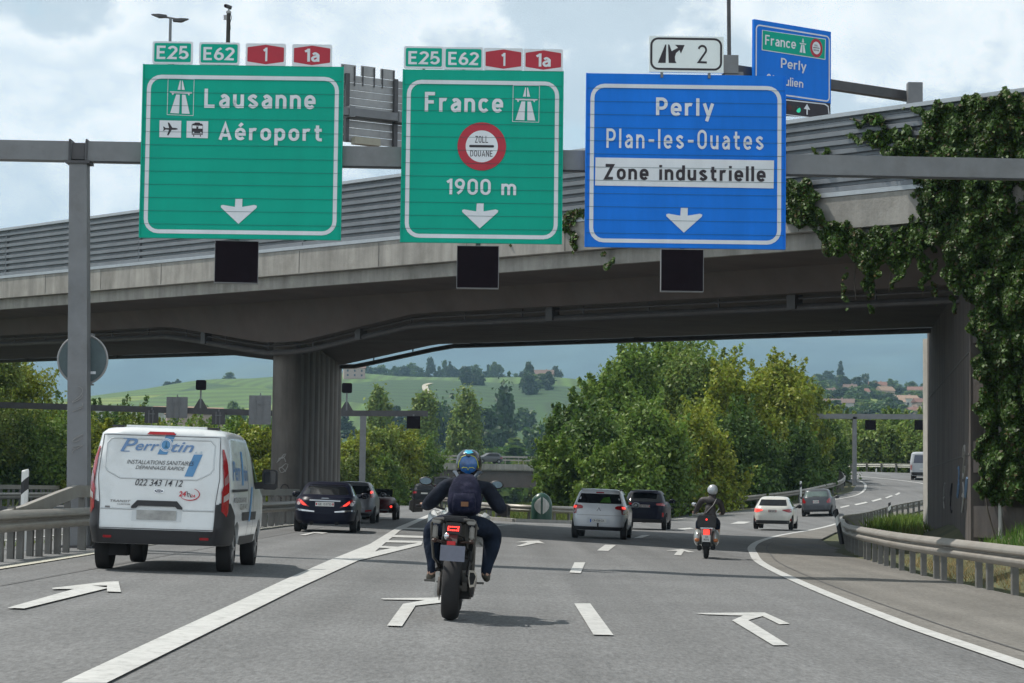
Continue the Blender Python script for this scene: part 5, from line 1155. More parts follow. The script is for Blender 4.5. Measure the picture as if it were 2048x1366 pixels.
for a_, b_ in (((888, 808), (950, 816)), ((905, 716), (945, 722))): p, q = VZ(*a_), VZ(*b_); mb.add([V.rear(p[0], p[1], .013), V.rear(q[0], p[1], .013), V.rear(q[0], q[1], .013), V.rear(p[0], q[1], .013)], [(0, 1, 2, 3)])
mb.build('lettering', VB2, V.e)
c = VZ(1216, 768)
for r_, m_, of in ((.088, SWHITE, .014), (.078, VB2, .016), (.072, SWHITE, .018), (.062, VB, .020)): vpoly('logo_disc', [(c[0]+r_*math.cos(t), c[1]+r_*1.05*math.sin(t)) for t in np.linspace(0, 2*math.pi, 25)[:-1]], m_, of)
vpoly('logo_figure', [(c[0]-.02, c[1]-.04), (c[0]+.035, c[1]-.045), (c[0]+.01, c[1]+.0), (c[0]+.015, c[1]+.035), (c[0]+.0, c[1]+.045), (c[0]-.005, c[1]+.0)], mat('van_teal', (.03, .14, .24)), .022)
vt('lettering', 's.à', (1425, 812), (1482, 832), mat('van_pale_blue', (.40, .50, .60)), shear=.2)
vt('lettering', 'INSTALLATIONS SANITAIRES', (932, 874), (1420, 920), VBK, shear=.3); vt('lettering', 'DÉPANNAGE RAPIDE', (995, 910), (1352, 955), VBK, shear=.3)
vt('lettering', '022 343 14 12', (993, 1016), (1336, 1074), VBK, shear=.3, bold=.006)
p = VZ(1163, 1104); vpoly('badge', [(p[0]+.068*math.cos(t), p[1]+.030*math.sin(t)) for t in np.linspace(0, 2*math.pi, 25)[:-1]], CHROME, .014); vpoly('badge_field', [(p[0]+.058*math.cos(t), p[1]+.022*math.sin(t)) for t in np.linspace(0, 2*math.pi, 25)[:-1]], mat('badge_navy', (.03, .04, .07)), .018)
vtext('lettering', 'Ford', p[0]-.04, p[1]-.012, p[0]+.04, p[1]+.014, CHROME, off=.021)
VR = mat('van_red', (.55, .03, .05), rough=.5); vt('lettering', '24', (1310, 1105), (1362, 1145), VR, shear=.15, bold=.03); vt('lettering', '24', (1395, 1130), (1428, 1152), VR, shear=.15, bold=.02); vt('lettering', 'h', (1366, 1105), (1398, 1150), VBK, shear=-.3)
mb = MB(); c = VZ(1388, 1128); mb.tube([V.rear(c[0]+.135*math.cos(t), c[1]+.082*math.sin(t), .012) for t in np.linspace(-2.6, 1.1, 20)], [.003+.004*math.sin(math.pi*k/19) for k in range(20)], 5); mb.build('logo_swoosh', VR, V.e)
Z8 = lambda x, y: vq(x/3.4143, 820+y/3.4143)
def vt8(t, A_, B_, m, **k): p, q = Z8(*A_), Z8(*B_); return vtext('lettering', t, p[0], q[1], q[0], p[1], m, **k)
vt8('TRANSIT', (755, 610), (893, 630), mat('badge_grey', (.20, .19, .19)), shear=.2, bold=.02, space=1.1); vt8('CUSTOM', (802, 636), (890, 648), mat('badge_grey', (.2, .19, .19)), shear=.2, bold=.02)
p, q = Z8(718, 652), Z8(750, 668); vpoly('lettering_badge', [(p[0], q[1]), (q[0], q[1]), (q[0], p[1]), (p[0], p[1])], mat('badge_grey', (.2, .19, .19)))
# livery on the right flank, mirrored from the tailgate
def sidetext(t, y0, z0, y1, z1, m, bold=.0, shear=.2):
    mb = MB(); put_text(mb, t, y0, z0, y1, z1, bold=bold, shear=shear, fn=lambda p: V.side(p[0], p[1], 1, .008)); o = mb.build('lettering', m, V.e)
sidetext('Perr', .45, 1.28, 1.35, 1.55, VB2, .012); sidetext('tin', 1.75, 1.28, 2.2, 1.50, VB2, .012)
V.sp('logo_bar', [(1.42, 1.22), (1.62, 1.22), (1.78, 1.70), (1.58, 1.70)], VB, .007, (1,)); V.sp('logo_bar', [(2.35, .70), (2.55, .70), (2.80, 1.20), (2.62, 1.20)], VB, .009, (1,))
sidetext('INSTALLATIONS SANITAIRES', .5, .98, 2.0, 1.05, VBK); sidetext('022 343 14 12', 1.2, .88, 2.1, .96, VBK)
mb = MB(); mb.box((-.55, .42, .33), (.25, .3, .22)); mb.build('spare_wheel_carrier', UNDER, V.e)

# ---------------------------------------------------------------- cars
def std_wheels(r_, tr, wb, y0=.85, wd=.2): return [(y0, r_, tr, wd), (y0+wb, r_, tr, wd)]
# dark blue saloon
DB = paint('paint_midnight_blue', (.006, .007, .018))
x, y, z = (-5.17, 59.5, gz(-5.17, 59.5))
C = Car([(.24, .10, 4.55, .78, 5), (.34, .02, 4.65, .87, 5), (.55, .0, 4.68, .89, 5), (.72, .06, 4.66, .895, 5), (.86, .10, 4.5, .88, 5), (.98, .20, 3.95, .84, 4.5), (1.03, .55, 3.35, .79, 4.5), (1.12, .75, 3.1, .745, 4.5), (1.30, 1.15, 2.75, .66, 4.5), (1.385, 1.45, 2.5, .58, 4)],
        'saloon_car', 'dark blue saloon with lit rounded tail lamps, following the lane right of the van', (x, y, z), R(1.9), DB, std_wheels(.31, 1.76, 2.71, .95))
def rear_glass(C, poly, m=GLASS, off=.008): return C.rp('rear_window', poly, m, off, step=.09)
rear_glass(C, [(-.66, 1.055), (.66, 1.055), (.50, 1.335), (-.50, 1.335)])
C.sp('window', [(1.05, 1.06), (3.0, 1.06), (2.55, 1.29), (1.5, 1.29)], GLASS)
C.sp('window_trim', [(1.0, 1.035), (3.05, 1.035), (3.05, 1.055), (1.0, 1.055)], CHROME)
for sd in (-1, 1):
    o = C.rp('tail_lamp', [(sd*a, b) for a, b in [(.80, .80), (.42, .70), (.50, .77), (.66, .90), (.74, .93), (.83, .88)]], LRED, .012, step=.04)
    C.rp('lamp_lit', [(sd*a, b) for a, b in [(.60, .75), (.50, .745), (.60, .83), (.68, .89), (.70, .84)]], LON, .016, o, .04)
    C.rp('lamp_clear', [(sd*(.745+.055*math.cos(t)), .80+.05*math.sin(t)) for t in np.linspace(0, 2*math.pi, 13)[:-1]], LCL, .018, o, .04)
    C.rp('bumper_trim', [(sd*a, b) for a, b in [(.83, .60), (.28, .565), (.28, .60), (.82, .655)]], CHROME, .014)
C.rp('boot_trim', [(-.43, .875), (.43, .865), (.43, .905), (-.43, .915)], CHROME, .014)
C.plate(.79, .52, .12, 'GE 153755'); C.rp('boot_badge', [(-.12, .945), (.12, .945), (.09, .965), (-.09, .965)], CHROME, .02)
C.mirror(-1, 3.1, 1.0); C.mirror(1, 3.1, 1.0)
mb = MB()
for s_ in (-.35, .35): mb.tube([(s_, .05, .27), (s_, .6, .29)], .06, 10)
mb.build('exhaust', UNDER, C.e)
# grey hatchback behind it
GP = paint('paint_grey_silver', (.15, .155, .17), metal=.3)
x, y, z = (-5.72, 77, gz(-5.72, 77))
C = Car([(.25, .08, 3.85, .76, 5), (.36, .0, 3.93, .84, 5), (.60, .0, 3.95, .86, 5), (.85, .06, 3.85, .86, 5), (.97, .12, 3.1, .84, 5), (1.10, .20, 2.8, .78, 5), (1.35, .42, 2.35, .66, 5), (1.46, .55, 2.1, .58, 4)],
        'hatchback', 'silver-grey hatchback half hidden behind the dark blue saloon', (x, y, z), R(0.5), GP, std_wheels(.30, 1.7, 2.49, .65))
rear_glass(C, [(-.62, 1.04), (.62, 1.04), (.70, 1.12), (.56, 1.35), (-.56, 1.35), (-.70, 1.12)]); C.sp('window', [(.75, 1.03), (2.7, 1.03), (2.2, 1.33), (.85, 1.33)], GLASS)
for sd in (-1, 1):
    C.rp('tail_lamp', [(sd*a, b) for a, b in [(.79, .93), (.66, .93), (.64, 1.10), (.72, 1.22), (.77, 1.12)]], LRED, .012, step=.04)
C.rp('lamp_lit', [(.76, 1.09), (.65, 1.08), (.66, 1.18), (.73, 1.19)], LON, .018, step=.04)
C.rp('reflector', [(.50, .42), (.72, .44), (.72, .50), (.50, .47)], LRED, .012); C.rp('bumper', [(-.7, .28), (.7, .28), (.72, .38), (-.72, .38)], PLAST, .01)
C.plate(.72, .5, .11, ''); C.mirror(1, 2.65, 1.0)
# small vintage roadster
BR = paint('paint_dark_red', (.05, .006, .008))
x, y, z = (-5.35, 87, gz(-5.35, 87))
C = Car([(.28, .15, 3.3, .50, 4), (.42, .02, 3.4, .60, 3.5), (.62, .0, 3.4, .62, 3), (.80, .12, 3.2, .60, 3), (.90, .35, 2.9, .54, 3)],
        'open_roadster', 'small dark red open roadster with exposed wheels, ahead of the grey hatchback', (x, y, z), R(0), BR, std_wheels(.30, 1.42, 2.3, .55, .17))
mb = MB(); mb.loft([[(.42*c_, 1.2+.35*s_, .88) for c_, s_ in ((-1, -1), (1, -1), (1, 1), (-1, 1))], [(.40*c_, 1.25+.2*s_, 1.02) for c_, s_ in ((-1, -1), (1, -1), (1, 1), (-1, 1))]]); mb.build('seat', PLAST, C.e, bevel=.05)
mb = MB(); mb.tube([(-.48, 1.95, .88), (-.44, 1.85, 1.25), (.44, 1.85, 1.25), (.48, 1.95, .88)], .018, 6); mb.box((0, 1.86, 1.06), (.88, .008, .34)); mb.build('windscreen', GLASS, C.e)
for sd in (-1, 1):
    mb = MB(); mb.sphere((sd*.66, .55, .50), (.14, .42, .22), 14, 8); mb.build('mudguard', PLAST, C.e, smooth=True)
    mb = MB(); mb.sphere((sd*.5, .05, .55), (.05, .04, .05)); mb.build('tail_lamp', LON if sd > 0 else LRED, C.e, smooth=True)
C.rp('bumper', [(-.58, .38), (.58, .38), (.58, .44), (-.58, .44)], CHROME, .05); mb = MB(); mb.tube([(.55, 1.2, .9), (.60, 1.15, 1.75)], .008, 5); mb.build('aerial', PLAST, C.e)
# far dark cars on the left carriageway
def simple_car(name, label, px, py, Y, rz, P_, w_=1.78, h=1.5, Lc=4.2, suv=False, group=None, lit=False, roof=None, sc=None):
    x, y, z = place(px, py, Y); z = at(px, py, Y).z if sc is None else sc; hw = w_/2; k = h/1.5; b = .92*k+(.08 if suv else 0)
    C = Car([(.26*k, .06, Lc-.1, hw*.88, 5), (.36*k, .0, Lc-.02, hw*.97, 5), (.62*k, .0, Lc, hw, 5), (.85*k, .05, Lc-.12, hw*.99, 5), (b+.04, .10, Lc-1.0, hw*.95, 5), (b+.12, .16, Lc-1.3, hw*.90, 5), (h-.13, .42, Lc-1.9, hw*.76, 5), (h-.03, .60, Lc-2.1, hw*.68, 4)], name, label, (x, y, z), rz, P_, std_wheels(.33*k, w_-.05, Lc*.62, .75), group=group)
    rear_glass(C, [(-hw*.78, b+.10), (hw*.78, b+.10), (hw*.66, h-.14), (-hw*.66, h-.14)]); C.sp('window', [(.6, b+.10), (Lc-1.45, b+.10), (Lc-1.95, h-.15), (.85, h-.15)], GLASS)
    for sd in (-1, 1): C.rp('tail_lamp', [(sd*a*hw, c_) for a, c_ in [(.96, b-.20), (.62, b-.17), (.62, b-.05), (.93, b-.02)]], LON if lit and sd < 0 else LRED, .012, step=.05)
    C.rp('bumper', [(-hw*.9, .27*k), (hw*.9, .27*k), (hw*.94, .40*k), (-hw*.94, .40*k)], PLAST, .01); C.plate(b-.16 if suv else b-.22, .5, .11, '', swiss=False); C.mirror(1, Lc-1.35, b+.06); C.mirror(-1, Lc-1.35, b+.06)
    return C
BLKP = paint('paint_black', (.012, .012, .014)); 
simple_car('sport_utility_car', 'black sport utility car far ahead on the left carriageway', 848, 1011, 160, R(3), BLKP, 1.85, 1.62, 4.4, True)
simple_car('delivery_van', 'dark van with a pale roof far off, half hidden behind the motorcyclist', 885, 1003, 195, R(6), BLKP, 2.0, 2.25, 5.0, True)
# white family hatchback
WH = mat('paint_white', (.55, .57, .60), rough=.3, var=.04, coat=.6)
x, y, z = (2.69, 65.5, gz(2.69, 65.5))
C = Car([(.26, .08, 3.85, .78, 5), (.40, .0, 3.92, .845, 5), (.60, .0, 3.95, .865, 5), (.86, .05, 3.9, .865, 5), (.98, .10, 3.2, .85, 5), (1.10, .16, 2.9, .80, 5), (1.40, .38, 2.3, .685, 5), (1.495, .50, 2.1, .62, 4)],
        'hatchback', 'white hatchback in the bridge shadow, nearest car in the middle lane', (x, y, z), R(-6.5), WH, std_wheels(.31, 1.70, 2.47, .68))
o = rear_glass(C, [(-.66, 1.09), (.66, 1.09), (.68, 1.13), (.585, 1.385), (-.585, 1.385), (-.68, 1.13)]); 
C.rp('painted_reflection', [(.02, 1.12), (.36, 1.12), (.34, 1.20), (.30, 1.30), (.12, 1.27)], mat('painted_window_green', (.035, .10, .012), rough=.3, var=.5, scale=12), .012)  # green view in the rear window, painted on as a patch
C.sp('window', [(.72, 1.05), (2.85, 1.05), (2.25, 1.37), (.85, 1.37)], GLASS)
for sd in (-1, 1):
    o = C.rp('tail_lamp', [(sd*a, b) for a, b in [(.845, .76), (.70, .77), (.68, .90), (.50, .93), (.49, .99), (.56, 1.03), (.82, 1.04), (.85, .92)]], LRED, .012, step=.04)
    C.rp('lamp_lit', [(sd*a, b) for a, b in [(.81, .93), (.71, .94), (.69, 1.0), (.79, 1.01)]], LON, .017, o, .04); C.rp('lamp_clear', [(sd*a, b) for a, b in [(.81, .80), (.73, .80), (.73, .87), (.82, .87)]], LCL, .017, o, .04)
C.plate(.565, .50, .11, 'CR-928-CA', swiss=False); C.rp('plate_band', [(-.25, .51), (-.21, .51), (-.21, .62), (-.25, .62)], mat('eu_blue', (.02, .10, .45)), .028)
C.rp('plate_recess_shade', [(-.36, .48), (.36, .48), (.33, .65), (-.33, .65)], mat('paint_white_shadow', (.50, .52, .55), rough=.35), .006)  # shade of the plate recess painted as a greyer patch
C.rp('bumper', [(-.75, .27), (.75, .27), (.74, .38), (-.74, .38)], PLAST, .012); C.rp('high_brake_lamp', [(-.12, 1.405), (.12, 1.405), (.12, 1.44), (-.12, 1.44)], LRED, .016)
C.rp('badge', [(0, .985), (.075, .86), (.045, .86), (0, .93), (-.045, .86), (-.075, .86)], CHROME, .014); mb = MB(); mb.tube([(0, -.02, .36), (0, -.10, .38), (0, -.12, .45)], .02, 8); mb.sphere((0, -.12, .47), .03); mb.build('tow_bar', PLAST, C.e, smooth=True)
rline('tailgate_seam', [(-.66, .73), (.66, .73)], mat('door_seam', (.1, .1, .11)), .008, .008, C)
for sd in (-1, 1):
    mb = MB(); mb.tube([(sd*.60, .55, 1.50), (sd*.62, 1.2, 1.535), (sd*.60, 2.0, 1.50)], .018, 6); mb.build('roof_bar', PLAST, C.e)
mb = MB(); mb.tube([(0, .75, 1.53), (0, .68, 1.66)], .007, 5); mb.build('aerial', PLAST, C.e); C.mirror(1, 2.75, 1.02)
# dark blue crossover
NB_ = paint('paint_navy', (.004, .005, .016))
x, y, z = (5.42, 87, gz(5.42, 87))
C = Car([(.30, .08, 4.1, .84, 5), (.45, .0, 4.2, .90, 5), (.70, .0, 4.22, .915, 5), (.95, .03, 4.1, .915, 5), (1.08, .08, 3.3, .89, 5), (1.20, .16, 3.0, .82, 5), (1.48, .46, 2.4, .70, 5), (1.58, .60, 2.1, .62, 4)],
        'crossover_car', 'very dark navy crossover beside the white hatchback, under the bridge', (x, y, z), R(-8), NB_, std_wheels(.34, 1.80, 2.58, .75))
rear_glass(C, [(-.68, 1.15), (.68, 1.15), (.58, 1.47), (-.58, 1.47)]); C.sp('window', [(.75, 1.14), (3.0, 1.14), (2.4, 1.46), (.95, 1.46)], GLASS)
for sd in (-1, 1): C.rp('tail_lamp', [(sd*a, b) for a, b in [(.89, .98), (.50, 1.02), (.50, 1.08), (.87, 1.13)]], LRED, .012, step=.05); C.rp('reflector', [(sd*a, b) for a, b in [(.80, .55), (.74, .55), (.74, .72), (.80, .72)]], LRED, .014)
C.plate(.97, .5, .11, 'GE 92817', m=mat('plate_dim', (.35, .33, .33))); C.mirror(1, 2.85, 1.15); C.rp('bumper', [(-.8, .3), (.8, .3), (.82, .45), (-.82, .45)], PLAST, .012)
mb = MB(); mb.box((0, .40, 1.585), (1.1, .30, .03)); mb.build('spoiler', NB_, C.e, bevel=.01)
# white compact, right lane
WC = mat('paint_cream_white', (.58, .57, .53), rough=.3, var=.04, coat=.6)
x, y, z = (11.4, 93, gz(11.4, 93)+.05)
C = Car([(.24, .06, 3.85, .80, 5), (.36, .0, 3.95, .86, 5), (.60, .0, 4.0, .87, 5), (.85, .06, 3.9, .865, 5), (.95, .12, 3.1, .83, 5), (1.05, .24, 2.8, .77, 5), (1.32, .62, 2.3, .63, 5), (1.40, .80, 2.1, .56, 4)],
        'hatchback', 'cream-white compact car with its left brake light lit, right lane past the scooter', (x, y, z), R(-11.6), WC, std_wheels(.31, 1.72, 2.56, .68))
rear_glass(C, [(-.62, 1.03), (.62, 1.03), (.54, 1.30), (-.54, 1.30)]); C.sp('window', [(.95, 1.0), (2.75, 1.0), (2.25, 1.30), (1.15, 1.30)], GLASS)
for sd in (-1, 1): C.rp('tail_lamp', [(sd*a, b) for a, b in [(.85, .76), (.70, .74), (.42, .83), (.44, .87), (.84, .91)]], LON if sd < 0 else LRED, .012, step=.05); C.rp('reflector', [(sd*a, b) for a, b in [(.80, .38), (.74, .38), (.76, .48), (.81, .46)]], LRED, .014)
C.plate(.80, .36, .13, 'GE 5512', m=mat('plate_dim2', (.45, .42, .40))); C.rp('bumper', [(-.72, .25), (.72, .25), (.74, .40), (-.74, .40)], PLAST, .012); C.mirror(1, 2.65, .97, PLAST); mb = MB(); mb.tube([(0, 1.0, 1.44), (0, .93, 1.55)], .008, 5); mb.build('aerial', PLAST, C.e)
# grey compact further on
DG = paint('paint_dark_grey', (.07, .075, .085), metal=.3)
x, y, z = (16.9, 118, gz(16.9, 118)+.02)
C = Car([(.25, .06, 3.75, .78, 5), (.38, .0, 3.85, .84, 5), (.62, .0, 3.9, .85, 5), (.92, .06, 3.75, .84, 5), (1.02, .10, 3.0, .82, 5), (1.12, .18, 2.8, .76, 5), (1.40, .40, 2.2, .66, 5), (1.48, .52, 2.0, .60, 4)],
        'hatchback', 'dark grey compact car on the bend, furthest of the right-lane cars', (x, y, z), R(-13), DG, std_wheels(.30, 1.68, 2.51, .65))
rear_glass(C, [(-.64, 1.08), (.64, 1.08), (.57, 1.37), (-.57, 1.37)], mat('pale_glass', (.12, .16, .15), rough=.1, spec=.8)); C.sp('window', [(.7, 1.07), (2.75, 1.07), (2.2, 1.36), (.85, 1.36)], GLASS)
for sd in (-1, 1): C.rp('tail_lamp', [(sd*a, b) for a, b in [(.84, .76), (.62, .72), (.56, .80), (.72, 1.02), (.81, 1.02)]], LRED, .012, step=.05)
C.plate(.80, .33, .16, 'GE'); C.mirror(1, 2.6, 1.02); C.mirror(-1, 2.6, 1.02); C.rp('bumper', [(-.7, .26), (.7, .26), (.72, .36), (-.72, .36)], PLAST, .012)
C.rp('wiper', [(-.2, 1.10), (.2, 1.07), (.2, 1.09), (-.2, 1.12)], PLAST, .014)
# silver van on the far bend
SV = paint('paint_silver_white', (.42, .44, .47))
x, y, z = place(1846, 971, 160)
C = Car([(.35, .08, 5.0, .88, 7), (.55, .0, 5.1, .98, 8), (1.2, .03, 5.0, 1.0, 9), (1.35, .05, 4.3, .99, 9), (2.0, .18, 3.6, .90, 8), (2.12, .3, 3.3, .82, 5)], 'panel_van', 'silver-white van on the far bend, partly hidden by the abutment edge', (x, y, z), R(-14), SV, std_wheels(.34, 1.85, 3.2, .9), cat='van')
rear_glass(C, [(-.70, 1.30), (.70, 1.30), (.62, 1.90), (-.62, 1.90)], mat('blue_grey_glass', (.08, .09, .13), rough=.2))
for sd in (-1, 1): C.rp('tail_lamp', [(sd*a, b) for a, b in [(.95, .75), (.83, .75), (.82, 1.2), (.93, 1.2)]], LRED, .012)
C.rp('bumper', [(-.9, .38), (.9, .38), (.93, .62), (-.93, .62)], PLAST, .012); C.plate(.85, .5, .11, '', swiss=False); C.mirror(-1, 3.8, 1.4, PLAST)
# ================================================================== RIDERS AND TWO-WHEELERS
SKIN = mat('skin', (.42, .25, .18), rough=.6, var=.06); JACK = mat('navy_jacket', (.016, .020, .032), rough=.85, spec=.15, var=.4, scale=7, bump=1.0, bscale=12); JEANS = mat('blue_jeans', (.011, .017, .032), rough=.9, spec=.15, var=.4, scale=8, bump=1.0, bscale=12)
SHOE = mat('worn_shoe', (.075, .07, .055), rough=.8, var=.3, scale=10)
def figure(name, J, E, mats, sel, parent, sub=2):
    """one continuous body grown round a posed skeleton; J: joint -> (x, y, z, radius)"""
    me = bpy.data.meshes.new(name); bm = bmesh.new(); ly = bm.verts.layers.skin.verify(); vs = {}
    for k, (x, y, z, r_) in J.items():
        v = bm.verts.new((x, y, z)); v[ly].radius = (r_, r_) if not isinstance(r_, tuple) else r_; vs[k] = v
        v[ly].use_root = (k == 'pelvis')
    for a, b in E: bm.edges.new((vs[a], vs[b]))
    bm.to_mesh(me); bm.free(); o = bpy.data.objects.new(name, me); COL.objects.link(o)
    m1 = o.modifiers.new('k', 'SKIN'); m1.branch_smoothing = .6; m1.use_smooth_shade = True; m2 = o.modifiers.new('s', 'SUBSURF'); m2.levels = m2.render_levels = sub
    bpy.context.view_layer.update(); dg = bpy.context.evaluated_depsgraph_get(); m3 = bpy.data.meshes.new_from_object(o.evaluated_get(dg)); o.modifiers.clear(); o.data = m3; bpy.data.meshes.remove(me)
    for m_ in mats: m3.materials.append(m_)
    m3.polygons.foreach_set('material_index', [sel(p.center) for p in m3.polygons]); m3.polygons.foreach_set('use_smooth', [True]*len(m3.polygons)); m3.name = name
    o.parent = parent; return o
def hand(J, E, w_, side, r_=.011):
    """palm and five curled fingers round a grip that runs along x; w_: wrist key"""
    x, y, z, _ = J[w_]; s = side; k0 = w_+'_palm'; J[k0] = (x+.0*s, y+.05, z+.012, .030); E.append((w_, k0))
    for i, L_ in enumerate((.85, 1.0, .95, .75)):
        a, b, c = (f'{w_}_f{i}{j}' for j in 'abc'); xx = x+s*(.036-.024*i)
        J[a] = (xx, y+.085, z+.028, r_); J[b] = (xx, y+.085+.032*L_, z+.012, r_*.95); J[c] = (xx, y+.085+.022*L_, z-.020, r_*.85)
        E += [(k0, a), (a, b), (b, c)]
    a, b = w_+'_ta', w_+'_tb'; J[a] = (x-s*.045, y+.055, z-.008, r_*1.1); J[b] = (x-s*.052, y+.090, z-.022, r_*.9); E += [(k0, a), (a, b)]
BX, BY = -.60, 21.4
bk = empty('motorcycle', (BX, BY, gz(BX, BY)), 0, 'adventure motorcycle seen from behind with lit red tail lamp, nearest vehicle in the middle', 'motorcycle', rot=(0, R(2.4), R(-.8)))
BLACKP = mat('bike_black', (.014, .013, .014), rough=.5, var=.3, scale=9); GREYP = mat('bike_grey_frame', (.12, .115, .105), rough=.45, metal=.4, var=.2, scale=9); WHT = mat('bike_white', (.50, .52, .52), rough=.35, var=.08, coat=.4); METL = mat('brushed_exhaust', (.20, .18, .165), rough=.4, metal=.7, var=.15, scale=12)
def torus_tyre(y, R_, wd, name, parent):
    mb = MB(); h = wd/2; pr = [(R_-.10, -h*.72), (R_-.06, -h*.98), (R_-.025, -h*.86), (R_-.006, -h*.5), (R_, 0), (R_-.006, h*.5), (R_-.025, h*.86), (R_-.06, h*.98), (R_-.10, h*.72)]
    mb.lathe(pr, axis='x', n=48, cap=False); w_ = mb.build(name, TYRE, parent, smooth=True, angle=60, loc=(0, y, R_))
    mb = MB(); mb.lathe([(R_-.10, -h*.72), (R_-.125, -h*.4), (R_-.125, h*.4), (R_-.10, h*.72)], axis='x', n=40, cap=False); mb.lathe([(.05, -.07), (.05, .07)], axis='x', n=14)
    for k in range(9): a = k*2*math.pi/9; mb.beam((0, .04*math.cos(a), .04*math.sin(a)), (0, (R_-.115)*math.cos(a), (R_-.115)*math.sin(a)), .03, .03)
    mb.build('rim', BLACKP, w_, smooth=True, angle=40)
    mb = MB(); mb.lathe([(.07, -h-.03), (.14, -h-.03), (.14, -h-.025), (.07, -h-.025)], axis='x', n=28); mb.build('brake_disc', METL, w_, smooth=True, angle=40); return w_
torus_tyre(.33, .33, .185, 'wheel', bk); torus_tyre(1.88, .33, .12, 'wheel', bk)
mb = MB(); mb.beam((-.13, .30, .34), (-.11, 1.0, .42), .05, .09); mb.beam((.13, .30, .34), (.11, 1.0, .42), .05, .09); mb.box((0, .98, .42), (.28, .1, .12)); mb.tube([(-.16, .33, .33), (.16, .33, .33)], .03, 10); mb.build('swingarm', GREYP, bk)
mb = MB(); mb.box((-.105, .62, .40), (.02, .62, .05)); mb.lathe([(.02, -.14), (.10, -.14), (.10, -.12), (.02, -.12)], (0, .33, .33), axis='x', n=24); mb.build('chain', METL, bk)
mb = MB(); mb.box((-.145, .36, .42), (.05, .10, .12)); mb.box((-.15, .30, .30), (.04, .06, .14)); mb.build('chain_adjuster', mat('bright_alloy', (.45, .44, .42), rough=.4, metal=.5, var=.2, scale=20), bk, bevel=.008)
mb = MB(); mb.loft([[(sx*.17, 1.0, z) for sx, z in ((-1, .25), (1, .25), (1, .62), (-1, .62))], [(sx*.20, 1.15, z) for sx, z in ((-1, .2), (1, .2), (1, .75), (-1, .75))], [(sx*.17, 1.55, z) for sx, z in ((-1, .3), (1, .3), (1, .7), (-1, .7))]]); mb.build('engine', BLACKP, bk, bevel=.02)
mb = MB(); mb.loft([[(sx*a, y, z) for sx, z in ((-1, z0), (1, z0), (1, z1), (-1, z1))] for y, a, z0, z1 in ((-.02, .06, .84, .96), (.15, .11, .82, 1.0), (.45, .13, .72, .97), (.9, .13, .68, .93))]); mb.build('tail_section', BLACKP, bk, bevel=.02)
mb = MB(); mb.loft([[(sx*a, y, z) for sx, z in ((-1, z0), (1, z0), (.85, z1), (-.85, z1))] for y, a, z0, z1 in ((.08, .15, 1.0, 1.05), (.3, .16, .98, 1.05), (.48, .16, .95, 1.02), (.55, .15, .92, .96), (1.05, .13, .90, .94))]); mb.build('seat', PLAST, bk, bevel=.015)
mb = MB(); mb.loft([[(sx*a, y, z) for sx, z in ((-1, z0), (1, z0), (.6, z1), (-.6, z1))] for y, a, z0, z1 in ((.98, .13, .78, .98), (1.15, .24, .76, 1.08), (1.4, .30, .72, 1.12), (1.62, .20, .75, 1.05))]); tk = mb.build('fuel_tank', WHT, bk, bevel=.03)
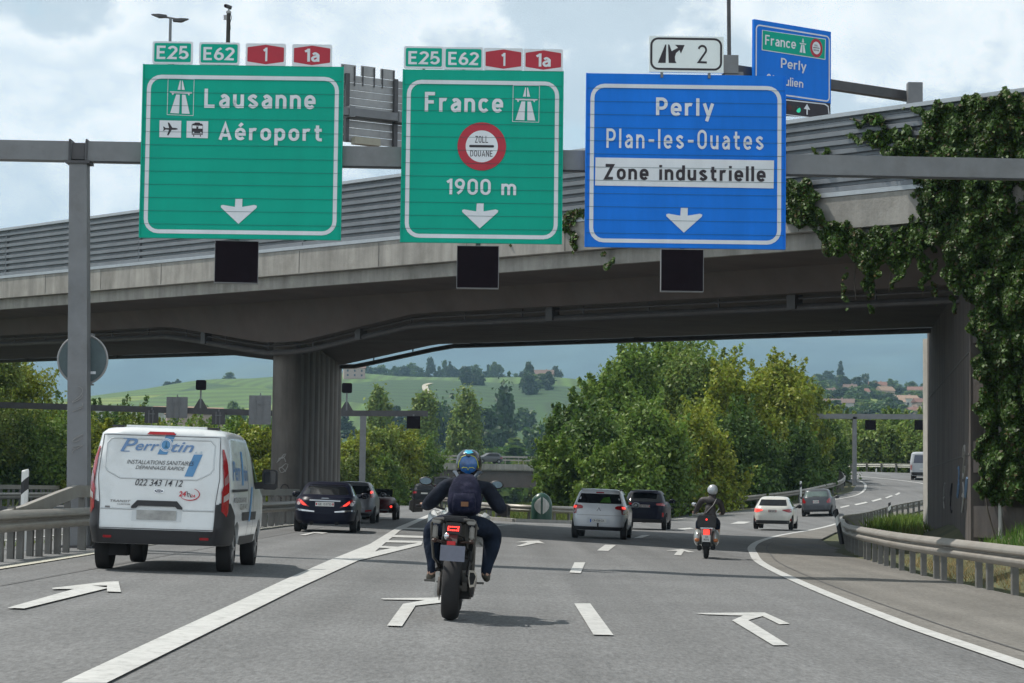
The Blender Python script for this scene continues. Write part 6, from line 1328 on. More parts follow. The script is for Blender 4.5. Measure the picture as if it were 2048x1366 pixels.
for sd in (-1, 1):
    mb = MB(); mb.loft([[(sd*.20, 1.1, .85), (sd*.25, 1.1, .85), (sd*.24, 1.1, 1.0), (sd*.20, 1.1, 1.0)], [(sd*.26, 1.35, .72), (sd*.34, 1.35, .76), (sd*.33, 1.35, 1.06), (sd*.26, 1.35, 1.1)], [(sd*.2, 1.75, .85), (sd*.24, 1.75, .85), (sd*.24, 1.75, 1.0), (sd*.2, 1.75, 1.0)]]); f = mb.build('fairing', WHT, bk, bevel=.012)
    mb = MB(); mb.box((sd*.335, 1.34, .88), (.012, .10, .05)); mb.build('fairing_stripe', mat('bike_red', (.45, .02, .03), rough=.4), f)
    # pannier frame: bent tube from the grab rail down to the footrest
    mb = MB(); mb.tube([(sd*.10, -.02, 1.02), (sd*.195, .0, 1.015), (sd*.225, .06, .97), (sd*.215, .12, .80), (sd*.20, .3, .62), (sd*.17, .62, .56)], .0135, 8); mb.tube([(sd*.225, .06, .96), (sd*.23, .5, .93)], .012, 8); mb.tube([(sd*.215, .10, .83), (sd*.15, .08, .83)], .014, 8); mb.build('pannier_frame', GREYP, bk, smooth=True)
    mb = MB(); mb.box((sd*.175, .05, .995), (.09, .14, .05)); mb.box((sd*.185, .09, .89), (.05, .10, .13)); mb.build('side_bracket', mat('bracket_pale', (.26, .25, .23), rough=.45, metal=.2, var=.15), bk, bevel=.012)
    mb = MB(); mb.tube([(sd*.07, .02, .79), (sd*.17, .0, .80)], .013, 8); mb.sphere((sd*.185, .0, .80), (.03, .03, .022), 12, 8); mb.build('turn_signal', mat('amber_dark', (.035, .014, .008), rough=.3), bk, smooth=True)
    mb = MB(); mb.box((sd*.24, .92, .36), (.14, .05, .022)); mb.beam((sd*.15, .86, .42), (sd*.22, .92, .36), .03, .03); mb.build('footrest', GREYP, bk)
    mb = MB(); mb.tube([(sd*.20, 1.50, 1.10), (sd*.24, 1.46, 1.30), (sd*.33, 1.44, 1.37)], .009, 6); mb.sphere((sd*.38, 1.43, 1.39), (.075, .03, .048), 16, 8); mr = mb.build('rear_mirror', BLACKP, bk, smooth=True)
    mb = MB(); flat(mb, [(sd*.38+.06*math.cos(t), 1.39+.036*math.sin(t)) for t in np.linspace(0, 2*math.pi, 15)[:-1]], 1.398); mb.build('mirror_glass', mat('mirror_reflection', (.10, .14, .17), rough=.08, metal=.8, var=.3), mr)
    mb = MB(); mb.tube([(sd*.32, 1.42, 1.13), (sd*.47, 1.34, 1.12)], .018, 10); mb.build('grip', PLAST, bk, smooth=True)
    mb = MB(); mb.loft([[(sd*.40, 1.50, 1.06), (sd*.40, 1.50, 1.18), (sd*.40, 1.52, 1.18), (sd*.40, 1.52, 1.06)], [(sd*.50, 1.42, 1.05), (sd*.50, 1.42, 1.19), (sd*.50, 1.44, 1.19), (sd*.50, 1.44, 1.05)], [(sd*.53, 1.33, 1.08), (sd*.53, 1.33, 1.17), (sd*.54, 1.35, 1.17), (sd*.54, 1.35, 1.08)]]); mb.build('hand_guard', BLACKP, bk)
mb = MB(); mb.tube([(-.45, 1.36, 1.12), (-.28, 1.44, 1.13), (-.1, 1.50, 1.08), (.1, 1.50, 1.08), (.28, 1.44, 1.13), (.45, 1.36, 1.12)], .013, 8); mb.build('handlebar', BLACKP, bk, smooth=True)
mb = MB(); mb.tube([(-.10, 1.52, 1.05), (-.10, 1.86, .36)], .027, 10); mb.tube([(.10, 1.52, 1.05), (.10, 1.86, .36)], .027, 10); mb.build('fork', METL, bk, smooth=True)
mb = MB(); mb.loft([[(sx*a, y, z) for sx, z in ((-1, z0), (1, z0), (.8, z1), (-.8, z1))] for y, a, z0, z1 in ((1.5, .14, .95, 1.2), (1.65, .15, .92, 1.28), (1.8, .08, .95, 1.1))]); mb.build('headlamp_fairing', WHT, bk, bevel=.02)
mb = MB(); mb.loft([[(-.11, 1.62, 1.2), (.11, 1.62, 1.2), (.11, 1.63, 1.2), (-.11, 1.63, 1.2)], [(-.12, 1.5, 1.45), (.12, 1.5, 1.45), (.12, 1.51, 1.45), (-.12, 1.51, 1.45)]]); mb.build('windscreen', GLASS, bk)
mb = MB(); mb.prism(rrect(-.085, .865, .085, .985, .03), -.06, .03); tl = mb.build('tail_lamp', BLACKP, bk, bevel=.008)
LEDS = mat('led_red', (.8, .02, .02), emit=((1, .04, .03), 5.0))
mb = MB()
for r_ in range(3):
    for k in range(6):
        if r_ == 1 and k in (1, 2, 3, 4): continue
        mb.box((-.05+k*.020+(.004 if r_ == 0 else 0), -.064, .945-r_*.017), (.013, .006, .011))
mb.build('lamp_lit', LEDS, tl)
mb = MB(); mb.loft([[(sx*.05, -.02, z) for sx, z in ((-1, .84), (1, .84), (1, .9), (-1, .9))], [(sx*.045, -.15, z) for sx, z in ((-1, .74), (1, .74), (1, .79), (-1, .79))]]); mb.box((0, -.155, .70), (.06, .02, .14)); mb.build('plate_carrier', BLACKP, bk)
mb = MB(); mb.box((-.01, -.165, .785), (.085, .01, .038)); mb.build('reflector', mat('reflector_red_glow', (.4, .01, .015), rough=.3, emit=((1, .02, .02), .08)), bk)  # reflector given a faint glow of its own, not a lamp
mb = MB(); mb.box((.01, -.175, .685), (.245, .006, .155), rot=Matrix.Rotation(R(1), 3, 'Y')); mb.build('number_plate', mat('smeared_moto_plate', (.16, .17, .22), rough=.5, var=.12, scale=6), bk)
mb = MB(); mb.sphere((-.06, -.10, .85), (.028, .03, .035)); mb.build('plate_light', CHROME, bk, smooth=True)
# exhaust: slanted silencer on the right with an open angular mouth
ex = [(.175, .08, .52), (.235, .02, .52), (.262, .0, .47), (.235, .0, .36), (.19, .02, .35), (.172, .05, .44)]
mb = MB(); mb.loft([ex, [(x*.9+.015, y+.35, z-.10) for x, y, z in ex], [(x*.7+.02, y+.62, z*.6+.05) for x, y, z in ex]]); s_ = mb.build('exhaust', METL, bk, bevel=.006)
mb = MB(); c = Vector((.212, .02, .44)); o_ = [Vector(p)+Vector((0, -.006, 0)) for p in ex]; i_ = [c+(p-c)*.72 for p in o_]; i_ = [Vector((p.x, p.y-.002, p.z)) for p in i_]; mb.add([p for p in o_]+i_, [(i, (i+1) % 6, (i+1) % 6+6, i+6) for i in range(6)]); mb.build('exhaust_rim', mat('exhaust_edge', (.34, .30, .25), rough=.45, metal=.5), s_)
mb = MB(); mb.add(i_, [tuple(range(6))]); mb.build('exhaust_mouth', UNDER, s_)
mb = MB(); mb.loft([[(.05, .5, .20), (.2, .5, .22), (.24, .5, .34), (.05, .5, .3)], [(.02, 1.1, .18), (.2, 1.1, .18), (.22, 1.1, .3), (.02, 1.1, .3)]]); mb.build('exhaust_box', BLACKP, bk, bevel=.02)
mb = MB(); mb.tube([(-.15, .95, .52), (-.18, .7, .55), (-.16, .45, .5)], .02); mb.tube([(.16, .6, .68), (.17, .35, .60), (.15, .3, .45)], .018); mb.tube([(0, .75, .75), (0, .6, .45)], .04, 10); mb.build('suspension', BLACKP, bk, smooth=True)
# rider
rd = empty('person', (BX, BY, gz(BX, BY)), 0, 'motorcyclist from behind in navy jacket and jeans with blue and black helmet', 'person', rot=(0, R(.6), R(-1.4)))
J = {'pelvis': (.06, .72, 1.02, (.165, .14)), 'waist': (.08, .76, 1.14, (.165, .13)), 'chest': (.10, .88, 1.28, (.225, .16)), 'upper': (.11, .94, 1.385, (.17, .12)), 'neck': (.12, 1.01, 1.46, .075), 'head': (.12, 1.05, 1.57, .09),
     'shL': (-.10, .95, 1.36, .098), 'elL': (-.27, 1.0, 1.175, .082), 'faL': (-.315, 1.15, 1.145, .062), 'wrL': (-.36, 1.285, 1.135, .038),
     'shR': (.31, .95, 1.35, .098), 'elR': (.455, 1.0, 1.14, .082), 'faR': (.475, 1.15, 1.13, .062), 'wrR': (.475, 1.275, 1.125, .038),
     'hpL': (-.05, .76, .97, .115), 'thL': (-.17, .96, .94, .115), 'knL': (-.25, 1.08, .89, .118), 'clL': (-.245, 1.0, .70, .094), 'anL': (-.20, .92, .46, .058), 'hlL': (-.22, .88, .395, .045), 'toL': (-.285, 1.06, .375, .040),
     'hpR': (.19, .76, .965, .115), 'thR': (.31, .96, .92, .115), 'knR': (.40, 1.08, .86, .118), 'clR': (.375, 1.0, .68, .094), 'anR': (.315, .92, .46, .058), 'hlR': (.315, .88, .395, .045), 'toR': (.345, 1.06, .375, .040)}
E_ = [('pelvis', 'waist'), ('waist', 'chest'), ('chest', 'upper'), ('upper', 'neck'), ('neck', 'head'), ('upper', 'shL'), ('shL', 'elL'), ('elL', 'faL'), ('faL', 'wrL'), ('upper', 'shR'), ('shR', 'elR'), ('elR', 'faR'), ('faR', 'wrR'),
      ('pelvis', 'hpL'), ('hpL', 'thL'), ('thL', 'knL'), ('knL', 'clL'), ('clL', 'anL'), ('anL', 'hlL'), ('anL', 'toL'), ('pelvis', 'hpR'), ('hpR', 'thR'), ('thR', 'knR'), ('knR', 'clR'), ('clR', 'anR'), ('anR', 'hlR'), ('anR', 'toR')]
hand(J, E_, 'wrL', -1); hand(J, E_, 'wrR', 1)
def sel(c):
    if c.z < .435: return 2
    if c.z < .452: return 3
    if c.y > 1.315 and c.z > 1.05 or c.y > 1.30 and abs(c.x-.06) > .42 and c.z > 1.05: return 3
    return 1 if c.z < 1.03 else 0
figure('body', J, E_, [JACK, JEANS, SHOE, SKIN], sel, rd)
HB_ = mat('helmet_black', (.012, .013, .016), rough=.22, coat=.7, var=.1); HBL = mat('helmet_blue', (.012, .085, .26), rough=.25, coat=.7, var=.5, scale=9); HY = mat('helmet_yellow', (.45, .50, .03), rough=.35, var=.1)
mb = MB(); hc = (.12, 1.05, 1.605); rings = []
for z, rx, ry, oy in ((-.155, .085, .095, .02), (-.14, .115, .13, .01), (-.10, .132, .155, 0), (-.03, .138, .168, 0), (.03, .135, .165, 0), (.08, .115, .145, 0), (.115, .085, .11, 0), (.135, .045, .06, 0), (.14, .005, .005, 0)):
    rings.append([(hc[0]+rx*math.cos(t), hc[1]+oy+ry*math.sin(t), hc[2]+z) for t in np.linspace(0, 2*math.pi, 29)[:-1]])
mb.loft(rings); hl = mb.build('helmet', HB_, rd, smooth=True, angle=60)
def onh(u, v, off=.006):
    zs = [-.155, -.14, -.10, -.03, .03, .08, .115, .135, .14]; rx = np.interp(v, zs, [.085, .115, .132, .138, .135, .115, .085, .045, .005])+off; ry = np.interp(v, zs, [.095, .13, .155, .168, .165, .145, .11, .06, .005])+off
    x = max(-rx*.97, min(rx*.97, u)); return (hc[0]+x, hc[1]-ry*math.sqrt(1-(x/rx)**2), hc[2]+v)
def hpatch(name, poly, m, off):
    mb = MB(); V_, F_ = Car._fill(None, poly, .02); mb.add([onh(a, b, off) for a, b in V_], F_); return mb.build(name, m, hl, smooth=True, angle=180)
hpatch('helmet_panel', [(-.075, -.09), (0, -.13), (.075, -.09), (.098, -.02), (.072, .05), (.03, .075), (0, .05), (-.03, .075), (-.072, .05), (-.098, -.02)], HBL, .003)
hpatch('helmet_panel', [(-.05, .10), (0, .085), (.05, .10), (.035, .125), (-.035, .125)], mat('helmet_cyan', (.05, .42, .62), rough=.2, coat=.8, var=.2), .004)
for pts in ([(-.105, -.06), (-.098, .0), (-.07, .055), (-.015, .075)], [(.105, -.06), (.098, .0), (.07, .055), (.015, .075)], [(-.065, -.065), (-.05, -.055), (-.012, -.058), (0, -.085), (.012, -.058), (.05, -.055), (.065, -.065)]):
    mb = MB(); mb.tube([onh(a, b, .006) for a, b in pts], .0035, 6); mb.build('helmet_stripe', HY, hl)
mb = MB(); mb.box((hc[0], hc[1]-.165, hc[2]+.075), (.05, .03, .025)); mb.build('helmet_vent', HB_, hl, bevel=.006)
# backpack
BPM = mat('backpack_navy', (.010, .012, .030), rough=.9, spec=.15, var=.4, scale=14, bump=.6, bscale=14, dirt=((.06, .05, .07), 14, .4))
bp = empty('backpack', (BX, BY, gz(BX, BY)), 0, 'dark blue patterned backpack with a small brown label on the motorcyclist', 'backpack', rot=(0, R(.6), R(-1.4)))
mb = MB(); rings = []
for z, a, b, y in ((1.06, .12, .07, .60), (1.09, .165, .11, .60), (1.20, .178, .13, .61), (1.32, .165, .12, .66), (1.42, .125, .09, .74), (1.475, .07, .05, .80), (1.485, .01, .01, .81)):
    rings.append([(.105+a*math.copysign(abs(math.cos(t))**.6, math.cos(t)), y+b*math.copysign(abs(math.sin(t))**.6, math.sin(t)), z) for t in np.linspace(0, 2*math.pi, 33)[:-1]])
mb.loft(rings); mb.build('bag', BPM, bp, smooth=True, angle=60)
mb = MB(); rings = []
for z, a, b, y in ((1.08, .10, .04, .49), (1.11, .12, .06, .48), (1.22, .12, .06, .49), (1.28, .10, .04, .52)): rings.append([(.105+a*math.copysign(abs(math.cos(t))**.5, math.cos(t)), y+b*math.copysign(abs(math.sin(t))**.5, math.sin(t)), z) for t in np.linspace(0, 2*math.pi, 25)[:-1]])
mb.loft(rings); pk = mb.build('pocket', BPM, bp, smooth=True, angle=60)
mb = MB(); mb.box((.115, .418, 1.17), (.075, .006, .048)); mb.build('label_patch', mat('leather_brown', (.20, .09, .04), rough=.7), pk)
for sx in (-1, 1):
    mb = MB(); mb.tube([(.11+sx*.08, .76, 1.44), (.11+sx*.12, .88, 1.50), (.11+sx*.14, 1.0, 1.50)], .018, 6); mb.build('strap', mat('strap_blue', (.06, .08, .11), rough=.8), bp, smooth=True)
# ---------------------------------------------------------------- scooter
SX, SY = 4.40, 48.0
sc_ = empty('motor_scooter', (SX, SY, gz(SX, SY)), 0, 'silver classic scooter with black top box and lit red rear lamp, middle distance', 'scooter', rot=(0, R(1.0), R(-6)))
SIL = mat('scooter_silver', (.36, .38, .37), rough=.3, metal=.3, var=.08, coat=.5); OR_ = mat('amber_lens', (.40, .12, .03), rough=.3)
torus_tyre(.24, .235, .12, 'wheel', sc_); torus_tyre(1.48, .235, .11, 'wheel', sc_)
mb = MB(); mb.loft([[(a*c_, y, z) for c_, z in ((-1, z0), (1, z0), (1, (z0+z1)/2), (.7, z1), (-.7, z1), (-1, (z0+z1)/2))] for y, a, z0, z1 in ((-.05, .08, .35, .60), (.1, .13, .32, .74), (.5, .15, .30, .80), (.85, .12, .32, .75), (.95, .10, .25, .35), (1.3, .16, .22, .30))]); mb.build('body', SIL, sc_, smooth=True, angle=50)
for sd in (-1, 1):
    mb = MB(); mb.sphere((sd*.20, .30, .47), (.09, .36, .19), 18, 12); mb.build('side_cowl', SIL, sc_, smooth=True)
    mb = MB(); mb.sphere((sd*.21, -.03, .42), (.055, .04, .045), 12, 8); mb.build('turn_signal', OR_, sc_, smooth=True)
    mb = MB(); mb.tube([(sd*.18, 1.22, 1.0), (sd*.30, 1.16, 1.18)], .008, 6); mb.sphere((sd*.31, 1.15, 1.21), (.06, .02, .045), 14, 8); mb.build('rear_mirror', CHROME, sc_, smooth=True)
mb = MB(); mb.loft([[(sx*.20, 1.28, z) for sx, z in ((-1, .25), (1, .25))]+[(.24, 1.32, .75), (-.24, 1.32, .75)], [(sx*.18, 1.34, z) for sx, z in ((-1, .25), (1, .25))]+[(.22, 1.38, .75), (-.22, 1.38, .75)]]); mb.build('leg_shield', SIL, sc_)
mb = MB(); mb.tube([(0, 1.45, .25), (0, 1.25, .95)], .04, 10); mb.tube([(-.34, 1.15, .98), (-.12, 1.25, 1.0), (.12, 1.25, 1.0), (.34, 1.15, .98)], .016, 8); mb.build('handlebar', SIL, sc_, smooth=True)
mb = MB(); mb.loft([[(sx*.13, y, z) for sx, z in ((-1, z0), (1, z0), (.8, z1), (-.8, z1))] for y, z0, z1 in ((.05, .76, .82), (.3, .78, .87), (.75, .76, .85))]); mb.build('seat', PLAST, sc_, bevel=.02)
mb = MB(); mb.loft([[(sx*.21, y, z) for sx, z in ((-1, .70), (1, .70), (1, .90), (.9, .97), (-.9, .97), (-1, .90))] for y in (-.22, .10)]); tb_ = mb.build('top_box', BLACKP, sc_, bevel=.02)
mb = MB(); mb.sphere((0, -.23, .88), (.022, .012, .022)); mb.build('reflector', LON, tb_, smooth=True)  # top box reflector made to glow with the lit lamp material
mb = MB(); mb.box((0, -.05, .69), (.28, .3, .02)); mb.tube([(-.1, .0, .55), (-.12, -.08, .69)], .012); mb.tube([(.1, 0, .55), (.12, -.08, .69)], .012); mb.build('rack', CHROME, sc_)
mb = MB(); mb.box((0, -.07, .60), (.14, .05, .12)); mb.build('tail_lamp', LON, sc_, bevel=.01)
o_ = MB(); o_.box((0, -.09, .46), (.18, .008, .15)); pl = o_.build('number_plate', PLATEM, sc_); mb = MB(); put_text(mb, 'GE', -.03, .475, .04, .515, y=-.097, bold=.01); put_text(mb, '8050', -.06, .41, .06, .455, y=-.097, bold=.01); mb.build('lettering', SBLACK, pl)
mb = MB(); mb.box((0, -.04, .32), (.2, .1, .12)); mb.box((.15, .2, .25), (.1, .3, .1)); mb.box((-.15, .15, .24), (.1, .25, .12)); mb.build('engine', UNDER, sc_, bevel=.02)
rd2 = empty('person', (SX, SY, gz(SX, SY)), 0, 'scooter rider from behind in a dark brown jacket and silver helmet', 'person', rot=(0, R(1.0), R(-6)))
J = {'pelvis': (.06, .38, .92, (.15, .12)), 'waist': (.06, .40, 1.06, (.15, .12)), 'chest': (.07, .44, 1.22, (.19, .14)), 'upper': (.08, .47, 1.33, (.15, .11)), 'neck': (.10, .51, 1.41, .06), 'head': (.11, .54, 1.52, .09),
     'shL': (-.13, .48, 1.31, .08), 'elL': (-.24, .72, 1.10, .062), 'wrL': (-.30, 1.02, 1.01, .036), 'shR': (.28, .48, 1.29, .08), 'elR': (.36, .66, 1.05, .062), 'wrR': (.32, .98, 1.0, .036),
     'hpL': (-.04, .42, .88, .105), 'knL': (-.20, .85, .80, .075), 'anL': (-.20, .95, .38, .048), 'toL': (-.22, 1.12, .32, .04), 'hpR': (.15, .42, .88, .105), 'knR': (.24, .85, .80, .075), 'anR': (.22, .95, .38, .048), 'toR': (.24, 1.12, .32, .04)}
E_ = [('pelvis', 'waist'), ('waist', 'chest'), ('chest', 'upper'), ('upper', 'neck'), ('neck', 'head'), ('upper', 'shL'), ('shL', 'elL'), ('elL', 'wrL'), ('upper', 'shR'), ('shR', 'elR'), ('elR', 'wrR'), ('pelvis', 'hpL'), ('hpL', 'knL'), ('knL', 'anL'), ('anL', 'toL'), ('pelvis', 'hpR'), ('hpR', 'knR'), ('knR', 'anR'), ('anR', 'toR')]
hand(J, E_, 'wrL', -1); hand(J, E_, 'wrR', 1)
BRJ = mat('brown_jacket', (.035, .028, .028), rough=.65, var=.25, scale=8, bump=.4, bscale=10)
figure('body', J, E_, [BRJ, JEANS, SHOE, SKIN], lambda c: 2 if c.z < .40 else (3 if (c.z < .66 or c.y > 1.035) else (1 if c.z < .93 else 0)), rd2)
mb = MB(); mb.sphere((.11, .55, 1.545), (.118, .135, .125), 24, 16); mb.build('helmet', mat('helmet_silver', (.45, .47, .49), rough=.3, metal=.2, coat=.5, var=.05), rd2, smooth=True)
mb = MB(); mb.tube([(.22, .40, 1.36), (.14, .30, 1.2), (-.02, .30, 1.02)], .018, 6); mb.build('strap', PLAST, rd2, smooth=True)
# ================================================================== TREES, BUSHES, IVY
def leafmat(name, c, dirt=None, tr=.32):
    return mat(name, c, rough=.55, var=.28, scale=.45, trans=tr, attr=True, spec=.35)
BARK = mat('bark', (.09, .075, .06), rough=.9, var=.3, scale=3, bump=.5, bscale=9)
def leaves_mesh(name, P, Nrm, size, m, seed, droop=0., elong=1.5, tintv=.35, hue=None):
    rg = np.random.default_rng(seed); n = len(P); P = np.asarray(P); s = size*rg.uniform(.45, 1.5, n)
    d = rg.normal(size=(n, 3)); d[:, 2] += .4; d += Nrm*1.2; d /= np.linalg.norm(d, axis=1)[:, None]      # leaf normal
    a = rg.normal(size=(n, 3)); a[:, 2] -= droop; a -= (a*d).sum(1)[:, None]*d; a /= np.linalg.norm(a, axis=1)[:, None]+1e-9; b = np.cross(d, a)
    V = np.zeros((n, 4, 3)); V[:, 0] = P-a*(s*elong*.5)[:, None]; V[:, 1] = P+b*(s*.42)[:, None]+a*(s*.05)[:, None]; V[:, 2] = P+a*(s*elong*.5)[:, None]; V[:, 3] = P-b*(s*.42)[:, None]+a*(s*.05)[:, None]
    V[:, 2, :] -= d*(s*.18)[:, None]; V[:, 0, :] -= d*(s*.10)[:, None]
    me = bpy.data.meshes.new(name); me.vertices.add(4*n); me.vertices.foreach_set('co', V.reshape(-1)); me.loops.add(4*n); me.loops.foreach_set('vertex_index', np.arange(4*n, dtype=np.int32))
    me.polygons.add(n); me.polygons.foreach_set('loop_start', np.arange(0, 4*n, 4, dtype=np.int32)); me.polygons.foreach_set('loop_total', np.full(n, 4, np.int32))
    t = rg.uniform(1-tintv, 1+tintv, n); y = rg.uniform(.82, 1.12, n) if hue is None else hue
    c = np.ones((n, 4, 4)); c[:, :, 0] = (t*y)[:, None]; c[:, :, 1] = t[:, None]; c[:, :, 2] = (t*.85)[:, None]
    ca = me.color_attributes.new('tint', 'FLOAT_COLOR', 'CORNER'); ca.data.foreach_set('color', c.reshape(-1)); me.update(); me.materials.append(m); return me
def crown_points(H, W, z0, n, seed, lobes=26, kind='round', fill=.35):
    rg = np.random.default_rng(seed); P = []; Nn = []; cs = []
    for k in range(lobes):
        u = rg.uniform(0, 1); a = rg.uniform(0, 2*np.pi)
        if kind == 'poplar': prof = W*.5*np.sin(np.pi*min(.98, u*.9+.08))**.7; r_ = prof*rg.uniform(.2, .75); lr = W*rg.uniform(.16, .30)
        elif kind == 'cone': prof = W*.5*(1-u)**.9; r_ = prof*rg.uniform(.3, .9); lr = W*(.06+.16*(1-u))
        elif kind == 'bush': prof = W*.5*(1-u**2.2)**.5; r_ = prof*rg.uniform(.3, .95); lr = W*rg.uniform(.12, .22)
        else: prof = W*.5*np.sin(np.pi*(u*.78+.16))**.75; r_ = prof*rg.uniform(.25, .92); lr = W*rg.uniform(.11, .20)
        cs.append((r_*np.cos(a), r_*np.sin(a), z0+(H-z0)*u*.93, lr))
    wts = np.array([c[3]**2 for c in cs]); wts /= wts.sum(); cnt = (wts*n).astype(int)
    for (x, y, z, lr), k in zip(cs, cnt):
        d = rg.normal(size=(k, 3)); d /= np.linalg.norm(d, axis=1)[:, None]; rr = lr*np.where(rg.uniform(size=k) < fill, rg.uniform(.2, 1, k), rg.uniform(.8, 1.18, k))
        q = d*rr[:, None]; q[:, 2] *= .85 if kind != 'poplar' else 1.7
        sp_ = rg.uniform(size=k) < .16; q[sp_] *= rg.uniform(1.05, 1.75, sp_.sum())[:, None]
        P.append(q+np.array([x, y, z])); Nn.append(d)
    if n > 3000 and kind != 'cone':
        for k in range(int(lobes*2.2)):                      # sprigs that break the outline
            x, y, z, lr = cs[int(rg.integers(len(cs)))]; d = rg.normal(size=3); d[2] = abs(d[2])*.8+.35; d /= np.linalg.norm(d); q0 = np.array([x, y, z])+d*lr*.85; up = d+np.array([0, 0, .6 if kind != 'poplar' else 1.6]); up /= np.linalg.norm(up)
            L_ = rg.uniform(.5, 1.35)*min(1.5, W*.14)*1.6; t = rg.uniform(0, 1, 70); w_ = .16*L_*(1.15-t)
            P.append(q0+up*(t*L_)[:, None]+rg.normal(size=(70, 3))*w_[:, None]); Nn.append(rg.normal(size=(70, 3)))
    return np.concatenate(P), np.concatenate(Nn), cs
def tree(name, loc, H, W, m, label, cat, group=None, n=6000, size=.28, z0=None, kind='round', seed=1, lobes=26, trunk=True, droop=.3, fill=.35, hue=None):
    z0 = H*.15 if z0 is None else z0
    e = empty(name, loc, label=label, cat=cat, group=group)
    P, Nn, cs = crown_points(H, W, z0, n, seed, lobes, kind, fill); P[:, 2] = np.maximum(P[:, 2], .05)
    me = leaves_mesh('crown', P, Nn, size, m, seed, droop); o = bpy.data.objects.new('crown', me); COL.objects.link(o); o.parent = e
    if trunk:
        mb = MB(); rg = random.Random(seed); r_ = max(.05, H*.016); mb.tube([(0, 0, -.4), (rg.uniform(-.1, .1), 0, H*.3), (rg.uniform(-.2, .2), .1, H*.6), (0, 0, H*.88)], [r_*1.5, r_, r_*.6, r_*.15], 7)
        for x, y, z, lr in cs[:12]:
            h = max(H*.12, z-.45*math.hypot(x, y)-.3); mb.tube([(0, 0, h), (x*.55, y*.55, (h+z)/2+.1), (x, y, z)], [r_*.5, r_*.3, r_*.08], 5)
        mb.build('trunk', BARK, e)
    return e
LG = leafmat('leaves_mid_green', (.150, .230, .042)); LD = leafmat('leaves_dark_green', (.088, .150, .032)); LY = leafmat('leaves_yellow_green', (.250, .285, .036)); LP = leafmat('leaves_poplar', (.190, .255, .062)); LO = leafmat('leaves_olive', (.175, .225, .045))
def T_(px, Y, H, W, m, name='leafy_tree', label='', cat='tree', group=None, zoff=0, **k):
    p = at(px, 900, Y); x = p.x; z = float(g(x, Y)) if Y < 500 else float(hz(x, Y)); return tree(name, (x, Y, z+zoff-.1), H, W, m, label, cat, group, **k)
def Htop(px, py, Y): z = float(g(at(px, py, Y).x, Y)); return at(px, py, Y).z-z
# --- the big clump on the island, right of centre
G1 = 'trees and bushes of the big clump on the island'
CL = [  # px, top py, Y, width m, material, name, label
 (1255, 700, 150, 6.5, LG, 'leafy_tree', 'tall mid green tree at the left of the big clump, its top against the bridge'),
 (1330, 694, 158, 7.5, LG, 'leafy_tree', 'tallest loose green tree in the middle of the big clump'),
 (1415, 700, 154, 7.0, LP, 'leafy_tree', 'pale green willow-like tree behind the yellowish tree of the clump'),
 (1215, 762, 138, 5.5, LG, 'leafy_tree', 'bushy green tree on the left flank of the big clump'),
 (1146, 806, 134, 4.4, LD, 'leafy_tree', 'dark low tree at the far left of the big clump'),
 (1470, 742, 142, 6.0, LY, 'leafy_tree', 'yellow-green tree in the front of the big clump'),
 (1545, 735, 150, 6.8, LY, 'leafy_tree', 'yellowish tree with a ragged top at the right of the clump'),
 (1600, 775, 156, 5.2, LO, 'leafy_tree', 'olive green tree at the right end of the clump, above the warning sign'),
 (1180, 850, 122, 5.0, LD, 'broad_bush', 'dark green broad bush over the white hatchback'),
 (1290, 830, 126, 6.0, LG, 'broad_bush', 'fresh green broad bush in the middle of the clump, over the navy crossover'),
 (1122, 890, 120, 3.0, LG, 'broad_bush', 'leafy bush at the left foot of the clump, beside the divider bollard'),
 (1390, 860, 132, 5.5, LY, 'broad_bush', 'yellow-green broad bush low in the clump, above the scooter rider'),
 (1480, 850, 138, 5.6, LD, 'broad_bush', 'dark bush in the hollow of the clump, left of the warning sign'),
 (1585, 850, 143, 4.4, LD, 'broad_bush', 'dark bush beside the post of the right-hand far gantry'),
 (1235, 900, 118, 4.0, LG, 'broad_bush', 'low green bush behind the guard rail between white hatchback and navy crossover'),
 (1640, 850, 160, 4.5, LD, 'broad_bush', 'dark bush at the right tip of the clump above the bend'),
]
for i, (px, py, Y, W, m_, nm, lb) in enumerate(CL):
    H = Htop(px, py, Y)+.1; bushy = nm == 'broad_bush'
    T_(px, Y, H, W, m_, nm, lb, 'tree' if not bushy else 'bush', G1, n=26000 if bushy else 30000, size=.185 if not bushy else .17, kind='bush' if bushy else 'round', z0=.2 if bushy else H*.08, seed=20+i, lobes=48 if not bushy else 40)
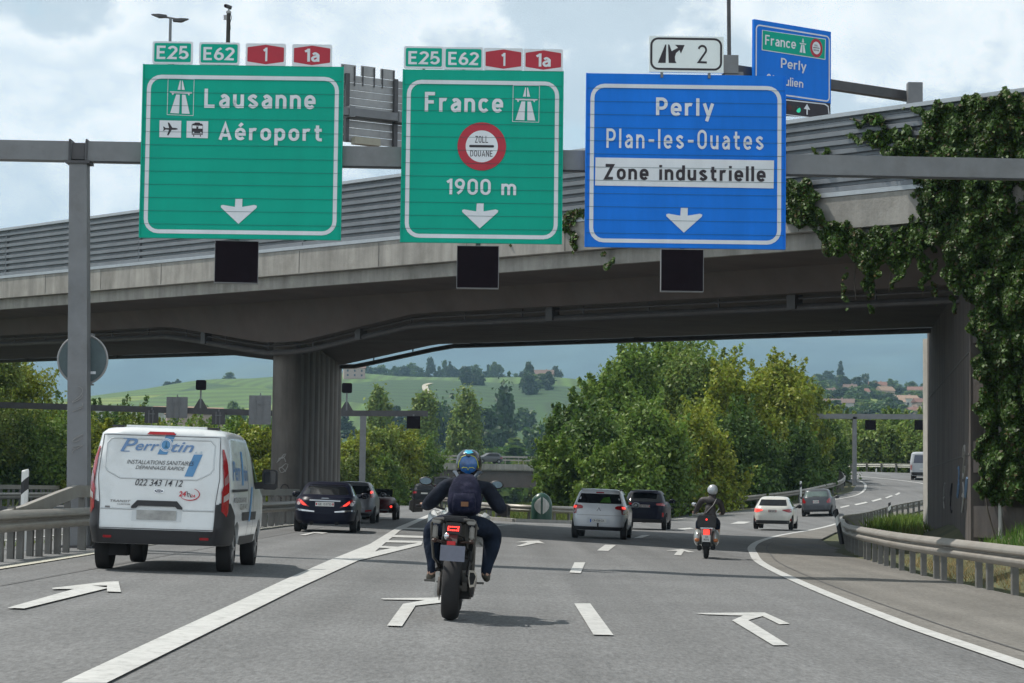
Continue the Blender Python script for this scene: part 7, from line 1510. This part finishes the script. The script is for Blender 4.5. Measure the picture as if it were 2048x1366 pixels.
# --- left edge and the band of bushes behind the left guard rails
G2 = 'trees and bushes behind the left carriageways'
LT = [(-30, 705, 136, 7.0, LO, 'leafy_tree', 'tall tree cut by the left edge of the photo'), (40, 738, 142, 6.5, LY, 'leafy_tree', 'feathery yellow-green tree at the left edge under the bridge'), (15, 840, 138, 7.0, LD, 'broad_bush', 'dark bush low at the left edge'),
 (105, 842, 137, 6.5, LG, 'broad_bush', 'dark green bush left of the steel gantry post'), (200, 842, 137, 5.5, LY, 'broad_bush', 'yellow-green bush just right of the steel gantry post'), (262, 838, 139, 5.5, LO, 'broad_bush', 'olive bush behind the van roof, left part'),
 (330, 850, 141, 6.0, LY, 'broad_bush', 'yellowish bush behind the middle of the van roof'), (400, 852, 144, 6.0, LO, 'broad_bush', 'olive bush under the far gantry signals behind the van'), (462, 848, 138, 5.0, LG, 'broad_bush', 'green bush between the van mirror and the taller board'), (515, 842, 136, 4.5, LY, 'broad_bush', 'yellow-green bush beside the left side of the round pier'),
 (150, 815, 170, 7.0, LD, 'leafy_tree', 'dark tree behind the steel gantry post'), (240, 826, 200, 9.0, LD, 'leafy_tree', 'dark green tree in the far row left of the first board'), (335, 838, 215, 9.0, LG, 'leafy_tree', 'green tree in the far row behind the first board'), (430, 845, 205, 8.0, LG, 'leafy_tree', 'green tree in the far row between the boards'), (500, 842, 190, 7.0, LG, 'leafy_tree', 'green tree in the far row by the taller board')]
for i, (px, py, Y, W, m_, nm, lb) in enumerate(LT):
    H = Htop(px, py+(24 if px > 130 else 6), Y); bushy = nm == 'broad_bush'
    T_(px, Y, H, W, m_, nm, lb, 'bush' if bushy else 'tree', G2, n=22000 if Y < 150 else 11000, size=.15 if Y < 150 else .24, kind='bush' if bushy else 'round', z0=.1 if bushy else H*.1, seed=60+i, lobes=28)
# --- between the pier and the flyover
G3 = 'bushes between the pier and the flyover'
MT = [(702, 868, 150, 4.5, LY, 'broad_bush', 'yellow-green bush right beside the pier'), (745, 848, 160, 5.0, LO, 'broad_bush', 'olive bush behind the far gantry post'), (790, 858, 168, 5.5, LY, 'broad_bush', 'yellow-green bush under the black signal of the far gantry'),
 (832, 880, 178, 5.0, LG, 'broad_bush', 'green bush at the left end of the flyover parapet'), (715, 915, 140, 4.0, LO, 'broad_bush', 'low olive bush above the grey hatchback'), (768, 925, 150, 4.5, LG, 'broad_bush', 'low green bush above the roadster'), (815, 935, 170, 4.2, LO, 'broad_bush', 'low olive bush left of the motorcyclist')]
for i, (px, py, Y, W, m_, nm, lb) in enumerate(MT):
    H = Htop(px, py, Y)+.2; T_(px, Y+22, H, W, m_, nm, lb, 'bush', G3, n=15000, size=.18, kind='bush', z0=.1, seed=90+i, lobes=28)
# poplars
for i, (px, py, Y, W, lb) in enumerate([(755, 774, 330, 4.6, 'slim pale poplar above the far gantry arm, leftmost of three'), (848, 790, 330, 5.2, 'broader poplar at the end of the far gantry arm, middle of three'), (932, 783, 345, 6.2, 'tallest full poplar above the motorcyclist helmet, rightmost of three')]):
    H = Htop(px, py, Y); T_(px, Y, H, W, LP, 'poplar_tree', lb, 'tree', 'poplars in front of the vineyard hill', n=15000, size=.36, kind='poplar', seed=120+i, lobes=44, z0=2)
# --- right far trees behind the pale guard rail
G4 = 'trees along the outside of the far bend'
for i, (px, py, Y, W, m_, lb) in enumerate([(1650, 848, 215, 7, LO, 'olive tree outside the bend, left of the far gantry post'), (1690, 838, 225, 7, LO, 'olive tree right behind the far gantry post'), (1740, 868, 205, 7, LP, 'pale green tree outside the bend below the left lane signal'), (1785, 852, 215, 8, LG, 'green tree outside the bend between the two lane signals'), (1830, 860, 205, 7, LP, 'pale green tree outside the bend beside the abutment'), (1875, 850, 210, 7, LG, 'green tree outside the bend hidden by the abutment edge')]):
    H = Htop(px, py, Y); T_(px, Y, H, W, m_, 'leafy_tree', lb, 'tree', G4, n=13000, size=.24, kind='bush', seed=140+i, lobes=30, z0=.3)
# --- far woodland belt (reads as one mass) and trees on the hill
def far_copies(base_specs, spots, group, labelf, cat='tree', name='distant_tree'):
    protos = {}
    for i, (px, Y, H, W, kind, m_) in enumerate(spots):
        key = (kind, m_.name, i % 3)
        p = at(px, 900, Y); x = p.x; z = (float(hz(x, Y)) if Y >= 500 else float(g(x, Y)))
        if key not in protos:
            P, Nn, cs = crown_points(10, 8 if kind != 'cone' else 4.5, .6, 1500, 200+len(protos), 22, kind, .3)
            protos[key] = leaves_mesh('crown', P, Nn, 1.0, m_, 5, .2, 1.2)
        e = bpy.data.objects.new(name, protos[key]); COL.objects.link(e); e.location = (x, Y, z-.3); e.scale = (W/8 if kind != 'cone' else W/4.5, W/8 if kind != 'cone' else W/4.5, H/10); e.rotation_euler = (0, 0, i*1.7); tag(e, labelf(i, px, Y, H, W, kind, m_), cat, group)
ANC = [(0, 'at the left edge'), (70, 'left of the steel post'), (158, 'behind the steel gantry post'), (215, 'right of the steel post'), (270, 'left of the first signal'), (303, 'by the first hanging signal'), (353, 'by the first square board'), (402, 'under the left signal beacon'), (437, 'by the second hanging signal'), (480, 'left of the taller board'), (520, 'beside the pier'), (600, 'behind the pier'), (696, 'just right of the pier'), (723, 'by the far gantry post'), (755, 'by the leftmost poplar'), (795, 'between the left two poplars'), (827, 'by the far black signal'), (850, 'by the middle poplar'), (890, 'between the right two poplars'), (932, 'behind the tallest poplar'), (965, 'right of the tallest poplar'), (1000, 'above the flyover car'), (1035, 'above the flyover end'), (1070, 'by the far farmhouse'), (1100, 'left of the big clump'),
 (1600, 'right of the big clump'), (1640, 'above the left long house'), (1670, 'near the wide low house'), (1700, 'above the far gantry post'), (1741, 'above the left far signal'), (1775, 'by the cream house'), (1810, 'by the right-hand houses'), (1840, 'above the right far signal'), (1875, 'at the abutment edge')]
def far_label(place):
    def f(i, px, Y, H, W, kind, m_):
        tone = {'leaves_far_dark': 'dark', 'leaves_far_mid': 'green', 'leaves_far_light': 'pale green'}.get(m_.name, 'olive'); shp = {'cone': 'pointed conifer', 'poplar': 'columnar poplar'}.get(kind, 'round tree' if W >= H*.85 else 'upright tree')
        size = 'small ' if H < 8 else ('tall ' if H > 12 else ''); dep = ''
        if 400 < Y < 1500: dep = ', low down' if Y < 620 else (', mid-slope' if Y < 1000 else ', high')
        return f"{size}{tone} {shp} {place} {min(ANC, key=lambda a: abs(a[0]-px))[1]}{dep}"
    return f
rg = np.random.default_rng(77)
FD = leafmat('leaves_far_dark', (.042, .080, .026)); FM = leafmat('leaves_far_mid', (.075, .135, .036)); FY = leafmat('leaves_far_light', (.13, .20, .045))
spots = []
for px in np.arange(688, 1118, 9.5):
    spots.append((px+rg.uniform(-3, 3), 1570+rg.uniform(-8, 25), rg.uniform(7, 15)*(1.25 if 820 < px < 1000 else .85), rg.uniform(7, 12), 'round' if rg.uniform() < .85 else 'cone', FD if rg.uniform() < .6 else FM))
spots += [(1112, 1545, 13, 9, 'round', FD), (1088, 1560, 9, 9, 'round', FD)]
far_copies(None, spots, 'trees along the crest of the vineyard hill', far_label('on the crest'))
spots = [(455, 1540, 8, 9, 'round', FM), (352, 1500, 5, 5, 'round', FD), (342, 1500, 4, 5, 'round', FD), (332, 1490, 4, 8, 'round', FD), (950, 1240, 9, 8, 'round', FD), (958, 1236, 8, 7, 'round', FD), (930, 1235, 11, 8, 'round', FD), (1057, 1225, 14, 8, 'round', FD), (1062, 1150, 14, 11, 'round', FD), (1078, 1200, 9, 14, 'round', FY), (1095, 1180, 10, 9, 'round', FD)]
far_copies(None, spots, 'single trees on the vineyard slope', far_label('alone among the vines'))
spots = []
for k in range(120):
    px = rg.uniform(-40, 1120); Y = rg.uniform(430, 900); spots.append((px, Y, rg.uniform(7, 13), rg.uniform(8, 13), 'round' if rg.uniform() < .85 else 'cone', [FD, FM, FM, FY][int(rg.integers(4))]))
spots += [(1008, 700, 20, 9, 'poplar', FD), (870, 640, 17, 9, 'poplar', FD), (895, 660, 16, 8, 'poplar', FD), (963, 680, 17, 16, 'round', FD), (975, 480, 11, 16, 'round', FM)]
far_copies(None, spots, 'trees of the wooded belt below the vineyards', far_label('below the vines'))
spots = []
for k in range(34): px = rg.uniform(860, 1070); spots.append((px, rg.uniform(345, 400), rg.uniform(6, 9.5), rg.uniform(7, 10), 'round', [FM, FY, LO][int(rg.integers(3))]))
far_copies(None, spots, 'trees right behind the flyover', far_label('behind the flyover'))
spots = []
HP = [(1660, 1500), (1668, 1250), (1720, 1480), (1755, 1530), (1770, 1470), (1785, 1300), (1812, 1310), (1838, 1480), (1845, 1250), (1740, 1150), (1700, 1540), (1822, 1120)]
for k in range(185):
    px = rg.uniform(1590, 1900); Y = rg.uniform(640, 1560)
    if any(abs(px-a) < 9 and b-230 < Y < b+10 for a, b in HP): continue
    spots.append((px, Y, rg.uniform(5.5, 10), rg.uniform(8, 14), 'round' if rg.uniform() < .8 else 'cone', [FD, FM, FM, FY][int(rg.integers(4))]))
spots += [(1681, 1560, 26, 9, 'cone', FD), (1661, 1560, 17, 17, 'round', FD), (1730, 1540, 15, 9, 'round', FD), (1790, 1540, 14, 16, 'round', FM)]
far_copies(None, spots, 'trees among the houses of the hillside village', far_label('in the village'))
by = {}
for o in COL.objects:
    if o.name.startswith('distant_tree'): by.setdefault(o['label'], []).append(o)
for lb, L_ in by.items():
    if len(L_) in (2, 3) and len(lb.split()) <= 13:
        L_.sort(key=lambda o: o.location.x/o.location.y)
        for o, wd in zip(L_, (['left of two', 'right of two'] if len(L_) == 2 else ['leftmost of three', 'middle of three', 'rightmost of three'])): o['label'] = lb+', '+wd
# ================================================================== IVY
IV = leafmat('ivy_leaves', (.055, .105, .016), tr=.2); IVR = leafmat('ivy_leaves_reddish', (.075, .055, .022), tr=.2)
def face_pt(px, py, w_):
    """where the line of sight meets the upright plane of the bridge's near face, w_ metres in front of it"""
    d = ray(px, py); o = BO-NV*w_; t = (o-CAM).dot(NV)/d.dot(NV); return CAM+d*t
def ivy(label, polys, n, seed, thick=.45, size=.072, red=.12):
    rg = np.random.default_rng(seed); P = []; al = [p for pl in polys for p in pl]; x0, x1 = min(p[0] for p in al), max(p[0] for p in al); y0, y1 = min(p[1] for p in al), max(p[1] for p in al)
    ph = rg.uniform(0, 6, 8); nc = int((x1-x0)*(y1-y0)/420)+6; CC = np.stack([rg.uniform(x0, x1, nc), rg.uniform(y0, y1, nc), rg.uniform(12, 34, nc), rg.uniform(.1, 1, nc)], 1)
    while len(P) < n:
        xs_ = rg.uniform(x0, x1, 4000); ys_ = rg.uniform(y0, y1, 4000)
        for x, y in zip(xs_, ys_):
            bx = x+9*math.sin(y/13+ph[0])+5*math.sin(y/5+ph[1]); by = y+9*math.sin(x/11+ph[2])+5*math.sin(x/4.3+ph[3])
            if not any(inpoly(bx, by, pl) for pl in polys): continue
            dd = np.hypot(CC[:, 0]-x, (CC[:, 1]-y)*.75)/CC[:, 2]; f = float((CC[:, 3]*np.clip(1-dd**2, 0, 1)).max())
            if f < .06 and rg.uniform() < .6: continue
            w_ = .03+thick*f*(.45+.55*rg.uniform()**.4)+rg.exponential(.03)
            q = face_pt(x, y, w_); P.append((q.x, q.y, q.z))
            if len(P) >= n: break
    P = np.array(P); o0 = P.mean(0); o0[2] = P[:, 2].min(); e = empty('ivy', tuple(o0), label=label, cat='ivy', group=None); P -= o0
    Nn = np.tile(np.array([-NV.x*.9, -NV.y*.9, .45]), (n, 1)); k = int(n*(1-red))
    for nm, q, m_ in (('leaves', slice(0, k), IV), ('reddish_leaves', slice(k, n), IVR)):
        me = leaves_mesh(nm, P[q], Nn[q], size, m_, seed+1, droop=1.2, elong=1.25, tintv=.5); o = bpy.data.objects.new(nm, me); COL.objects.link(o); o.parent = e
    return e
def stems(e, lines):
    for L_ in lines:
        mb = MB(); mb.tube([face_pt(x, y, .12+.05*math.sin(k*2.1))-e.location for k, (x, y) in enumerate(L_)], [.022-.012*k/len(L_) for k in range(len(L_))], 5); mb.build('stem', BARK, e)
iv_m = ivy('broad mass of ivy spilling over the noise barrier at the right edge', [[(1800, 290), (1835, 255), (1870, 215), (1925, 198), (1985, 190), (2140, 170), (2140, 560), (1960, 560), (1935, 600), (1900, 575), (1880, 505), (1850, 470), (1830, 500), (1825, 430), (1840, 380), (1800, 320), (1760, 300)]], 72000, 1, .8)
iv_c = ivy('thick curtain of ivy hanging down the abutment at the right edge', [[(1925, 560), (1955, 540), (2140, 540), (2140, 1010), (2048, 1008), (1990, 1010), (1965, 1000), (1950, 925), (1962, 880), (1955, 760), (1948, 660), (1938, 610)]], 84000, 2, .9)
iv_g = ivy('garland of ivy drooping under the bridge edge right of the blue sign', [[(1560, 350), (1610, 362), (1640, 420), (1690, 455), (1760, 462), (1830, 440), (1850, 500), (1800, 540), (1760, 530), (1735, 580), (1712, 520), (1680, 510), (1655, 495), (1625, 470), (1600, 455), (1565, 430)], [(1830, 480), (1860, 480), (1850, 580), (1838, 560)], [(1775, 520), (1800, 520), (1790, 570)]], 40000, 3, .42)
ivy('sparse ivy shoots creeping along the barrier ribs left of the ivy mass', [[(1620, 305), (1650, 296), (1660, 300), (1628, 309)], [(1700, 236), (1740, 238), (1770, 250), (1810, 262), (1835, 285), (1800, 280), (1765, 262), (1735, 246)], [(1690, 268), (1740, 268), (1765, 275), (1790, 300), (1760, 296), (1740, 276)], [(1800, 215), (1850, 220), (1880, 240), (1850, 238)], [(1735, 292), (1780, 300), (1800, 320), (1770, 312)]], 2600, 4, .2, .10, .05)
ivy('small ivy strand hanging between the France and Perly signs', [[(1128, 425), (1165, 420), (1168, 445), (1150, 452), (1146, 500), (1138, 505), (1136, 455), (1126, 445)]], 1300, 5, .2, .10, .3)
ivy('tiny ivy tuft dangling below the bridge edge under the blue sign', [[(1213, 515), (1222, 510), (1228, 535), (1218, 540)], [(1190, 497), (1205, 495), (1203, 508)]], 160, 6, .1, .09)
ivy('tiny ivy tuft on the bridge edge under the France sign', [[(1014, 490), (1022, 490), (1021, 510), (1016, 508)]], 90, 7, .1, .08)

stems(iv_g, [[(1572, 362), (1600, 395), (1626, 440), (1668, 478), (1720, 492), (1785, 502), (1850, 478)], [(1700, 488), (1712, 520), (1708, 560), (1712, 600)], [(1775, 500), (1782, 540), (1778, 585)], [(1845, 480), (1850, 540), (1845, 590)]])
stems(iv_c, [[(1975, 985), (1985, 900), (1975, 820), (1990, 700), (1985, 600)], [(2010, 1060), (2000, 1010), (2012, 930), (2005, 820), (2020, 720)], [(1990, 1075), (1975, 1020), (1968, 960), (1972, 880)]])
stems(iv_m, [[(1760, 262), (1800, 280), (1850, 290), (1900, 310)], [(1850, 470), (1870, 420), (1860, 360), (1880, 300)], [(1700, 238), (1745, 246), (1790, 262)]])
for k, (x0, y0, ln) in enumerate(((1690, 560, 60), (1742, 575, 50), (1905, 575, 55), (1868, 500, 110))):
    ivy('thin trailing ivy strand '+('left of the garland tip', 'at the garland tip', 'beside the abutment corner', 'between garland and curtain')[k], [[(x0-5, y0-25), (x0+5, y0-25), (x0+4, y0+ln), (x0-3, y0+ln)]], 700, 30+k, .12, .07, .15)
# ================================================================== FLYOVER, HOUSES, HAZE
YF = 300.0
a, b = at(700, 925, YF), at(1140, 927, YF+14); d = (b-a); d.z = 0; d.normalize(); zf = (a.z+b.z)/2; nrm = Vector((-d.y, d.x, 0))
fl = empty('flyover', (a.x, a.y, gz(a.x, a.y)), label='concrete road flyover with metal parapets crossing the background behind the motorcyclist', cat='flyover')
def fput(mb, nm, m_, **k): o = mb.build(nm, m_, fl, **k); o.location = -fl.location; return o
A0, B0 = a-d*40, b+d*40; A0.z = B0.z = zf
mb = MB(); mb.beam(A0+nrm*6+Vector((0, 0, -.55)), B0+nrm*6+Vector((0, 0, -.55)), 12, .9); fput(mb, 'deck', CONC)
mb = MB(); mb.beam(A0+nrm*2+Vector((0, 0, -2.2)), B0+nrm*2+Vector((0, 0, -2.2)), 2.5, 2.4); fput(mb, 'girder', CONCD)
mb = MB(); mb.beam(A0-nrm*.12+Vector((0, 0, -.45)), B0-nrm*.12+Vector((0, 0, -.45)), .25, .8); fput(mb, 'edge_beam', CONC)
for off in (0.1, 11.6):
    mb = MB()
    for h in ((.55, .95) if off < 1 else (.7, 1.25)): mb.beam(A0+nrm*off+Vector((0, 0, h)), B0+nrm*off+Vector((0, 0, h)), .12, .18)
    L_ = (B0-A0).length
    for k in range(int(L_/3)): p = A0+d*(k*3)+nrm*off; mb.box((p.x, p.y, p.z+.5), (.1, .1, 1.0))
    fput(mb, 'parapet', RAILM)
for s in (.3, .72):
    p = A0+(B0-A0)*s+nrm*4; mb = MB(); mb.tube([(p.x, p.y, -4), (p.x, p.y, zf-1)], .8, 14); fput(mb, 'pier', CONC, smooth=True)
p = at(1003, 924, YF+5); simple_car('sport_utility_car', 'dark grey car crossing the flyover to the left, right of the motorcyclist helmet', 1003, 924, YF+6, math.atan2(d.y, d.x)+math.pi/2, paint('paint_slate', (.07, .075, .085)), 1.8, 1.55, 4.3, sc=zf-.08)
WALLS = [mat('house_wall_cream', (.42, .37, .30), rough=.8, var=.08), mat('house_wall_white', (.50, .48, .45), rough=.8, var=.08), mat('house_wall_pink', (.40, .29, .24), rough=.8, var=.08)]
ROOFS = [mat('roof_tile_red', (.20, .10, .075), rough=.85, var=.25, scale=1.5), mat('roof_tile_brown', (.15, .10, .08), rough=.85, var=.25, scale=1.5), mat('roof_tile_tan', (.30, .20, .14), rough=.85, var=.2, scale=1.5)]
WIN = mat('house_window', (.04, .045, .055), rough=.2, var=0)
def house(px, py, Y, w_, dp, h, rh, rz, wi, ri, label, group=None, name='house', nwin=3):
    """py: ground line of the house"""
    q = onhill(px, py) if Y > 1000 else at(px, py, Y); z = q.z; Y = q.y; e = empty(name, (q.x, Y, z), rz, label, 'house', group)
    mb = MB(); mb.box((0, 0, h/2-1), (w_, dp, h+2)); mb.build('wall', WALLS[wi], e)
    mb = MB(); o_ = .5; mb.add([(-w_/2-o_, -dp/2-o_, h), (w_/2+o_, -dp/2-o_, h), (w_/2+o_, dp/2+o_, h), (-w_/2-o_, dp/2+o_, h), (-w_/2-o_, 0, h+rh), (w_/2+o_, 0, h+rh)], [(0, 1, 5, 4), (2, 3, 4, 5), (0, 4, 3), (1, 2, 5), (0, 3, 2, 1)]); r_ = mb.build('roof', ROOFS[ri], e)
    mb = MB(); mb.box((w_*.2, dp*.15, h+rh*.9), (.8, .8, 1.6)); mb.build('chimney', WALLS[2], r_)
    fl_ = max(1, int(h/2.9))
    for f in range(fl_):
        for k in range(nwin):
            mb = MB(); mb.box((-w_/2+w_*(k+.5)/nwin, -dp/2-.03, 1.5+f*2.8), (1.1, .06, 1.3)); mb.build('window', WIN, e)
GH = 'houses of the village on the hillside'
H_ = [(1660, 800, 1500, 20, 10, 5, 2.5, .3, 1, 1, 'grey-roofed long house at the left edge of the village'), (1668, 828, 1250, 24, 12, 5.5, 2.5, -.2, 1, 1, 'wide low house with a brown roof, lower left of the village'), (1720, 800, 1480, 12, 9, 5, 2.5, .1, 1, 0, 'small white house high in the village'), (1755, 792, 1530, 14, 9, 7, 3, -.1, 1, 0, 'white gabled house near the top of the village'), (1770, 800, 1470, 12, 8, 6, 3, .4, 2, 2, 'pinkish house below the white gabled one'),
      (1785, 818, 1300, 16, 10, 4, 2.4, 0, 0, 2, 'cream house with tan roof at the middle of the village'), (1812, 814, 1310, 15, 10, 5, 2.2, .1, 1, 2, 'white house right of the cream one'), (1838, 795, 1480, 18, 10, 5, 2.6, -.2, 2, 0, 'red-roofed house at the upper right of the village'), (1845, 822, 1250, 12, 9, 5, 2.6, .2, 2, 0, 'red-roofed house beside the abutment edge'), (1740, 835, 1150, 9, 8, 3, 2, .2, 2, 2, 'small tan house among trees, lower middle of the village'), (1700, 790, 1540, 10, 8, 5, 2.4, 0, 1, 1, 'small white house half hidden by trees, upper left'), (1822, 834, 1120, 10, 8, 3.5, 2.2, -.1, 2, 0, 'low red house at the bottom right of the village')]
for h_ in H_: house(*h_[:3], h_[3]*.72, h_[4]*.8, h_[5]*.85, h_[6]*.85, *h_[7:], group=GH)
house(708, 756, 1480, 13, 10, 6, 2.6, .15, 2, 0, 'pinkish farmhouse at the left top of the vineyard hill, beside the pier')
house(1083, 762, 1500, 14, 10, 3.5, 3.2, -.1, 0, 1, 'brown-roofed farmhouse on the crest, right of the tree row')
house(388, 850, 620, 16, 10, 3, 2.2, .2, 2, 2, 'low tan-roofed building behind the van, right part'); house(348, 846, 640, 12, 8, 3, 2.0, -.1, 1, 2, 'low tan-roofed building behind the van, left part')
p = at(235, 822, 560); e = empty('warehouse', (p.x, 560, p.z-1.5), label='long flat white-roofed building just under the far gantry beam at the left', cat='warehouse')
mb = MB(); mb.box((0, 0, 0), (22, 14, 3)); mb.build('wall', WALLS[1], e); mb = MB(); mb.box((0, 0, 1.7), (23, 15, .4)); mb.build('roof', mat('white_roof', (.6, .62, .63)), e)
# haze: one closed box of even air round everything, sky outside it
hm = bpy.data.materials.new('haze_air'); hm.use_nodes = True; t = hm.node_tree; t.nodes.remove(t.nodes['Principled BSDF'])
pv = t.nodes.new('ShaderNodeVolumePrincipled'); pv.inputs['Color'].default_value = (.46, .74, 1.0, 1); pv.inputs['Density'].default_value = 1.55e-4; pv.inputs['Anisotropy'].default_value = .15
t.links.new(pv.outputs[0], t.nodes['Material Output'].inputs['Volume'])
mb = MB(); mb.box((0, 4050, 345), (18400, 11400, 850)); o = mb.build('haze', hm); tag(o, kind='stuff', label='thin blue haze in the air between the camera and the mountain')
